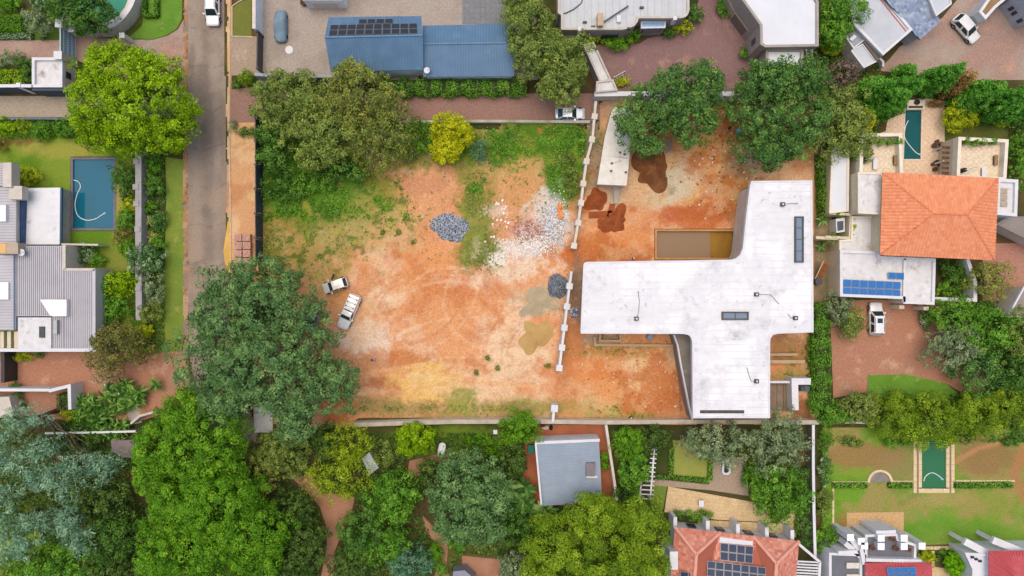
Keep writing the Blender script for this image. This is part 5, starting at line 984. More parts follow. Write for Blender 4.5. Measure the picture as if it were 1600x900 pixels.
t = thing('chimney', 'white chimney block left of the terracotta roof', 'chimney', (1050, 875)); b = B(); b.pbox(1053, 876, .95, 2.3, 0, 5.0); part('shaft', b, white_wall, t); b = B(); b.pbox(1053, 876, 1.1, 2.45, 4.9, 5.05); part('cap', b, white_wall, t)
t = thing('pergola', 'white slatted pergola right of the terracotta roof', 'pergola', (1258, 885))
for k in range(9): b = B(); b.seg(P(1244, 877+k*4.5, 3), P(1281, 879+k*4.5, 3), .2, 2.85, 3); part('slat', b, white_wall, t)
for a, c in (((1248, 850), (1281, 878)), ((1281, 878), (1278, 930))): b = B(); b.seg(P(*a, 3), P(*c, 3), .35, 2.8, 3.1); part('beam', b, white_wall, t)
for a in ((1281, 879), (1246, 878)): b = B(); X, Y, _ = P(*a, 2.8); b.obox(X, Y, .3, .3, 0, -.1, 2.8); part('post', b, white_wall, t)
t = thing('pergola', 'white ladder like garden pergola beside the southern hedge', 'pergola', (1012, 740))
b = B(); b.seg(P(1023, 698, 2.4), P(1016, 781, 2.4), .22, 2.2, 2.4); part('beam', b, white_wall, t); b = B(); b.seg(P(1002, 752, 2.35), P(1000, 781, 2.35), .2, 2.1, 2.3); part('beam', b, white_wall, t)
for k in range(12): y = 703+k*7; x = 1023-k*.6; wl = 16 if k > 6 else 6; b = B(); b.seg(P(x-wl, y-1, 2.5), P(x+4, y, 2.5), .14, 2.38, 2.52); part('slat', b, white_wall, t)
for a in ((1023, 700), (1019, 740), (1016, 780), (1000, 780)): b = B(); X, Y, _ = P(*a, 2.2); b.obox(X, Y, .22, .22, 0, -.1, 2.2); part('post', b, white_wall, t)
# --- white terrace house and red roofs in the south-east
t = thing('house', 'white house with grey roof terrace and columns in the south east', 'house', (1390, 870)); grey_deck = mat('grey_deck', '#6f747c', '#666b74', .6, fine=('#5a5f68', 3, .3))
for p in ([(1352, 836), (1402, 834), (1404, 842), (1432, 851), (1431, 876), (1352, 874)], [(1296, 864), (1347, 866), (1347, 930), (1296, 930)]): flat_house(t, p, 4.0, white_wall, grey_deck, white_wall, .3, .5)
for x, y in ((1377, 841), (1413, 841), (1377, 854), (1413, 854), (1441, 853.5), (1351, 853), (1346, 846), (1329, 840)):
    b = B(); b.pbox(x, y, .8, .8, -.1, 4.7); o = part('column', b, white_wall, t); b = B(); b.pbox(x, y, .92, .92, 4.6, 4.78); part('cap', b, mat('pure_white', '#eef0f2', None, 1), o)
for a, c in (((1345, 850), (1350, 882)), ((1310, 864), (1340, 862)), ((1353, 875), (1440, 877)), ((1369, 832), (1400, 831))): b = B(); b.seg(P(*a, 4.4), P(*c, 4.4), .45, -.1, 4.4); part('parapet_wall', b, white_wall, t)
for a, c in (((1330, 842), (1352, 872)), ((1320, 848), (1346, 870))): b = B(); b.seg(P(*a, 3.8), P(*c, 4.1), .7, -.1, 4.0); part('buttress', b, white_wall, t)
for k, (x, y) in enumerate(((1396, 843), (1364, 857), (1401, 858), (1421, 859))): b = B(); X, Y, _ = P(x, y, 4.2); b.cyl(X, Y, .25, 3.55, 4.15, 12, .36); o = part('planter', b, MC['terracotta'], t); b = B(); b.cyl(X, Y, .2, 4.1, 4.2, 10, .3); part('soil', b, MC['pot_soil'], o)
for y in (884, 902): b = B(); b.pbox(1333, y, 1.7, .75, 3.6, 3.9); part('sun_bed', b, mat('cushion', '#d9d5cc', '#cac5ba', 2), t)
red = metal('red_roof', '#c85a5e', '#b84e54', ('#d8787a', .5, .55, .75))
def hip(label, p4, ze, zr, rdg, n):
    a, c, d, e = [P(*x, ze) for x in p4]; r0, r1 = [P(*x, zr) for x in rdg]; t = thing('house', label, 'house', ((a[0]+d[0])/2, (a[1]+d[1])/2, 0)); b = B(); b.planes([[a, c, r1, r0], [c, d, r1], [d, e, r0, r1], [e, a, r0]], .12); rf = part('roof', b, red, t)
    part('roof_rib', ribs((a, c, r1, r0), n, .1, .12), red, rf, kind='stuff'); part('roof_rib', ribs((e, a, r0, r0), n//2), red, rf, kind='stuff')
    for x, y in ((a, r0), (c, r1), (e, r0), (d, r1), (r0, r1)): part('ridge_cap', cap_line(x, y, .1), red, rf)
    b = B(); b.side(inset([x[:2] for x in (a, c, d, e)], .3), -.1, ze-.1); part('wall', b, white_wall, t); return t
hip('red metal roofed house with blue panels at the bottom edge', [(1352, 880), (1456, 879), (1460, 990), (1352, 990)], 4.6, 7.4, [(1404, 932), (1408, 938)], 22); solar('row of four blue panels on the red roof', [P(1384, 887, 5.2), P(1430, 886, 5.2), P(1433, 906, 6.1), P(1387, 907, 6.1)], 4, 2, blue_cell)
hip('red metal roofed house at the bottom right corner', [(1545, 861), (1650, 860), (1650, 980), (1545, 980)], 4.6, 7.4, [(1598, 912), (1604, 930)], 22)
t = thing('white_pergola', 'pair of long white beams above the corner red roof', 'pergola', (1550, 850))
for a, c in (((1508, 846), (1556, 872)), ((1552, 844), (1606, 866))): b = B(); b.seg(P(*a, 3.6), P(*c, 3.6), .95, 3.1, 3.6); part('beam', b, white_wall, t); b = B(); X, Y, _ = P(*a, 3.1); b.obox(X, Y, .6, .6, -.5, -.1, 3.1); part('post', b, white_wall, t)
t = thing('house_wing', 'pale flat roofed wing left of the corner red roof', 'house wing', (1530, 890)); flat_house(t, [(1508, 864), (1545, 866), (1545, 960), (1516, 960), (1520, 890)], 3.8, white_wall, white_roof, white_wall, .3, .25)
for k in range(3): b = B(); b.pbox(1520+k*6, 871+k*3, .4, .3, 3.5, 3.75); part('roof_vent', b, glass, t)
t = thing('stone_edging', 'row of sandstone blocks edging the southern lawn', 'edging', (1475, 857))
for k in range(11): b = B(); b.prism(W([(1441+k*6, 854), (1446.3+k*6, 854), (1446.3+k*6, 859), (1441+k*6, 859)], .15), -.05, .15+.03*(k % 2)); part('block', b, cs, t)
for k in range(5): b = B(); b.prism(W([(1456, 861+k*5), (1460, 861+k*5), (1460, 865.4+k*5), (1456, 865.4+k*5)], .15), -.05, .15); part('block', b, cs, t)
for l, pth in (('sandstone garden edging left of the green pool', [(1300, 753), (1357, 753)]), ('sandstone garden edging between round step and pool', [(1394, 752), (1426, 752)]), ('sandstone garden edging right of the green pool', [(1492, 751), (1585, 751)]), ('sandstone garden edging running down the left lawn', [(1301, 756), (1301, 818)])):
    t = thing('lawn_edging', l, 'edging', pth[0]); (x0, y0), (x1, y1) = pth; n = max(2, int(math.hypot(x1-x0, y1-y0)/11))
    for k in range(n): a, c = (x0+(x1-x0)*k/n, y0+(y1-y0)*k/n), (x0+(x1-x0)*(k+.94)/n, y0+(y1-y0)*(k+.94)/n); b = B(); b.seg(P(*a), P(*c), .26, -.05, .2); part('edging_stone', b, cs, t)
t = thing('round_step', 'half round stone step on the right lawn', 'step', (1374, 752)); a_ = arc(1374, 753, 18, 180, 360, 14)
b = B(); b.wall([P(x, y)[:2] for x, y in a_], .34, -.05, .28); part('rim', b, cs, t); b = B(); b.prism(W(arc(1374, 753, 16, 180, 360, 14)), -.05, .1); part('paving', b, mat('step_slate', '#8d8480', '#7a726e', 1.2), t)
# --- metal roofed house on the left
t = thing('house', 'large grey ribbed metal roofed house at the left edge', 'house', (60, 460)); rg = metal('ribbed_grey', '#bcbcc2', '#b2b2b9', [('#c5c5ca', .2, .5, .8)]); rgr = metal('ribbed_grey_rib', '#a3a4ac', '#999aa2')
def flat_roof(p, h, rib_q, n, wm=pale_wall):
    w_ = ccw(W(p, h)); b = B(); b.prism(w_, h-.25, h); r = part('roof', b, rg, t); b = B(); b.side(inset(w_, .25), -.1, h-.2); part('wall', b, wm, t)
    for q in rib_q: part('roof_rib', ribs([P(*x, h+.01) for x in q[0]], q[1], .07, .07), rgr, r, kind='stuff')
flat_roof([(23, 384), (100, 384), (100, 421), (147, 421), (147, 545), (82, 545), (82, 494), (23, 494)], 4.2, [([(24, 385), (99, 385), (99, 493), (24, 493)], 24), ([(101, 422), (146, 422), (146, 544), (101, 544)], 15), ([(83, 495), (99, 495), (99, 544), (83, 544)], 5)], 0)
flat_roof([(-70, 292), (25, 292), (25, 381), (-70, 381)], 4.4, [([(24, 381), (24, 293), (-60, 293), (-60, 381)], 20)], 0); flat_roof([(-70, 398), (21, 398), (21, 516), (-70, 516)], 4.6, [([(20, 515), (20, 399), (-60, 399), (-60, 515)], 26)], 0); flat_roof([(-70, 254), (5, 254), (5, 291), (-70, 291)], 4.5, [([(4, 290), (4, 255), (-60, 255), (-60, 290)], 9)], 0)
for a, c, w_, m in (((100, 383), (100, 421), .4, pale_wall), ((101, 421), (148, 421), .35, pale_wall), ((147, 421), (147, 547), .35, rg), ((22, 397), (22, 515), .5, metal('gutter_blue', '#9fb2c6', '#8fa2b6')), ((-60, 547), (150, 547), .45, white_wall)): b = B(); b.seg(P(*a, 4.3), P(*c, 4.3), w_, -.1, 4.3); part('parapet', b, m, t)
for x, y, lx, ly, z in ((11, 273, 1.15, 3.3, 5.4), (24, 301, 1.8, 1.8, 5.0)): b = B(); b.pbox(x, y, lx, ly, 3.8, z); part('roof_box', b, pale_wall, t)
b = B(); b.pbox(13, 388, 2.6, 1.5, 4, 5.6); o = part('chimney', b, mat('beige_chimney', '#b8aa98', '#a99b89', 1), t); b = B(); b.pbox(4, 388, .9, 1.2, 5.5, 5.65); part('chimney_cap', b, mat('orange_cap2', '#dcae74', None, 1), o)
for p in ([(62, 468), (104, 468), (104, 494), (79, 494)], [(-10, 441), (13, 441), (13, 468), (-10, 468)], [(-10, 320), (9, 320), (9, 346), (-10, 346)]):
    w_ = ccw(W(p, 4.9)); b = B(); b.prism(w_, 4.2, 4.9); o = part('skylight', b, mat('roof_lantern', '#eef0f2', '#e4e7ea', 1), t)
b = B(); b.prism(W([(28, 496), (80, 496), (80, 546), (28, 546)], 4.25), -.1, 4.25); o = part('flat_roof', b, dirty_white, t); b = B(); b.pbox(65, 519, .7, 1.5, 4.2, 4.45); part('skylight', b, frame_m, o); b = B(); b.pbox(86, 511, .5, 1.8, 4.2, 4.8); o = part('air_duct', b, steel, t)
for k in range(4): b = B(); b.seg(P(3+k*11, 518, 3.9), P(3+k*11, 545, 3.9), .5, 3.5, 3.9); part('pergola_beam', b, cream, t)
t = thing('satellite_dish', 'white round dish on the metal roof by the chimney', 'satellite dish', (33, 394)); X, Y, _ = P(33, 394.5, 5.2); b = B(); b.tube([(X, Y, 4.1), (X, Y, 5.1)], .05); part('pole', b, steel, t); b = B(); b.cyl(X, Y, .15, 5.0, 5.18, 18, .48); part('dish', b, white_wall, t); b = B(); b.tube([(X, Y, 5.1), (X+.7, Y+.1, 5.5)], .03); part('arm', b, steel, t)
t = thing('house_wing', 'white stained flat roof beside the blue pool', 'house wing', (75, 338)); w_ = ccw(W([(37, 294), (94, 293), (93, 382), (34, 382)], 2.5)); b = B(); b.prism(w_, 2.35, 2.5); part('roof', b, mat('stained_white', '#dfe2e6', '#d5d8dd', .6, stain=[('#a3a7aa', .8, .6, .72)]), t); b = B(); b.side(inset(w_, .1), -.1, 2.36); part('wall', b, mat('beige_face', '#b9b2a4', '#a9a294', .8), t); b = B(); b.seg(P(95, 293, 2.5), P(94, 382, 2.5), .26, 2.2, 2.46); part('fascia', b, mat('navy_fascia', '#33566a', None, 1), t)
for k in range(7): b = B(); b.seg(P(38, 300+k*12.5, 2.5), P(93, 300+k*12.5, 2.5), .05, 2.49, 2.52); part('roof_seam', b, mat('seam_pale', '#cfd5dd', '#dde2e8', .5), t)
rn = np.random.default_rng(8)
b = B(); b.prism(W([(25, 311), (36, 311), (34, 382), (25, 382)], 3.3), -.1, 3.3); solo('gutter_valley', b, mat('navy_valley', '#44608a', '#3c5478', 1), 'dark blue valley between the ribbed and white roofs', 'gutter')
free_wall('thin grey garden wall ending on the left lawn', [(96, 381.5), (153, 382.5)], .25, 2.6, pale_wall)
# --- street wall and entrance on the left
free_wall('grey street wall with stepped piers behind the planting', [(216, 228), (216, 330), (216, 420), (217, 500)], .85, 1.9, mat('street_wall', '#a9a7a8', '#989698', .8, fine=('#7f7d7c', 2, .4)), piers=[(213, 252), (212, 292), (213, 318), (215, 358), (216, 450)], pw_=.75)
free_wall('white entrance wall on the red brick driveway', [(-60, 609), (77, 609.5)], .4, 2.6, white_wall); free_wall('white portal beam at the red brick driveway', [(76, 611), (108, 603), (109, 640)], .45, 2.8, white_wall)
b = B(); b.prism(W([(-60, 622), (14, 620), (22, 650), (-60, 660)], 2.6), -.1, 2.6); solo('outbuilding', b, pale_wall, 'pale flat outbuilding at the left edge under the cedars', 'outbuilding')
b = B(); b.seg(P(4, 550, 2.6), P(4, 598, 2.6), .5, -.1, 2.6); solo('dark_gate', b, darkm, 'dark gate panel at the left edge of the brick driveway', 'gate')
free_wall('angled grey entrance wall among the broad leaves', [(164, 600), (166, 612), (186, 616)], .3, 1.6, pale_wall); free_wall('grey entrance wall stub near the bright tree', [(204, 662), (218, 650), (244, 643)], .3, 1.7, pale_wall); sheet('entrance_slab', [(198, 626), (216, 628), (222, 660), (202, 664)], Z(3), concrete, 'small grey slab at the garden entrance')
free_wall('thin white topped wall under the blue grey cedars', [(70, 677), (140, 676), (212, 674)], .2, 2.0, mat('dark_wall', '#777'), cap=white_wall)
b = B(); b.prism(W([(173, 688), (210, 688), (210, 716), (190, 714), (175, 705)], 2), -.1, 2.0); solo('shed', b, mat('mauve_sheet', '#8a7d7c', '#7a6d6c', .8), 'low mauve shed roof beside the bright green tree', 'shed')
t = thing('garden_shed_roof', 'small tilted grey metal roof among the southern trees', 'shed', (575, 728)); a, c, d, e = P(565, 716, 2.4), P(577, 707, 2.4), P(592, 731, 2.0), P(577, 742, 2.0); b = B(); b.planes([[a, c, d, e]], .1); part('roof', b, metal('shed_metal', '#a9aeb2', '#989da2'), t); b = B(); b.side(inset([x[:2] for x in (a, c, d, e)], .15), -.1, 2.0); part('wall', b, pale_wall, t)
b = B(); b.prism(W([(708, 893), (726, 891), (742, 905), (742, 930), (706, 930)], 2.4), -.1, 2.4); solo('shed', b, metal('lilac_metal', '#8d8fa0', '#7e8092'), 'grey lilac shed roof cut by the bottom edge', 'shed')
# ---------------------------------------------------------------- trees and shrubs, one by one
ST['weep'] = (('#566e30', '#6f843c', '#94a24e'), .75, .32, .95, .18, {})
ST['feather'] = (('#6c8c14', '#8ea81e', '#b4c23c'), .7, .40, .8, .22, {'radial': 1, 'aspect': .25})
ST['autumn'] = (('#4e5e24', '#74743a', '#a09248'), .7, .30, .75, .16, {})
ST['topiary'] = (('#4f8a0a', '#6aa812', '#8cc020'), .4, .2, 1.5, .03, {})
ST['flower'] = (('#2e5e2a', '#4a7a38', '#c8ccb4'), .6, .28, .9, .16, {})
tr = lambda label, *a, **k: plant(k.pop('name', 'tree'), label, 'tree', *a, **k)
sh = lambda label, *a, **k: plant(k.pop('name', 'shrub'), label, k.pop('cat', 'shrub'), *a, trunk=False, **k)
# north-west
tr('small olive grey tree by the brown driveway', 55, 32, 22, 20, 3.8, 'grey', name='olive_tree'); tr('dark green tree hanging over the turquoise pool', 132, 20, 48, 36, 8, 'dark', lobes=[(120, 15, 36, 30, 0), (150, 22, 34, 32, 0), (140, 42, 26, 14, -1.5), (98, 12, 22, 22, -1)])
hedge('clipped_hedge', 'broad clipped hedge block at the top left edge', [(-25, 35), (32, 35)], 2.3, 1.0, 'bright'); hedge('flower_hedge', 'low flowering hedge row above the brown driveway', [(-25, 55), (48, 55)], .9, .6, 'flower'); hedge('clipped_hedge', 'broad clipped hedge block left of the gatehouse', [(-25, 119), (36, 119)], 2.0, 1.0, 'lime')
for l, x, y, rx, ry, h, s in [('bright bush in the top left corner', 12, 5, 22, 14, 1.6, 'bright'), ('white flowering bush above the olive grey tree', 62, 6, 18, 12, 1.5, 'flower'), ('mid green bush beside the olive grey tree', 88, 18, 12, 14, 1.8, 'mid'), ('small dark bush at the driveway bend', 66, 56, 6, 7, 1, 'dark'),
    ('grey green bush above the left clipped hedge', 10, 90, 22, 12, 1.8, 'grey'), ('dark bush between grey bush and gatehouse', 34, 100, 14, 12, 1.5, 'dark'), ('dark bush against the gatehouse wall', 42, 120, 8, 16, 1.6, 'dark')]: sh(l, x, y, rx, ry, h, s)
tr('big lime green street tree on the left', 205, 152, 100, 95, 11.5, 'lime', lobes=[(190, 108, 66, 44, -.5), (232, 158, 66, 60, 0), (168, 165, 58, 52, -.3), (222, 212, 62, 30, -2), (272, 200, 36, 40, -2), (150, 205, 30, 34, -3), (245, 115, 36, 30, -1.5)], base=(224, 222), nl=14)
for l, x, y, rx, ry, h, s in [('lime green bush at the left edge below the lane', 8, 198, 18, 13, 1.8, 'lime'), ('yellow green fern like bush below the lane', 38, 198, 15, 14, 1.6, 'feather'), ('broad green bush below the lane', 68, 206, 20, 14, 1.8, 'mid'), ('dense green bush under the lime tree edge', 100, 202, 18, 14, 2, 'mid'), ('dark bush beneath the lime tree', 128, 206, 18, 14, 2, 'dark'), ('dark reddish bush at the left edge of the lawn', 0, 226, 9, 14, 1.2, 'autumn'),
    ('round yellow green bush beside the white stained roof', 40, 276, 19, 15, 1.8, 'gold'), ('dark shrub leaning on the street wall by the pool', 192, 275, 20, 22, 2.6, 'dark'), ('dark shrub lower by the pool corner', 200, 302, 13, 14, 2, 'shade'), ('golden shrub inside the street wall', 201, 318, 12, 12, 1.8, 'gold'), ('green shrub inside the street wall', 196, 342, 16, 16, 2, 'mid'), ('rusty shrub inside the street wall', 192, 366, 15, 18, 1.8, 'autumn'), ('bright shrub inside the street wall', 200, 388, 14, 14, 1.8, 'bright'),
    ('dark flowering shrub below the thin garden wall', 132, 398, 19, 18, 1.8, 'flower'), ('small green shrub below the thin garden wall', 152, 408, 12, 10, 1.4, 'mid'), ('tall mid green shrub at the metal roof corner', 158, 452, 20, 24, 3.2, 'mid'), ('lime shrub between metal roof and street wall', 186, 440, 24, 22, 3.4, 'lime'), ('green shrub with long leaves by the metal roof', 178, 478, 24, 22, 3, 'mid'), ('dark shrub near the brick driveway corner', 172, 500, 14, 16, 2.4, 'dark'), ('yellow green shrub at the end of the street wall', 226, 518, 16, 13, 1.8, 'gold'), ('low dark hedge block at the verge end', 239, 545, 7, 9, 1, 'mid'),
    ('upper dark shrub outside the street wall', 238, 258, 13, 18, 1.6, 'mid'), ('dark bushy shrub outside the street wall', 238, 290, 17, 20, 1.8, 'dark'), ('blue green shrub outside the street wall', 248, 345, 13, 16, 1.6, 'deep'), ('mid green shrub outside the street wall', 232, 322, 13, 10, 1.4, 'mid'), ('white flowering oleander outside the street wall', 228, 405, 34, 27, 3.2, 'flower'), ('small green shrub beside the oleander', 246, 380, 12, 12, 1.4, 'mid'), ('pinkish grey shrub along the verge', 240, 452, 20, 26, 2.4, 'grey'), ('grey green shrub nearer the driveway end', 236, 490, 18, 22, 2.2, 'weep')]: sh(l, x, y, rx, ry, h, s)
aloe = leafm('aloe_leaf', '#5c7440', '#8a9650', '#b8b468', gain=1.2); broad = leafm('broad_leaf', '#35621e', '#4c7e2c', '#7a9e48', gain=1.2); palmm = leafm('palm_leaf', '#3c6c2c', '#588a3c', '#90ac62', gain=1.2)
rosette('aloe', 'spiky yellow green aloe beside the street wall', 237, 370, 1.3, .9, 22, aloe, .1); rosette('aloe', 'spiky grey green aloe just above the yellow one', 235, 346, 1.0, .8, 20, aloe, .1); rosette('aloe', 'small spiky aloe near the top of the verge', 236, 248, .8, .7, 18, aloe, .1)
tr('olive toned tree with pale branches over the brick driveway', 186, 542, 48, 46, 6.5, 'autumn', lobes=[(185, 535, 46, 34, 0), (170, 560, 32, 30, -.8), (215, 540, 22, 26, -1)], pale=True, dens=.8, bias=-.15)
for l, x, y, r, hd, sp in [('broad leaved strelitzia clump left of the entrance', 148, 628, 1.5, 5, .9), ('broad leaved strelitzia clump in the middle of the bed', 176, 642, 1.6, 6, 1.0), ('broad leaved strelitzia clump under the pale branches', 200, 615, 1.4, 5, .8), ('broad leaved strelitzia clump at the right of the bed', 224, 622, 1.5, 5, .8), ('broad leaved strelitzia clump along the thin wall', 155, 662, 1.4, 5, 1.0), ('broad leaved strelitzia clump near the grey slab', 186, 664, 1.4, 4, .8)]: rosette('strelitzia', l, x, y, r, 2.4, 13, broad, .15, .5, heads=hd+3, sp=sp*1.25, group='strelitzia clumps by the entrance')
for l, x, y, rx, ry, h, s in [('upper round dark shrub on the entrance wall', 24, 602, 9, 9, 1.3, 'dark'), ('middle dark shrub on the entrance wall', 28, 620, 8, 12, 1.3, 'dark'), ('round clipped dark shrub near the cedars', 26, 637, 12, 11, 1.3, 'dark'), ('yellow green shrub beside the portal beam', 106, 646, 13, 9, 1.4, 'gold'), ('lime shrub left of the strelitzia bed', 124, 652, 14, 10, 1.4, 'mid'), ('yellow green shrub under the ribbed roof edge', 36, 557, 14, 8, 1.4, 'gold'), ('dark low shrub under the ribbed roof edge', 62, 554, 9, 5, 1, 'dark')]: sh(l, x, y, rx, ry, h, s)
hedge('clipped_hedge', 'dark shaded hedge inside the white portal', [(97, 616), (97, 640)], 1.6, 1.6, 'shade'); hedge('climber_hedge', 'dark climber along the thin white topped wall', [(82, 668), (200, 666)], .9, 1.4, 'dark', clipped=False)
# south-west big trees
tr('blue grey cedar spreading over the left edge', 70, 705, 110, 80, 10, 'cedar', lobes=[(40, 655, 38, 22, -.6), (14, 672, 28, 24, -.3), (18, 718, 30, 26, 0), (62, 742, 26, 24, .3), (98, 746, 32, 32, .3), (128, 728, 22, 20, -.6), (165, 728, 30, 26, -1), (70, 700, 30, 20, -.8), (8, 770, 20, 22, -1.5)], name='cedar_tree', nl=8, spread=.8)
tr('lower blue grey cedar in the bottom left', 60, 825, 70, 46, 9, 'cedar', lobes=[(14, 818, 32, 28, 0), (45, 838, 24, 22, -.3), (112, 808, 26, 24, .2), (126, 842, 22, 22, -.4), (72, 812, 26, 16, -.8), (28, 860, 26, 16, -1)], name='cedar_tree', nl=7, spread=.8)
for l, x, y, rx, ry, h, s in [('shaded tree behind the blue grey cedars', 165, 785, 46, 34, 6, 'shade'), ('dark green tree left of the bright tree', 180, 838, 44, 40, 6, 'dark'), ('leafy green tree on the bottom left edge', 95, 880, 62, 34, 6, 'mid'), ('shaded tree at the bottom between cedar and bright tree', 175, 888, 44, 26, 5, 'shade'), ('dark undergrowth tree below the thin wall', 110, 693, 50, 16, 3, 'shade')]: tr(l, x, y, rx, ry, h, s)
tr('upper bright green tree with dense rounded crown', 300, 695, 95, 80, 10.5, 'bright', lobes=[(300, 640, 42, 34, -1), (262, 690, 48, 46, 0), (325, 690, 58, 52, .3), (250, 735, 38, 40, -1.2), (300, 745, 52, 40, -.3), (352, 730, 32, 40, -1)], dens=1.2, nl=12); tr('lower bright green tree with dense rounded crown', 330, 832, 115, 80, 11, 'bright', lobes=[(285, 800, 56, 46, 0), (350, 790, 56, 50, .4), (262, 860, 48, 46, -.6), (330, 860, 64, 50, 0), (395, 835, 50, 50, -.6), (405, 885, 40, 34, -1.5), (390, 770, 26, 30, -2)], dens=1.2, nl=14)
tr('huge grey green street tree hiding a parked car', 422, 545, 135, 140, 13, 'gum', lobes=[(400, 440, 58, 36, -1), (428, 482, 66, 54, 0), (352, 500, 58, 52, -.5), (345, 565, 56, 58, -1), (415, 565, 66, 62, .4), (476, 538, 48, 56, -1), (352, 622, 40, 36, -2), (462, 622, 46, 56, -.6), (405, 608, 34, 24, -1.2), (522, 600, 44, 40, -2), (462, 664, 34, 28, -3)], dens=1.15, nl=22, base=(425, 570))
# north, behind and on the plot
tr('olive green tree at the top left of the plot', 455, 152, 58, 46, 7.5, 'weep', lobes=[(445, 150, 42, 40, 0), (480, 150, 40, 38, .2), (425, 175, 26, 34, -1)]); tr('yellowing tree reaching over the blue roof', 555, 140, 55, 52, 8, 'olive', lobes=[(550, 118, 34, 26, .3), (570, 150, 46, 40, 0), (530, 155, 36, 36, -.3), (605, 165, 26, 26, -1.2)], dens=1.25, pale=True, nl=14); tr('greyish tree with bare branches on the plot', 585, 215, 62, 46, 7, 'olive', lobes=[(575, 205, 46, 38, 0), (615, 215, 34, 36, -.6), (590, 250, 28, 22, -1)], pale=True, nl=18, spread=1.02, bias=-.1, dens=1.0)
tr('broad mossy tree in the middle of the northern group', 500, 215, 70, 50, 7, 'weep', lobes=[(480, 205, 44, 36, 0), (525, 210, 44, 40, .2), (500, 240, 40, 30, -1)], bias=.08); tr('dark dense tree against the charcoal fence', 432, 222, 34, 46, 5, 'dark', lobes=[(432, 205, 26, 32, 0), (430, 245, 26, 26, -.6)]); tr('low dark tree below the northern group', 535, 262, 46, 22, 3, 'dark')
for l, x, y, rx, ry, h, s in [('leafy green thicket along the charcoal fence', 440, 290, 36, 26, 1.6, 'dark'), ('bright leafy thicket in the plot corner', 492, 285, 40, 24, 1.5, 'mid'), ('dense bright weeds against the pier wall', 893, 270, 14, 32, 1.0, 'weep'), ('bright weeds at the top of the pier wall', 907, 222, 9, 20, .8, 'mid'), ('dark blue green bush right of the yellow tree', 750, 237, 15, 19, 2.2, 'pine'), ('dark bush behind the yellow tree', 660, 215, 22, 24, 2, 'mid'), ('green bush below the bare branched tree', 640, 240, 16, 12, 1.4, 'weep')]: sh(l, x, y, rx, ry, h, s)
tr('round golden yellow tree at the top of the plot', 705, 220, 38, 42, 4.6, 'yellow', lobes=[(703, 202, 31, 24, 0), (697, 237, 27, 24, -.2), (722, 212, 20, 22, -.4)])
hedge('leafy_hedge', 'long bright leafy hedge behind the blue roofs', [(596, 134), (700, 133), (822, 133)], 2.4, 2.0, 'mid', clipped=False)
tr('tall weeping tree beside the blue roof', 835, 60, 45, 70, 9, 'weep', lobes=[(830, 30, 36, 34, 0), (835, 85, 40, 40, -.3), (812, 5, 30, 24, -1)], dens=1.1); tr('weeping tree over the silver car', 882, 118, 42, 60, 8.5, 'weep', lobes=[(882, 88, 36, 34, 0), (878, 126, 36, 30, -.5), (856, 142, 22, 20, -1.4)], dens=1.1, bias=.06); tr('lime green treetop at the top edge beside the grey house', 815, 12, 24, 22, 6, 'lime')
sh('round clipped moss green topiary by the pavement', 385, 123, 12, 14, 1.9, 'moss', cat='topiary', name='topiary'); sh('small dark round topiary by the pavement', 370, 131, 8.5, 9, 1.2, 'dark', cat='topiary', name='topiary')
for l, x, y, rx, ry, h, s in [('bright bush behind the moss topiary', 402, 137, 8, 9, 1.2, 'bright'), ('grey green bush at the end of the pavement', 366, 198, 9, 9, 1, 'grey'), ('dark bush at the end of the pavement', 386, 206, 16, 9, 1.1, 'dark'), ('yellow green bush against the grey house', 917, 59, 14, 10, 1.6, 'lime'), ('golden bush against the grey house', 930, 58, 9, 9, 1.5, 'gold'), ('long rounded bush below the grey house window', 966, 67, 30, 12, 1.6, 'bright'), ('small green bush left of the glazed bay', 993, 55, 9, 9, 1.6, 'mid'), ('dark bush right of the glazed bay', 1046, 51, 14, 9, 1.4, 'dark'), ('golden yellow bush beside the glazed bay', 1064, 42, 17, 11, 1.6, 'gold'), ('round dark tree like bush at the grey house corner', 1086, 22, 15, 15, 2.2, 'deep'), ('golden bush by the small metal gate', 972, 128, 13, 8, 1.2, 'gold'), ('low green bush along the white wall', 1000, 139, 22, 5, .9, 'mid'), ('green bush at the garage house corner', 1162, 85, 8, 11, 1.4, 'mid'), ('green bush at the top of the maroon courtyard', 1132, 12, 16, 16, 1.4, 'mid')]: sh(l, x, y, rx, ry, h, s)
tr('dark green tree over the site store', 1045, 165, 95, 72, 9.5, 'deep', lobes=[(1075, 128, 50, 32, 0), (1035, 158, 48, 42, .3), (998, 196, 46, 32, -.6), (1078, 190, 40, 42, -.2), (1106, 126, 24, 26, -1), (1012, 228, 30, 18, -1.6), (1095, 160, 34, 34, -.5)], dens=1.0, nl=16); tr('large dense dark green tree above the new house', 1222, 170, 80, 85, 9.5, 'deep', lobes=[(1192, 128, 42, 34, -.2), (1240, 130, 48, 38, 0), (1190, 185, 46, 48, 0), (1245, 185, 44, 46, .2), (1205, 235, 48, 30, -1)], dens=1.15, bias=-.05, nl=14)
tr('loose yellow green tree with bare stems', 1308, 200, 50, 55, 7, 'weep', lobes=[(1310, 172, 38, 32, 0), (1290, 215, 40, 34, -.3), (1335, 205, 26, 36, -.5)], pale=True, nl=18, spread=1.03, dens=.85, bias=.12); tr('small yellow flowering tree at the terrace edge', 1353, 192, 10, 20, 3.5, 'yellow'); tr('bare purplish shrub by the grey outbuildings', 1318, 118, 26, 24, 3, 'bare', nl=20, spread=1.02); tr('leafy tree between white and diagonal houses', 1310, 30, 36, 42, 7, 'mid', lobes=[(1312, 22, 34, 34, 0), (1296, 58, 22, 22, -1.2)]); sh('golden bush beside the white garage house', 1297, 74, 17, 14, 2, 'gold')
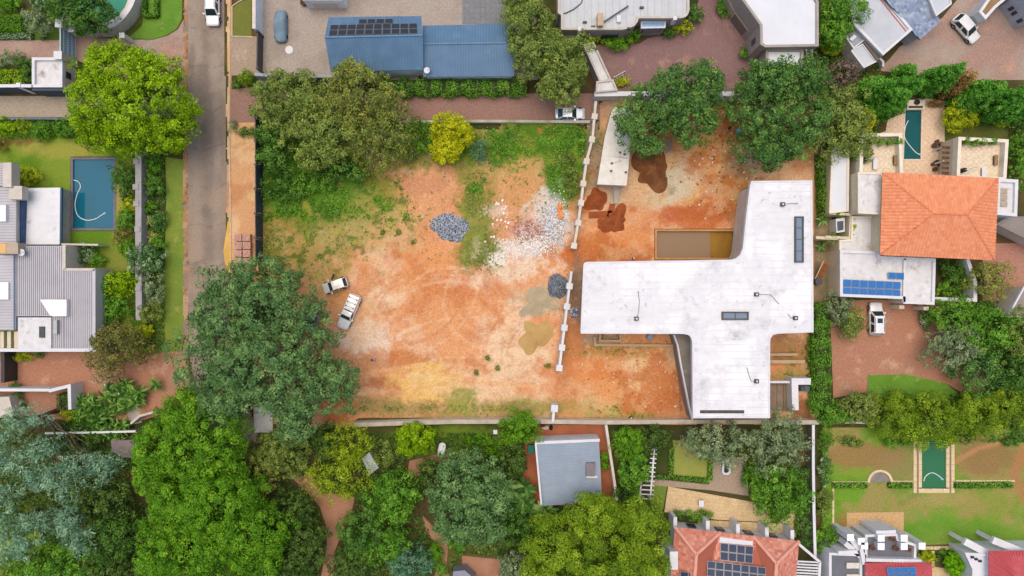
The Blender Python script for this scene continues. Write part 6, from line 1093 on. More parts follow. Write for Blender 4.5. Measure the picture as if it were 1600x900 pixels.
def cypress(label, bx, by, r, h, st):
    X, Y, _ = P(bx, by); cols, rc, leaf, de, rg, ex = ST[st]; t = thing('cypress_tree', label, 'tree', (X, Y, 0), 'cypress row behind the teal pool')
    lb = [(X+NR.normal()*.12, Y+NR.normal()*.12, h*f, r*k, r*k, h*.17) for f, k in ((.16, .9), (.3, 1.0), (.46, .92), (.62, .74), (.77, .52), (.9, .3))]
    pts, nn, sz, ti, al = crown_pts(lb, .42, .26, de*1.1, .1, zmin=-.95, bias=NR.uniform(-.12, .15), flat=1.2, inner=.25); o = leaf_mesh('crown', pts, nn, sz, ti, leaf_style(st), (X, Y, 0)); o.parent = t; ROOT[o.name] = (X, Y, 0)
    b = B(); b.tube([(X, Y, -.1), (X, Y, h*.8)], [.2, .05], 7); part('trunk', b, mat('bark', '#6e5f4e', '#4c4136', 3), t)
for a in [('first cypress from the left in the leaning row', 1349, 150, 1.55, 6.6, 'cypress'), ('second cypress from the left in the leaning row', 1367, 172, 1.9, 8.2, 'cypress'), ('third cypress tucked behind the second one', 1388, 152, 1.6, 7.6, 'cypress'), ('small cypress at the edge of the parking court', 1398, 124, 1.3, 5.0, 'cypress'), ('tall cypress reaching over the parking court', 1437, 138, 1.6, 9.0, 'cypress'), ('rusty brown dying cypress in the leaning row', 1466, 144, 1.35, 7.4, 'rust'), ('cypress right of the rusty one', 1496, 162, 1.9, 8.4, 'cypress'), ('broad cypress near the right edge', 1533, 176, 2.1, 8.6, 'cypress'), ('cypress cut by the right edge', 1572, 168, 1.9, 7.5, 'cypress')]: cypress(*a)
sh('round chartreuse bush beside the teal pool', 1500, 180, 29, 27, 3, 'gold', dens=1.2)
for l, x, y, rx, ry, h, s in [('yellow green bush behind the right terrace', 1562, 190, 16, 10, 1.3, 'gold'), ('tall green bush right of the roof terrace', 1590, 245, 18, 40, 2.4, 'mid'), ('dark bush in the lawn corner at the right edge', 1592, 195, 14, 20, 2, 'dark'), ('red leaved bush behind the teal pool', 1463, 163, 13, 6, 1, 'rust'), ('small dark bush left of the teal pool', 1411, 166, 5, 8, 1.2, 'dark'), ('loose shrub on the left terrace edge', 1346, 240, 14, 18, 4.6, 'weep'), ('dark leafy shrub in the walled planter', 1484, 425, 20, 22, 1.8, 'dark'), ('bright shrub in the walled planter', 1474, 452, 13, 12, 1.6, 'mid'), ('green shrub at the planter corner', 1500, 440, 11, 18, 1.8, 'mid'), ('ivy over the courtyard wall', 1328, 355, 7, 20, 3, 'gold'), ('ivy on the upper courtyard wall', 1315, 335, 14, 4, 3, 'weep'), ('ivy on the lower courtyard wall', 1303, 372, 10, 9, 2.9, 'weep'), ('pink flowering shrub at the car court edge', 1447, 502, 11, 22, 1.2, 'flower')]: sh(l, x, y, rx, ry, h, s)
hedge('climber_hedge', 'thin climber hedge along the narrow white roof', [(1287, 240), (1290, 335)], .7, 2.2, 'mid', clipped=False); rosette('palm_shrub', 'strap leaved palm shrub by the service strip', 1281, 345, 1.2, 1.6, 16, palmm, .12); rosette('palm_shrub', 'strap leaved palm shrub lower on the service strip', 1280, 385, 1.0, 1.4, 16, palmm, .12)
tr('yellow green tree over the salmon paving', 1545, 438, 30, 36, 5, 'olive', dens=1.1, bias=.15)
hedge('leafy_hedge', 'tall green hedge along the large white roof', [(1286, 474), (1287, 560), (1288, 640)], 2.6, 2.4, 'mid', clipped=False, dens=1.1)
for l, x, y, rx, ry, h, s in [('grey leaved tree at the corner of the car court', 1310, 478, 22, 30, 3.6, 'grey'), ('green tree at the corner of the car court', 1326, 505, 23, 26, 3.4, 'weep'), ('green tree behind the car court right side', 1490, 492, 44, 26, 4.5, 'mid'), ('pale branched tree beside the car court', 1482, 538, 42, 34, 5, 'grey'), ('broad green tree near the right edge', 1545, 520, 46, 38, 5, 'mid'), ('grey green tree at the far right edge', 1592, 520, 34, 36, 5, 'weep'), ('shaded blue green tree at the end of the drive', 1525, 572, 46, 34, 4.5, 'deep'), ('dense green tree at the right edge above the wall', 1588, 580, 36, 34, 4.5, 'dark'), ('green tree at the bottom of the tall hedge', 1298, 645, 30, 22, 3.2, 'mid'), ('yellow green tree left of the crescent lawn', 1345, 640, 34, 26, 4, 'weep'), ('rounded olive tree below the crescent lawn', 1395, 648, 40, 36, 4.4, 'moss'), ('wide mossy tree above the green pool', 1452, 655, 52, 44, 5, 'moss'), ('golden green tree right of the mossy one', 1525, 648, 40, 36, 4.6, 'moss'), ('mossy tree at the right edge', 1580, 640, 40, 32, 4.6, 'moss')]: tr(l, x, y, rx, ry, h, s, pale='pale' in l, nl=12)
for l, x, y, rx, ry, h, s in [('loose shrub at the top of the southern bed', 1290, 690, 14, 16, 1.4, 'mid'), ('flowering shrub halfway down the southern bed', 1288, 730, 11, 24, 1.2, 'flower'), ('mixed shrub lower down the southern bed', 1288, 785, 13, 28, 1.4, 'weep'), ('bushy green shrub at the foot of the southern bed', 1290, 845, 20, 28, 2.2, 'mid'), ('low shrub under the mossy trees', 1330, 690, 26, 8, .9, 'weep'), ('low shrub near the green pool head', 1400, 690, 24, 8, 1, 'mid'), ('low shrub right of the green pool head', 1510, 685, 22, 8, 1, 'weep'), ('dark shrub right of the green pool head', 1580, 690, 18, 8, 1, 'dark')]: sh(l, x, y, rx, ry, h, s)
hedge('leafy_hedge', 'dark hedge along the southern dividing wall', [(1256, 735), (1258, 790), (1261, 855)], 1.9, 1.7, 'dark', clipped=False)
for l, p in (('clipped hedge left of the half round step', [(1303, 759), (1356, 759)]), ('clipped hedge between step and green pool', [(1390, 759), (1426, 759)]), ('clipped hedge right of the green pool', [(1494, 759), (1583, 758)])): hedge('clipped_hedge', l, p, .85, .6, 'mid', group='clipped lawn hedges')
sh('large round clipped bright topiary ball', 1496, 882, 20, 21, 2.4, 'topiary', cat='topiary', name='topiary', dens=1.3); sh('small golden clipped topiary ball', 1447, 873, 13, 13, 1.8, 'gold', cat='topiary', name='topiary', dens=1.6)
for l, x, y, s in (('low dark plant between the topiary balls', 1468, 868, 'dark'), ('low mixed plant under the large topiary ball', 1480, 862, 'mid')): sh(l, x, y, 10, 8, .7, s)
# south gardens
for l, x, y, rx, ry, h, s in [('silver green tree above the small fountain', 1118, 692, 50, 36, 6, 'grey'), ('silver green tree by the southern dividing wall', 1214, 695, 46, 46, 6, 'grey'), ('mid green tree beside the sandstone terrace', 1214, 770, 44, 46, 5.5, 'mid'), ('leafy bright tree beside the cottage wall', 983, 690, 24, 26, 4, 'bright'), ('round green tree over the white pergola', 990, 732, 24, 32, 4.5, 'mid'), ('shaded tree behind the pergola', 1022, 688, 28, 24, 3.6, 'shade'), ('dark bush tree by the cottage back', 980, 772, 20, 16, 2.6, 'dark')]: tr(l, x, y, rx, ry, h, s, dens=1.1)
for l, p in (('low hedge below the small square lawn', [(1052, 747), (1109, 752)]), ('low hedge right of the small square lawn', [(1110, 750), (1111, 722)]), ('low hedge left of the small square lawn', [(1049, 745), (1050, 700)]), ('dark low hedge by the pergola steps', [(1022, 746), (1047, 747)])): hedge('clipped_hedge', l, p, .65, .6, 'dark' if 'dark' in l else 'mid', group='low box hedges round the small lawn')
for l, x, y, rx, ry, h, s in [('low green bush on the sandstone terrace edge', 1092, 806, 24, 10, 1.2, 'mid'), ('round dark bush at the terrace corner', 1060, 804, 10, 8, 1.2, 'dark'), ('leafy green bush right of the beige path', 1180, 745, 20, 22, 2.6, 'mid'), ('dark bush left of the small fountain', 1165, 738, 8, 16, 1.2, 'dark')]: sh(l, x, y, rx, ry, h, s)
tr('huge moss green tree with cauliflower crown beside the cottage', 930, 842, 115, 72, 9.5, 'moss', lobes=[(925, 800, 46, 30, 0), (870, 845, 50, 48, -.5), (940, 850, 62, 56, .6), (1000, 825, 40, 46, -.6), (1000, 878, 42, 40, -.8), (900, 890, 60, 40, -.3), (850, 890, 34, 36, -1.4)], dens=1.35, nl=14)
tr('large grey green tree in the middle of the southern garden', 735, 772, 72, 66, 8.5, 'gum', lobes=[(730, 738, 48, 34, -.3), (710, 780, 46, 46, 0), (762, 775, 42, 46, .2), (735, 815, 48, 28, -.8)], dens=1.15, bias=.05)
for l, x, y, rx, ry, h, s in [('yellow green tree at the southern boundary wall', 648, 684, 36, 28, 4.5, 'lime'), ('golden feathery tree near the boundary wall', 545, 695, 32, 40, 5, 'feather'), ('golden feathery tree by the garden path', 530, 745, 50, 34, 5, 'feather'), ('dark tree beside the golden feathery tree', 510, 685, 28, 26, 4, 'shade'), ('olive grey tree below the concrete slab', 440, 705, 42, 36, 5.5, 'weep'), ('olive tree left of the garden path', 405, 740, 32, 34, 5, 'olive'), ('shaded tree inside the curve of the path', 462, 800, 36, 34, 5, 'shade'), ('dark tree below the curve of the path', 465, 858, 44, 42, 6, 'shade'), ('shaded tree at the bottom beside the path', 455, 895, 40, 22, 4, 'dark'), ('deep green tree in the garden middle', 612, 775, 42, 46, 6, 'mid'), ('shaded green tree right of the path', 570, 830, 44, 38, 5.5, 'dark'), ('olive green tree above the bottom path', 605, 850, 36, 34, 5.5, 'mid'), ('dark tree at the bottom right of the path', 555, 880, 42, 28, 5, 'shade'), ('blue green conifer at the bottom', 640, 878, 36, 32, 5, 'pine'), ('bright tree at the southern wall beside the cottage', 812, 668, 32, 26, 4.5, 'bright'), ('dark tree left of the cottage', 800, 720, 26, 30, 4, 'shade'), ('grey tree at the bottom left of the moss tree', 800, 885, 26, 26, 4.5, 'grey'), ('shaded tree between grey green tree and cottage', 805, 825, 30, 30, 4, 'dark'), ('green tree left of the grey green tree', 672, 735, 22, 22, 3, 'shade')]: tr(l, x, y, rx, ry, h, s, dens=1.1, nl=10, bias=-.08 if s == 'mid' else 0)
for l, x, y, rx, ry, h, s in [('mid green bush by the small grey roof', 598, 712, 20, 22, 2, 'weep'), ('dark bush right of the small grey roof', 565, 765, 18, 14, 1.6, 'dark'), ('white flowering bush near the reddish path', 662, 745, 8, 10, 1, 'flower'), ('bright bush by the narrow bottom path', 682, 862, 12, 18, 1.6, 'bright'), ('green bush right of the narrow bottom path', 716, 850, 18, 14, 1.6, 'mid'), ('low bush above the reddish terrace', 760, 855, 24, 12, 1, 'weep'), ('green bush below the boundary wall', 745, 685, 24, 12, 1, 'bright'), ('bright bush near the white bin', 780, 700, 22, 18, 1.4, 'bright'), ('mixed bush left of the cottage yard', 800, 692, 16, 14, 1.2, 'weep'), ('green bush against the cottage side wall', 946, 722, 7, 20, 1.2, 'bright'), ('dark bush above the tub', 620, 745, 14, 14, 1.6, 'mid'), ('low bush at the head of the brown path', 470, 735, 16, 14, 1.4, 'weep'), ('dark low bush under the conifer', 690, 890, 12, 12, 1.2, 'mid')]: sh(l, x, y, rx, ry, h, s)
for l, x, y in (('banana plant left of the cottage roof', 828, 765), ('banana plant lower left of the cottage', 815, 790), ('banana plant behind the cottage corner', 846, 790), ('banana plant farther left of the cottage', 798, 762)): rosette('banana_plant', l, x, y, 2.0, 2.6, 12, palmm, .3, .5, heads=2, sp=.7, group='banana plants by the cottage')
# ---------------------------------------------------------------- uncountable ground cover
def cover(name, label, n, x0, y0, x1, y1, dens, st, leaf, hmax):
    px = NR.uniform(x0, x1, n*3); py = NR.uniform(y0, y1, n*3); k = NR.uniform(0, 1, n*3) < dens(px, py); px, py = px[k][:n], py[k][:n]
    hh = hmax*fbm(px, py, .06, 3, 21)*NR.uniform(.3, 1, len(px)); pts = np.stack([(px-800)/S, (450-py)/S, hh+.03], 1)
    o = leaf_mesh(name, pts, unit(NR.normal(size=pts.shape)*.6+[0, 0, 1]), leaf*NR.uniform(.5, 1.4, len(px)), .55*fbm(px, py, .04, 4, 33)+.45*NR.uniform(0, 1, len(px)), leaf_style(st), (0, 0, 0)); tag(o, label, 'ground cover', kind='stuff'); ROOT[o.name] = (0, 0, 0)
def e_(x, y, cx, cy, rx, ry): return np.clip(1.25-np.hypot((x-cx)/rx, (y-cy)/ry), 0, 1)
def plot_d(x, y):
    d = 0*x
    for c in ((455, 270, 70, 85), (510, 300, 70, 45), (620, 215, 50, 30), (760, 232, 60, 28), (850, 218, 80, 24), (885, 255, 30, 60), (745, 300, 24, 40), (752, 392, 28, 34), (425, 400, 20, 40)): d = np.maximum(d, e_(x, y, *c))
    d = d*sst(.34, .52, fbm(x, y, .05, 4, 61))
    for c in ((480, 385, 70, 50), (600, 330, 70, 50), (640, 636, 90, 14), (790, 640, 60, 14), (970, 645, 50, 14), (720, 630, 24, 22), (940, 545, 70, 10), (880, 490, 6, 60), (1238, 570, 26, 36)): d = np.maximum(d, .55*e_(x, y, *c)*sst(.5, .62, fbm(x, y, .08, 4, 62)))
    d = np.maximum(d, .08*sst(.62, .7, fbm(x, y, .09, 3, 63))*(y < 430))
    return d*((x > 412) & (x < 1260) & (y > 193) & (y < 656)) * ~((x > 905) & (y > 280) & (y < 520))
cover('weeds', 'green weeds and grass tufts over the north of the plot', 46000, 410, 192, 1262, 656, plot_d, 'weep', .28, .5)
cover('weeds', 'bright leafy weeds among the grass of the plot', 24000, 412, 192, 920, 345, lambda x, y: plot_d(x, y)*sst(.4, .52, fbm(x, y, .03, 3, 64)), 'mid', .3, .7)
PATHS = [[(440, 735), (487, 738), (505, 766), (560, 772), (552, 810), (534, 840), (524, 910), (496, 910), (508, 850), (500, 795), (470, 772)], [(655, 800), (676, 815), (700, 840), (708, 910), (670, 910), (680, 850)], [(718, 864), (790, 870), (790, 910), (718, 910)], [(632, 715), (705, 702), (710, 720), (640, 750)], [(820, 662), (968, 662), (968, 792), (815, 792)]]
def under_d(x, y):
    k = np.ones(x.shape)*sst(.3, .5, fbm(x, y, .03, 4, 71))
    for p in PATHS: k *= ~inpoly(x, y, p)
    return k
cover('undergrowth', 'shaded undergrowth beneath the southern garden trees', 34000, 0, 676, 975, 905, under_d, 'shade', .4, .8)
cover('undergrowth', 'low planting round the northern and eastern gardens', 9000, 1475, 470, 1610, 690, lambda x, y: sst(.35, .5, fbm(x, y, .03, 4, 72)), 'dark', .36, .6)
cover('undergrowth', 'mixed low planting outside the street wall', 5000, 206, 225, 258, 545, lambda x, y: .3+0*x, 'dark', .32, .5); cover('undergrowth', 'low planting under the northern trees', 6000, 1280, 60, 1480, 270, lambda x, y: (sst(.4, .6, fbm(x, y, .03, 4, 73))*(x < 1375)), 'shade', .34, .6); cover('undergrowth', 'planting below the beige lane', 4500, 0, 186, 210, 216, lambda x, y: .6+0*x, 'mid', .3, .5)
# ---------------------------------------------------------------- vehicles
tyre = mat('tyre', '#232323', '#1b1b1b', 4); rim = glossy('rim', '#a9adb1', .3, .7); cglass = glossy('car_glass', '#22343a', .06); lamp = glossy('headlamp', '#d9dfe4', .08); tail = glossy('tail_lamp', '#8c2a26', .2)
def car(label, px, py, ang, L, Wd, Ht, paint, kind='suv', cat='car', rails=False, sunroof=False, name='parked_car'):
    """ang: heading of the bonnet, degrees anticlockwise from photo right"""
    t = thing(name, label, cat, P(px, py, .9)[:2]+(0.03,)); ca, sa = math.cos(math.radians(ang)), math.sin(math.radians(ang)); ox, oy, oz = ROOT[t.name]
    T = lambda x, y, z: (ox+x*ca-y*sa, oy+x*sa+y*ca, oz+z)
    def pt(nm, v, f, m, sm=False, par=None, sub=0):
        b = B(); b.add([T(*q) for q in v], f); o = part(nm, b, m, par or t, sm)
        if sub: md = o.modifiers.new('round', 'SUBSURF'); md.levels = md.render_levels = sub
        return o
    h2 = L/2; w = Wd/2; bel = Ht*.56; bon = Ht*.5 if kind != 'pickup' else Ht*.54
    st_ = [(-h2, .80, .36, bel*.86), (-h2+.1, .92, .28, bel*.98), (-h2*.55, 1, .24, bel), (0, 1, .24, bel), (h2*.42, 1, .24, bel*.99), (h2*.6, .98, .24, bon), (h2-.18, .9, .28, bon*.9), (h2-.02, .76, .34, bon*.76)]
    v, f = [], []
    for x, k, zl, zt in st_: v += [(x, -w*k*.94, zl), (x, -w*k, zl+.3*(zt-zl)), (x, -w*k*.97, zt-.06), (x, -w*k*.82, zt), (x, 0, zt+.03), (x, w*k*.82, zt), (x, w*k*.97, zt-.06), (x, w*k, zl+.3*(zt-zl)), (x, w*k*.94, zl)]
    for i in range(len(st_)-1):
        for k in range(8): a = i*9+k; f.append((a, a+1, a+10, a+9))
        f.append((i*9+8, i*9, (i+1)*9, (i+1)*9+8))
    f += [tuple(range(8, -1, -1)), tuple((len(st_)-1)*9+k for k in range(9))]
    pt('body', v, f, paint, True, sub=1)
    x0, x1, x2, x3 = {'suv': (-h2*.95, -h2*.84, h2*.16, h2*.46), 'sedan': (-h2*.82, -h2*.48, h2*.08, h2*.42), 'hatch': (-h2*.93, -h2*.72, h2*.12, h2*.48), 'pickup': (-h2*.12, -h2*.04, h2*.2, h2*.44)}[kind]
    zb, zt, wi, wt = bel-.02, Ht, w*.9, w*.74
    base = [(x0, -wi, zb), (x3, -wi, zb), (x3, wi, zb), (x0, wi, zb)]; top = [(x1, -wt, zt), (x2, -wt, zt), (x2, wt, zt), (x1, wt, zt)]
    pt('cabin', base+top, [(0, 1, 5, 4), (1, 2, 6, 5), (2, 3, 7, 6), (3, 0, 4, 7), (4, 5, 6, 7)], paint)
    rv = [(x1-.03, -wt*.98, zt), (x1-.03, 0, zt+.045), (x1-.03, wt*.98, zt), (x2+.03, -wt*.98, zt), (x2+.03, 0, zt+.045), (x2+.03, wt*.98, zt), ((x1+x2)/2, -wt, zt+.02), ((x1+x2)/2, 0, zt+.07), ((x1+x2)/2, wt, zt+.02)]
    rf = pt('roof', rv, [(0, 6, 7, 1), (1, 7, 8, 2), (6, 3, 4, 7), (7, 4, 5, 8)], paint, True)
    def pane(nm, q, e=.07, push=.02):
        q = [Vector(x) for x in q]; c = sum(q, Vector())/4; n = (q[1]-q[0]).cross(q[3]-q[0]).normalized(); n = n if n.dot(c-Vector((x1*.5+x2*.5, 0, zb))) > 0 else -n
        q = [c+(x-c)*(1-2*e)+n*push for x in q]; pt(nm, [tuple(x) for x in q], [(0, 1, 2, 3)], cglass)
    pane('windscreen', [base[1], base[2], top[2], top[1]]); pane('rear_window', [base[3], base[0], top[0], top[3]], .1)
    for s in (0, 1):
        a, b_, c, d = (base[0], base[1], top[1], top[0]) if s == 0 else (base[3], base[2], top[2], top[3])
        for f0, f1 in (((.06, .5), (.53, .95)) if kind != 'pickup' else ((.08, .92),)):
            A, C = Vector(a).lerp(Vector(b_), f0), Vector(a).lerp(Vector(b_), f1); D, E = Vector(d).lerp(Vector(c), f1), Vector(d).lerp(Vector(c), f0); pane('side_window', [tuple(A), tuple(C), tuple(D), tuple(E)], .08)
    for sx in (-.6, .62):
        for sy in (-1, 1):
            n = 16; R = .36; yy = sy*w*.98; vv = []
            for k in range(n): c_, s_ = math.cos(2*math.pi*k/n), math.sin(2*math.pi*k/n); vv += [(h2*sx+R*c_, yy-sy*.2, R+R*s_), (h2*sx+R*c_, yy+sy*.02, R+R*s_)]
            o = pt('wheel', vv, [(2*k, 2*k+1, (2*k+3) % (2*n), (2*k+2) % (2*n)) for k in range(n)]+[tuple(2*k+1 for k in range(n)), tuple(2*k for k in range(n))], tyre)
            pt('rim', [(h2*sx+.22*math.cos(2*math.pi*k/10), yy+sy*.03, R+.22*math.sin(2*math.pi*k/10)) for k in range(10)], [tuple(range(10))], rim, par=o)
    for sy in (-1, 1):
        b = [(h2-.26, sy*w*.55, bon*.83), (h2-.1, sy*w*.52, bon*.72), (h2-.16, sy*w*.84, bon*.72), (h2-.36, sy*w*.87, bon*.84)]; pt('headlight', [(x+.03, y, z+.05) for x, y, z in b], [(0, 1, 2, 3)], lamp)
        pt('tail_light', [(-h2-.015, sy*w*.62, bel*.7), (-h2-.015, sy*w*.82, bel*.7), (-h2+.05, sy*w*.86, bel*.93), (-h2+.03, sy*w*.66, bel*.93)], [(0, 1, 2, 3)], tail)
        mx = x3-.35; pt('mirror', [(mx, sy*w*.93, bel), (mx+.2, sy*w*.93, bel), (mx+.16, sy*(w+.2), bel+.02), (mx, sy*(w+.2), bel+.02), (mx, sy*w*.93, bel+.16), (mx+.2, sy*w*.93, bel+.16), (mx+.16, sy*(w+.2), bel+.16), (mx, sy*(w+.2), bel+.16)], [(0, 1, 2, 3), (4, 5, 6, 7), (0, 1, 5, 4), (1, 2, 6, 5), (2, 3, 7, 6), (3, 0, 4, 7)], paint)
        if rails: q = B(); q.tube([T(x1+.15, sy*wt*.86, zt+.06), T(x2-.15, sy*wt*.86, zt+.06)], .035); part('roof_rail', q, darkm, t)
    if sunroof: pt('sunroof', [(x2-.95, -wt*.5, zt+.085), (x2-.3, -wt*.5, zt+.075), (x2-.3, wt*.5, zt+.075), (x2-.95, wt*.5, zt+.085)], [(0, 1, 2, 3)], cglass)
    if kind == 'pickup':
        zc = Ht*.98; cv = [(-h2*.97, -w*.88, bel), (x0+.05, -w*.9, bel), (x0+.05, w*.9, bel), (-h2*.97, w*.88, bel), (-h2*.93, -w*.78, zc), (x0+.02, -w*.8, zc), (x0+.02, w*.8, zc), (-h2*.93, w*.78, zc)]
        o = pt('canopy', cv, [(0, 1, 5, 4), (1, 2, 6, 5), (2, 3, 7, 6), (3, 0, 4, 7), (4, 5, 6, 7)], paint)
        for f in (.2, .5, .8): q = B(); x = -h2*.93+(x0+h2*.93)*f; q.tube([T(x, -w*.74, zc+.08), T(x, w*.74, zc+.08)], .035); part('roof_bar', q, steel, t); 
        for f in (.2, .5, .8):
            for sy in (-1, 1): x = -h2*.93+(x0+h2*.93)*f; q = B(); X, Y, Zz = T(x, sy*w*.6, zc); q.obox(X, Y, .2, .12, math.radians(ang), Zz-.01, Zz+.12); part('bar_foot', q, darkm, t)
    return t
wpaint = glossy('white_paint', '#e6e9ec', .18, 0, .6); spaint = glossy('silver_paint', '#c3ccd4', .2, .25, .6); gpaint = glossy('grey_paint', '#8f9aa6', .22, .2, .5)
car('white car driving down the street at the top', 331, 12, -90, 5.0, 2.0, 1.6, wpaint, 'suv', rails=True)
car('silver car parked on the pink brick driveway', 891, 177, 0, 4.3, 1.75, 1.45, spaint, 'sedan'); car('white hatchback parked diagonally on the brown court', 1511, 44, -48, 4.6, 1.9, 1.6, wpaint, 'hatch')
car('white car with sunroof on the red brick court', 1370, 498, 90, 4.7, 1.95, 1.7, wpaint, 'suv', rails=True, sunroof=True); t = car('pale silver car with open door on the bare plot', 523, 446, 198, 3.7, 1.7, 1.5, glossy('pale_paint', '#d5d6cf', .2, .1, .6), 'hatch')
X, Y, Zc = ROOT[t.name]; b = B(); b.seg((X-.45, Y+.85), (X-.15, Y+1.6), .1, .35, 1.2); part('door', b, darkm, t)
car('white canopy pickup with roof bars on the bare plot', 545, 487, -114, 5.3, 1.85, 1.75, wpaint, 'pickup', 'pickup'); car('grey car half hidden under the big street tree', 487, 497, -105, 4.4, 1.8, 1.45, gpaint, 'sedan')
t = thing('covered_car', 'car under a blue grey fabric cover on the forecourt', 'car', P(437, 40, .9)[:2]+(0.03,)); X, Y, Zc = ROOT[t.name]; v, f = [], []
stn = [(-2.3, .55, .75, .3), (-2.2, .78, .9, .1), (-1.5, .9, 1.05, .08), (-.9, .92, 1.45, .06), (.3, .92, 1.5, .06), (1.0, .92, 1.08, .06), (1.9, .86, .95, .08), (2.25, .62, .75, .3)]
for yy, w, zt, zl in stn: v += [(X-w, Y-yy, zl), (X-w*1.0, Y-yy, zt*.55), (X-w*.8, Y-yy, zt*.9), (X-w*.4, Y-yy, zt), (X, Y-yy, zt+.02), (X+w*.4, Y-yy, zt), (X+w*.8, Y-yy, zt*.9), (X+w, Y-yy, zt*.55), (X+w, Y-yy, zl)]
for i in range(7): f += [(i*9+k, (i+1)*9+k, (i+1)*9+k+1, i*9+k+1) for k in range(8)]
f += [tuple(range(9)), tuple(7*9+k for k in range(8, -1, -1))]; b = B(); b.add(v, f); o = part('cover', b, mat('cover_fabric', '#7d96a6', '#6c8494', 1.2, fine=('#5c7484', 3, .3), bump=.6), t, True); md = o.modifiers.new('round', 'SUBSURF'); md.levels = md.render_levels = 2
for yy in (-1.35, 1.35):
    for sx in (-.8, .8): b = B(); b.tube([(X+sx-.1, Y+yy, .32), (X+sx+.1, Y+yy, .32)], .3, 12); part('wheel', b, tyre, t)
# ---------------------------------------------------------------- building material on the plot
for k, (x, y) in enumerate([(371, 371), (384.5, 371), (371.5, 384), (385, 383.5), (371, 396.5), (385, 396), (372, 409), (385, 409), (373, 421), (386, 420)]):
    row = ['topmost', 'second', 'third', 'fourth', 'lowest'][k//2]; t = thing('brick_pallet', '%s stack of pink bricks in the %s column on the verge' % (row, ['left', 'right'][k % 2]), 'brick stack', P(x, y, .9)[:2]+(0,), 'brick stacks on the verge'); X, Y, _ = ROOT[t.name]
    b = B()
    for i in range(3): b.obox(X, Y-.4+i*.4, 1.0, .12, 0, 0, .1)
    part('pallet', b, MC['brown_wood'], t, kind='stuff')
    b = B(); rr = random.Random(k)
    for i in range(5):
        for j in range(9):
            for l in range(2): b.obox(X-.44+i*.22+rr.uniform(-.01, .01), Y-.44+j*.11, .2, .095, rr.uniform(-.03, .03), .1+.4*l, .1+.39*(l+1)+rr.uniform(-.05, .04))
    part('bricks', b, mat('pink_brick', '#cc9a8a', '#a87060', 2.0, fine=('#e0bcae', 4, .8)), t, kind='stuff')
def mound(name, label, cat, px, py, rx, ry, h, m, seed, rocks=None, rag=.25, n=1400, rs=.16):
    t = thing(name, label, cat, (px, py)); X, Y, _ = ROOT[t.name]; a, c = rx/S, ry/S; v = [(X, Y, h)]; f = []; R, K = 14, 48
    rn = np.random.default_rng(seed); ph = rn.uniform(0, 6.3, 6)
    pr = lambda th: 1+rag*sum(math.sin(th*(i+2)+ph[i])/(i+2) for i in range(6))
    for r in range(1, R+1):
        for k in range(K):
            th = 2*math.pi*k/K; q = r/R; rad = pr(th)*q; x, y = X+a*rad*math.cos(th), Y+c*rad*math.sin(th)
            v.append((x, y, h*(math.cos(q*math.pi)*.5+.5)**.8+h*.25*(float(vn(np.array(x), np.array(y), 1.1, seed))-.5)*(1-q)-(.05 if r == R else 0)))
    f = [(0, 1+k, 1+(k+1) % K) for k in range(K)]+[(1+(r-1)*K+k, 1+r*K+k, 1+r*K+(k+1) % K, 1+(r-1)*K+(k+1) % K) for r in range(1, R) for k in range(K)]
    b = B(); b.add(v, f); part('mound', b, m, t, True)
    if rocks:
        for nm, rm_ in rocks:
            b = B()
            for i in range(n):
                th = rn.uniform(0, 6.28); q = math.sqrt(rn.uniform(0, 1.08)); x, y = X+a*pr(th)*q*math.cos(th), Y+c*pr(th)*q*math.sin(th); z = h*(math.cos(min(1, q)*math.pi)*.5+.5)**.8-.02; s = rs*rn.uniform(.6, 1.4)
                d = [(x+s*rn.uniform(.3, .7)*sx, y+s*rn.uniform(.3, .7)*sy, z+s*.4*sz) for sx, sy, sz in ((-1, -1, 0), (1, -1, .1), (1, 1, 0), (-1, 1, .1))]; b.add(d+[(x+s*rn.normal()*.2, y+s*rn.normal()*.2, z+s*.75)], [(0, 1, 4), (1, 2, 4), (2, 3, 4), (3, 0, 4)])
            part(nm, b, rm_, t, kind='stuff')
gravel = mat('blue_gravel', '#8d99a8', '#5d6876', 5, fine=('#c2cad4', 9, .7), bump=.6); gravel2 = mat('grey_gravel', '#7c828c', '#585e68', 5, fine=('#a4aab2', 9, .6), bump=.6)
mound('gravel_heap', 'blue grey gravel heap in the middle of the plot', 'gravel heap', 703, 355, 28, 20, .9, gravel, 1, [('pale_stones', mat('stone_pale', '#c3cbd6', None, 1)), ('blue_stones', gravel), ('dark_stones', mat('stone_dark', '#4c5664', None, 1))], rag=.18, n=1100, rs=.16); mound('gravel_heap', 'darker gravel heap against the short pier wall', 'gravel heap', 871, 447, 15, 21, .8, gravel2, 2, [('grey_stones', gravel2), ('pale_stones', mat('stone_mid', '#8f959e', None, 1)), ('dark_stones', mat('stone_dark', '#444'))], rag=.18, n=600, rs=.14)
mound('sand_heap', 'smooth yellow brown sand heap beside the short pier wall', 'sand heap', 838, 525, 25, 27, .45, mat('river_sand', '#c2a06a', '#b5935c', .8, fine=('#a07e4a', 6, .4)), 3, rag=.4); mound('sand_heap', 'flat grey sand heap above the yellow one', 'sand heap', 843, 472, 32, 20, .2, mat('grey_sand', '#b5a688', '#a3957a', .8, fine=('#8d8068', 6, .3)), 9, rag=.55)
wet = mat('wet_soil', '#a85a30', '#8f4c26', 1.2, fine=('#6c3416', 4, .5), bump=.6); mound('soil_heap', 'upper rust red soil heap by the pier wall', 'soil heap', 931, 313, 19, 17, .9, wet, 4, rag=.3); mound('soil_heap', 'lower rust red soil heap by the pier wall', 'soil heap', 964, 343, 19, 19, .8, wet, 5, rag=.45); mound('soil_heap', 'small rust red soil heap below the trench', 'soil heap', 948, 353, 16, 12, .5, wet, 6, rag=.3)
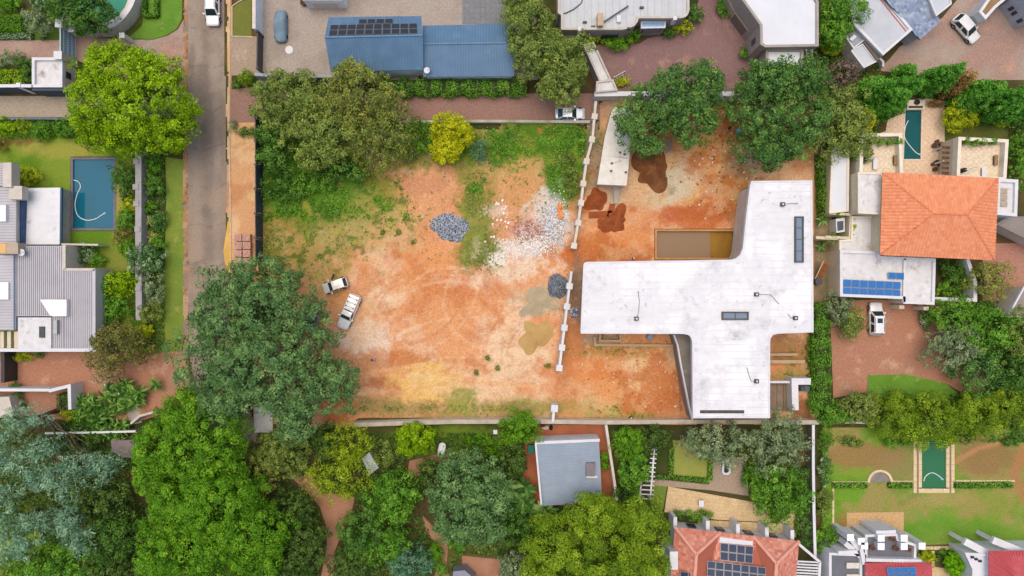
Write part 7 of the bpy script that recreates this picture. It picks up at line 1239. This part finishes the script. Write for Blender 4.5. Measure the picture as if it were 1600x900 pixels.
mound('soil_heap', 'big dark brown soil heap under the tree', 'soil heap', 1018, 265, 32, 28, 1.4, mat('dark_soil', '#96643a', '#74482a', .7, fine=('#54301a', 4, .5), bump=.6), 7, rag=.4)
for l, p in (('horizontal red soil trench strip between the heaps', [(920, 331), (956, 329), (957, 340), (920, 341)]), ('slanted red soil trench strip beside the concrete ramp', [(953, 318), (961, 319), (958, 341), (948, 338)])): b = B(); b.prism(W(p, .1), -.02, .16); solo('trench_fill', b, wet, l, 'soil strip')
def scatter(name, label, cat, n, f, cols, smin, smax, seed, sc=.7):
    rn = np.random.default_rng(seed); bs = [B() for _ in cols]
    for i in range(n):
        px, py = f(rn); X, Y, _ = P(px, py); s = rn.uniform(smin, smax); a = rn.uniform(0, 3.14); z = rn.uniform(0, .12)
        bs[int(rn.integers(len(cols)))].obox(X, Y, s, s*rn.uniform(.3, .9), a, z, z+s*rn.uniform(.2, .6))
    t = thing(name, label, cat, P(*f(np.random.default_rng(seed+1)))); 
    for b, (nm, c) in zip(bs, cols): part(nm, b, mat('rub_'+c.lstrip('#'), c, None, 1), t, kind='stuff')
gs = lambda cx, cy, sx, sy: (lambda rn: (cx+rn.normal()*sx, cy+rn.normal()*sy))
scatter('rubble_heap', 'white builders rubble heap against the pier wall', 'rubble', 1500, gs(865, 346, 10, 19), [('white_chunks', '#e0e0de'), ('pale_chunks', '#cfccc6'), ('white_scraps', '#d9dce2'), ('blue_scraps', '#a0a8b8'), ('grey_chunks', '#a5a29c')], .06, .24, 11); scatter('rubble_spread', 'white rubble spread below the heap', 'rubble', 700, gs(834, 382, 15, 9), [('white_chunks', '#e6e6e4'), ('pale_chunks', '#d8cfc4')], .07, .26, 12); scatter('brick_rubble', 'pinkish broken brick rubble beside the white heap', 'rubble', 420, gs(826, 362, 10, 8), [('brick_chunks', '#a8786c'), ('pale_chunks', '#cbb4aa')], .1, .34, 13); scatter('lime_scraps', 'white scraps scattered near the weeds', 'rubble', 40, gs(780, 350, 12, 24), [('white_chunks', '#e8e4de')], .1, .4, 14)
scatter('yard_debris', 'pale debris scattered in the north yard', 'debris', 160, gs(1120, 245, 30, 46), [('pale_chunks', '#d8cbb8'), ('brown_chunks', '#7a5a3c')], .08, .3, 15); scatter('court_debris', 'small debris along the edge of the south court', 'debris', 170, gs(1000, 600, 50, 38), [('pale_chunks', '#d8c8b4'), ('brown_chunks', '#8a6038')], .06, .24, 16); scatter('stone_specks', 'loose stones strewn over the orange plot', 'debris', 220, lambda rn: (rn.uniform(560, 865), rn.uniform(280, 640)), [('pale_chunks', '#dcc6a8'), ('brown_chunks', '#8a5a34')], .05, .14, 17)
t = thing('orange_sheet', 'crumpled orange plastic sheet on the white rubble', 'plastic sheet', (876, 331)); b = B(); rn = np.random.default_rng(3); g_ = [[(*P(872+i*2.2+rn.normal()*.5, 318+j*4, .6)[:2], .45+rn.uniform(0, .3)) for i in range(4)] for j in range(7)]; b.add([p for r in g_ for p in r], [(j*4+i, j*4+i+1, j*4+i+5, j*4+i+4) for j in range(6) for i in range(3)]); part('sheet', b, mat('orange_plastic', '#e8924a', '#d87c34', 2, rough=.5), t)
for l, x, y in (('small dark tuft on the pale soil, upper one', 761, 559), ('small dark tuft on the pale soil, right one', 778, 575), ('small dark tuft on the pale soil, left one', 745, 582), ('dark tuft near the foot of the short pier wall', 855, 571), ('green tuft left of the gravel heap', 622, 363), ('green tuft beside the dry grass', 597, 362), ('green tuft lower on the orange soil', 645, 378)): sh(l, x, y, 4, 4, .35, 'weep', name='weed_tuft', cat='weed')
# people
def person(label, px, py, ang, shirt, trousers, hair, lean=0.):
    x0, y0, _ = P(px, py); ca, sa = math.cos(ang), math.sin(ang)
    J = {'pel': (0, 0, .95), 'che': (.02, 0, 1.28), 'nek': (.03, 0, 1.48), 'hed': (.06, 0, 1.62), 'top': (.06, 0, 1.76), 'shl': (.02, .19, 1.43), 'ell': (.1, .25, 1.16), 'hal': (.26, .2, .98), 'shr': (.02, -.19, 1.43), 'elr': (0, -.27, 1.15), 'har': (.1, -.27, .9), 'kl': (.14, .1, .5), 'fl': (.04, .11, .06), 'tl': (.22, .12, .04), 'kr': (-.02, -.1, .5), 'fr': (-.18, -.11, .06), 'tr': (0, -.12, .04)}
    R = {'pel': .15, 'che': .16, 'nek': .06, 'hed': .1, 'top': .07, 'shl': .075, 'ell': .05, 'hal': .035, 'shr': .075, 'elr': .05, 'har': .035, 'kl': .075, 'fl': .045, 'tl': .04, 'kr': .075, 'fr': .045, 'tr': .04}
    E = [('pel', 'che'), ('che', 'nek'), ('nek', 'hed'), ('hed', 'top'), ('che', 'shl'), ('shl', 'ell'), ('ell', 'hal'), ('che', 'shr'), ('shr', 'elr'), ('elr', 'har'), ('pel', 'kl'), ('kl', 'fl'), ('fl', 'tl'), ('pel', 'kr'), ('kr', 'fr'), ('fr', 'tr')]
    ks = list(J); me = bpy.data.meshes.new('body'); me.from_pydata([(J[k][0]*ca-J[k][1]*sa, J[k][0]*sa+J[k][1]*ca, J[k][2]) for k in ks], [(ks.index(a), ks.index(c)) for a, c in E], []); o = bpy.data.objects.new('body', me); COL.objects.link(o)
    sk = o.modifiers.new('skin', 'SKIN')
    for i, k in enumerate(ks): me.skin_vertices[0].data[i].radius = (R[k], R[k])
    me.skin_vertices[0].data[0].use_root = True; sb = o.modifiers.new('sub', 'SUBSURF'); sb.levels = sb.render_levels = 1
    m, t_, bs, L = nodes('clothes_'+shirt.lstrip('#')); co = t_.nodes.new('ShaderNodeTexCoord').outputs['Object']; sp = t_.nodes.new('ShaderNodeSeparateXYZ'); L.new(co, sp.inputs[0]); r = t_.nodes.new('ShaderNodeValToRGB'); mr = t_.nodes.new('ShaderNodeMath'); mr.operation = 'DIVIDE'; mr.inputs[1].default_value = 1.9; L.new(sp.outputs[2], mr.inputs[0]); L.new(mr.outputs[0], r.inputs[0]); r.color_ramp.interpolation = 'CONSTANT'
    r.color_ramp.elements[0].color = c4('#2c2622'); r.color_ramp.elements[1].position = .05; r.color_ramp.elements[1].color = c4(trousers)
    for p_, c_ in ((.53, shirt), (.775, '#6a4632')): e = r.color_ramp.elements.new(p_); e.color = c4(c_)
    L.new(r.outputs[0], bs.inputs['Base Color']); bs.inputs['Roughness'].default_value = .9; me.materials.append(m)
    t = thing('person', label, 'person', (x0, y0, 0)); o.parent = t
    b = B(); hx, hy = x0+.06*ca, y0+.06*sa
    for k in range(4): b.cyl(hx, hy, .125*math.cos(k*.38), 1.67+.045*k, 1.67+.045*(k+1), 12, .125*math.cos((k+1)*.38))
    part('hair', b, mat('hair_'+hair.lstrip('#'), hair, None, 2), t, True)
    for sy in (.2, -.27):
        hb = B(); px_, py_, pz_ = (.26, .2, .96) if sy > 0 else (.1, -.27, .88)
        for q in range(4): dx = .015*q-.02; hb.tube([(x0+(px_+dx)*ca-py_*sa, y0+(px_+dx)*sa+py_*ca, pz_), (x0+(px_+dx+.02)*ca-py_*sa, y0+(px_+dx+.02)*sa+py_*ca, pz_-.09-.01*(q in (1, 2)))], .009, 5)
        part('hand', hb, mat('skin', '#6a4632', None, 2), t, kind='stuff')
    return t
person('person in blue and white clothes standing on the orange plot', 585, 561, 2.4, '#8d9cc8', '#d5d5da', '#1c1612'); person('person in dark clothes beside the blue drum in the north yard', 1135, 204, .4, '#3a2a28', '#c9c0b4', '#16110e')
# small things
def drum(label, x, y, c, r=.32, h=.9): t = thing('plastic_drum', label, 'drum', (x, y)); X, Y, _ = ROOT[t.name]; b = B(); b.cyl(X, Y, r*.92, 0, h*.5, 16, r); b.cyl(X, Y, r, h*.5, h, 16, r*.92); part('barrel', b, mat('drum_'+c.lstrip('#'), c, None, 2, rough=.4), t, kind='stuff'); b = B(); b.cyl(X, Y, r*.8, h-.02, h+.04, 16); part('lid', b, mat('drumlid_'+c.lstrip('#'), c, '#88b0b4', 3), t)
drum('turquoise drum beside the person in the north yard', 1152, 207, '#3aa0b4', .45, .8); drum('blue drum by the white boundary wall', 1118, 157, '#5aa4b4', .5, .6); drum('blue drum under the big street tree', 509, 568, '#2c7ca4', .34, .9); drum('blue tub beside the foundation wall', 1015, 526, '#6a90a8', .45, .5)
scatter('blue_bag_heap', 'crumpled blue and white bags beside the short pier wall', 'bags', 60, gs(897, 488, 3, 3.5), [('blue_bags', '#5a6f94'), ('white_bags', '#c4ccd6')], .15, .4, 21)
t = thing('timber_pallet', 'grey timber pallets leaning under the tree', 'pallet', (1043, 228))
for k in range(6): b = B(); b.seg(P(1033+k*3.4, 218, .5), P(1031+k*3.4, 238, .5), .16, .3, .4); part('slat', b, mat('grey_timber', '#9a8f84', '#857a70', 2), t)
for y in (222, 234): b = B(); b.seg(P(1032, y, .3), P(1052, y, .3), .12, 0, .3); part('bearer', b, MC['grey_timber'], t)
t = thing('garden_tub', 'oval white tub on the southern lawn', 'tub', (690, 703)); w_ = W(arc(691, 697, 5.5, 180, 360, 8)+arc(689, 709, 5.5, 0, 180, 8), .6); b = B(); b.ring(w_, inset(w_, .12), 0, .6); part('rim', b, white_wall, t); b = B(); b.prism(inset(w_, .1), .0, .56); part('basin', b, mat('tub_inside', '#dfe2e4', None, 1), t)
t = thing('rubbish_bin', 'small white and black bin by the southern wall', 'bin', (774, 678)); b = B(); b.pbox(774, 678, .5, .55, 0, .85); part('bin_body', b, black, t); b = B(); b.pbox(774, 675, .56, .6, .86, .95); part('lid', b, white_wall, t)
t = thing('fountain', 'oval white stone fountain on the beige path', 'fountain', (1135, 730)); w_ = W([(1129, 722), (1132, 718), (1138, 718), (1142, 722), (1142, 738), (1138, 742), (1131, 742), (1128, 738)], .5); b = B(); b.ring(w_, inset(w_, .28), 0, .5); part('basin_rim', b, white_wall, t); b = B(); b.prism(inset(w_, .26), 0, .35); part('water', b, glossy('dark_water', '#1c2a28', .05), t)
t = thing('garden_table', 'small white table on the sandstone terrace', 'table', (1096, 787)); b = B(); b.pbox(1096, 787, .7, .9, .7, .76); part('tabletop', b, white_wall, t); X, Y, _ = P(1096, 787, .7)
for sx in (-.28, .28):
    for sy in (-.36, .36): b = B(); b.obox(X+sx, Y+sy, .06, .06, 0, 0, .7); part('leg', b, white_wall, t)
t = thing('laundry_pile', 'maroon and cream cloth beside a black bag in the cottage yard', 'laundry', (852, 667))
for nm, x, y, a_, c_, cc in (('maroon_cloth', 848, 664.5, .55, .3, '#8a2c54'), ('cream_cloth', 852, 668.5, .6, .32, '#d8cfc0'), ('black_bag', 861, 668, .3, .45, '#24262e')):
    b = B(); X, Y, _ = P(x, y); 
    for k in range(3): b.cyl(X, Y, a_*(1-.28*k), .1*k, .1*(k+1), 10, a_*(.8-.28*k))
    b.v = [(X+(q[0]-X), Y+(q[1]-Y)*c_/a_, q[2]) for q in b.v]; part(nm, b, mat('cl_'+nm, cc, None, 2, bump=.5), t, True, kind='stuff')
t = thing('patio_pump', 'pool pump plinth with black fan at the head of the teal pool', 'pool pump', (1432, 162)); b = B(); b.prism(W([(1418, 156), (1446, 156), (1444, 171), (1418, 171)], .5), 0, .5); part('plinth', b, MC['cream_cap'], t); b = B(); X, Y, _ = P(1434, 159, .8); b.cyl(X, Y, .38, .5, .75, 18); part('fan', b, black, t); b = B(); b.pbox(1431, 167, 2.0, .3, .5, .6); part('grate', b, MC['brown_wood'], t)
for k, (x, y) in enumerate(((1462, 222), (1468, 226), (1458, 228), (1464, 233), (1461, 254), (1467, 258), (1456, 257), (1459, 265))):
    pot('%s pot in the %s cluster by the teal pool' % (['first brown', 'second brown', 'third brown', 'fourth brown'][k % 4], 'upper' if k < 4 else 'lower'), x, y, .28+.05*(k % 3), m=mat('brown_pot', '#7a5040', '#684236', 3), group='pots by the teal pool', h=.5)
for l, x, y in (('small white bollard lamp above the southern wall', 985, 652), ('small dark lamp beside the pool pit', 989, 404)): t = thing('garden_lamp', l, 'lamp', (x, y)); X, Y, _ = ROOT[t.name]; b = B(); b.cyl(X, Y, .16, 0, .7, 10, .12); part('post', b, black, t); b = B(); b.cyl(X, Y, .13, .7, .82, 10, .08); part('cap', b, white_wall, t)
t = thing('boulder', 'pale rock below the black gate post', 'rock', (408, 130)); b = B(); X, Y, _ = P(409, 130); rn = np.random.default_rng(5)
for i, (dx, dy, s) in enumerate(((0, 0, .7), (.8, .1, .5), (-.5, -.4, .4))): b = B(); b.cyl(X+dx, Y+dy, s, 0, s*.6, 7, s*.55); part('rock', b, mat('rock', '#a39c94', '#8d867e', 1.5, bump=.8), t)
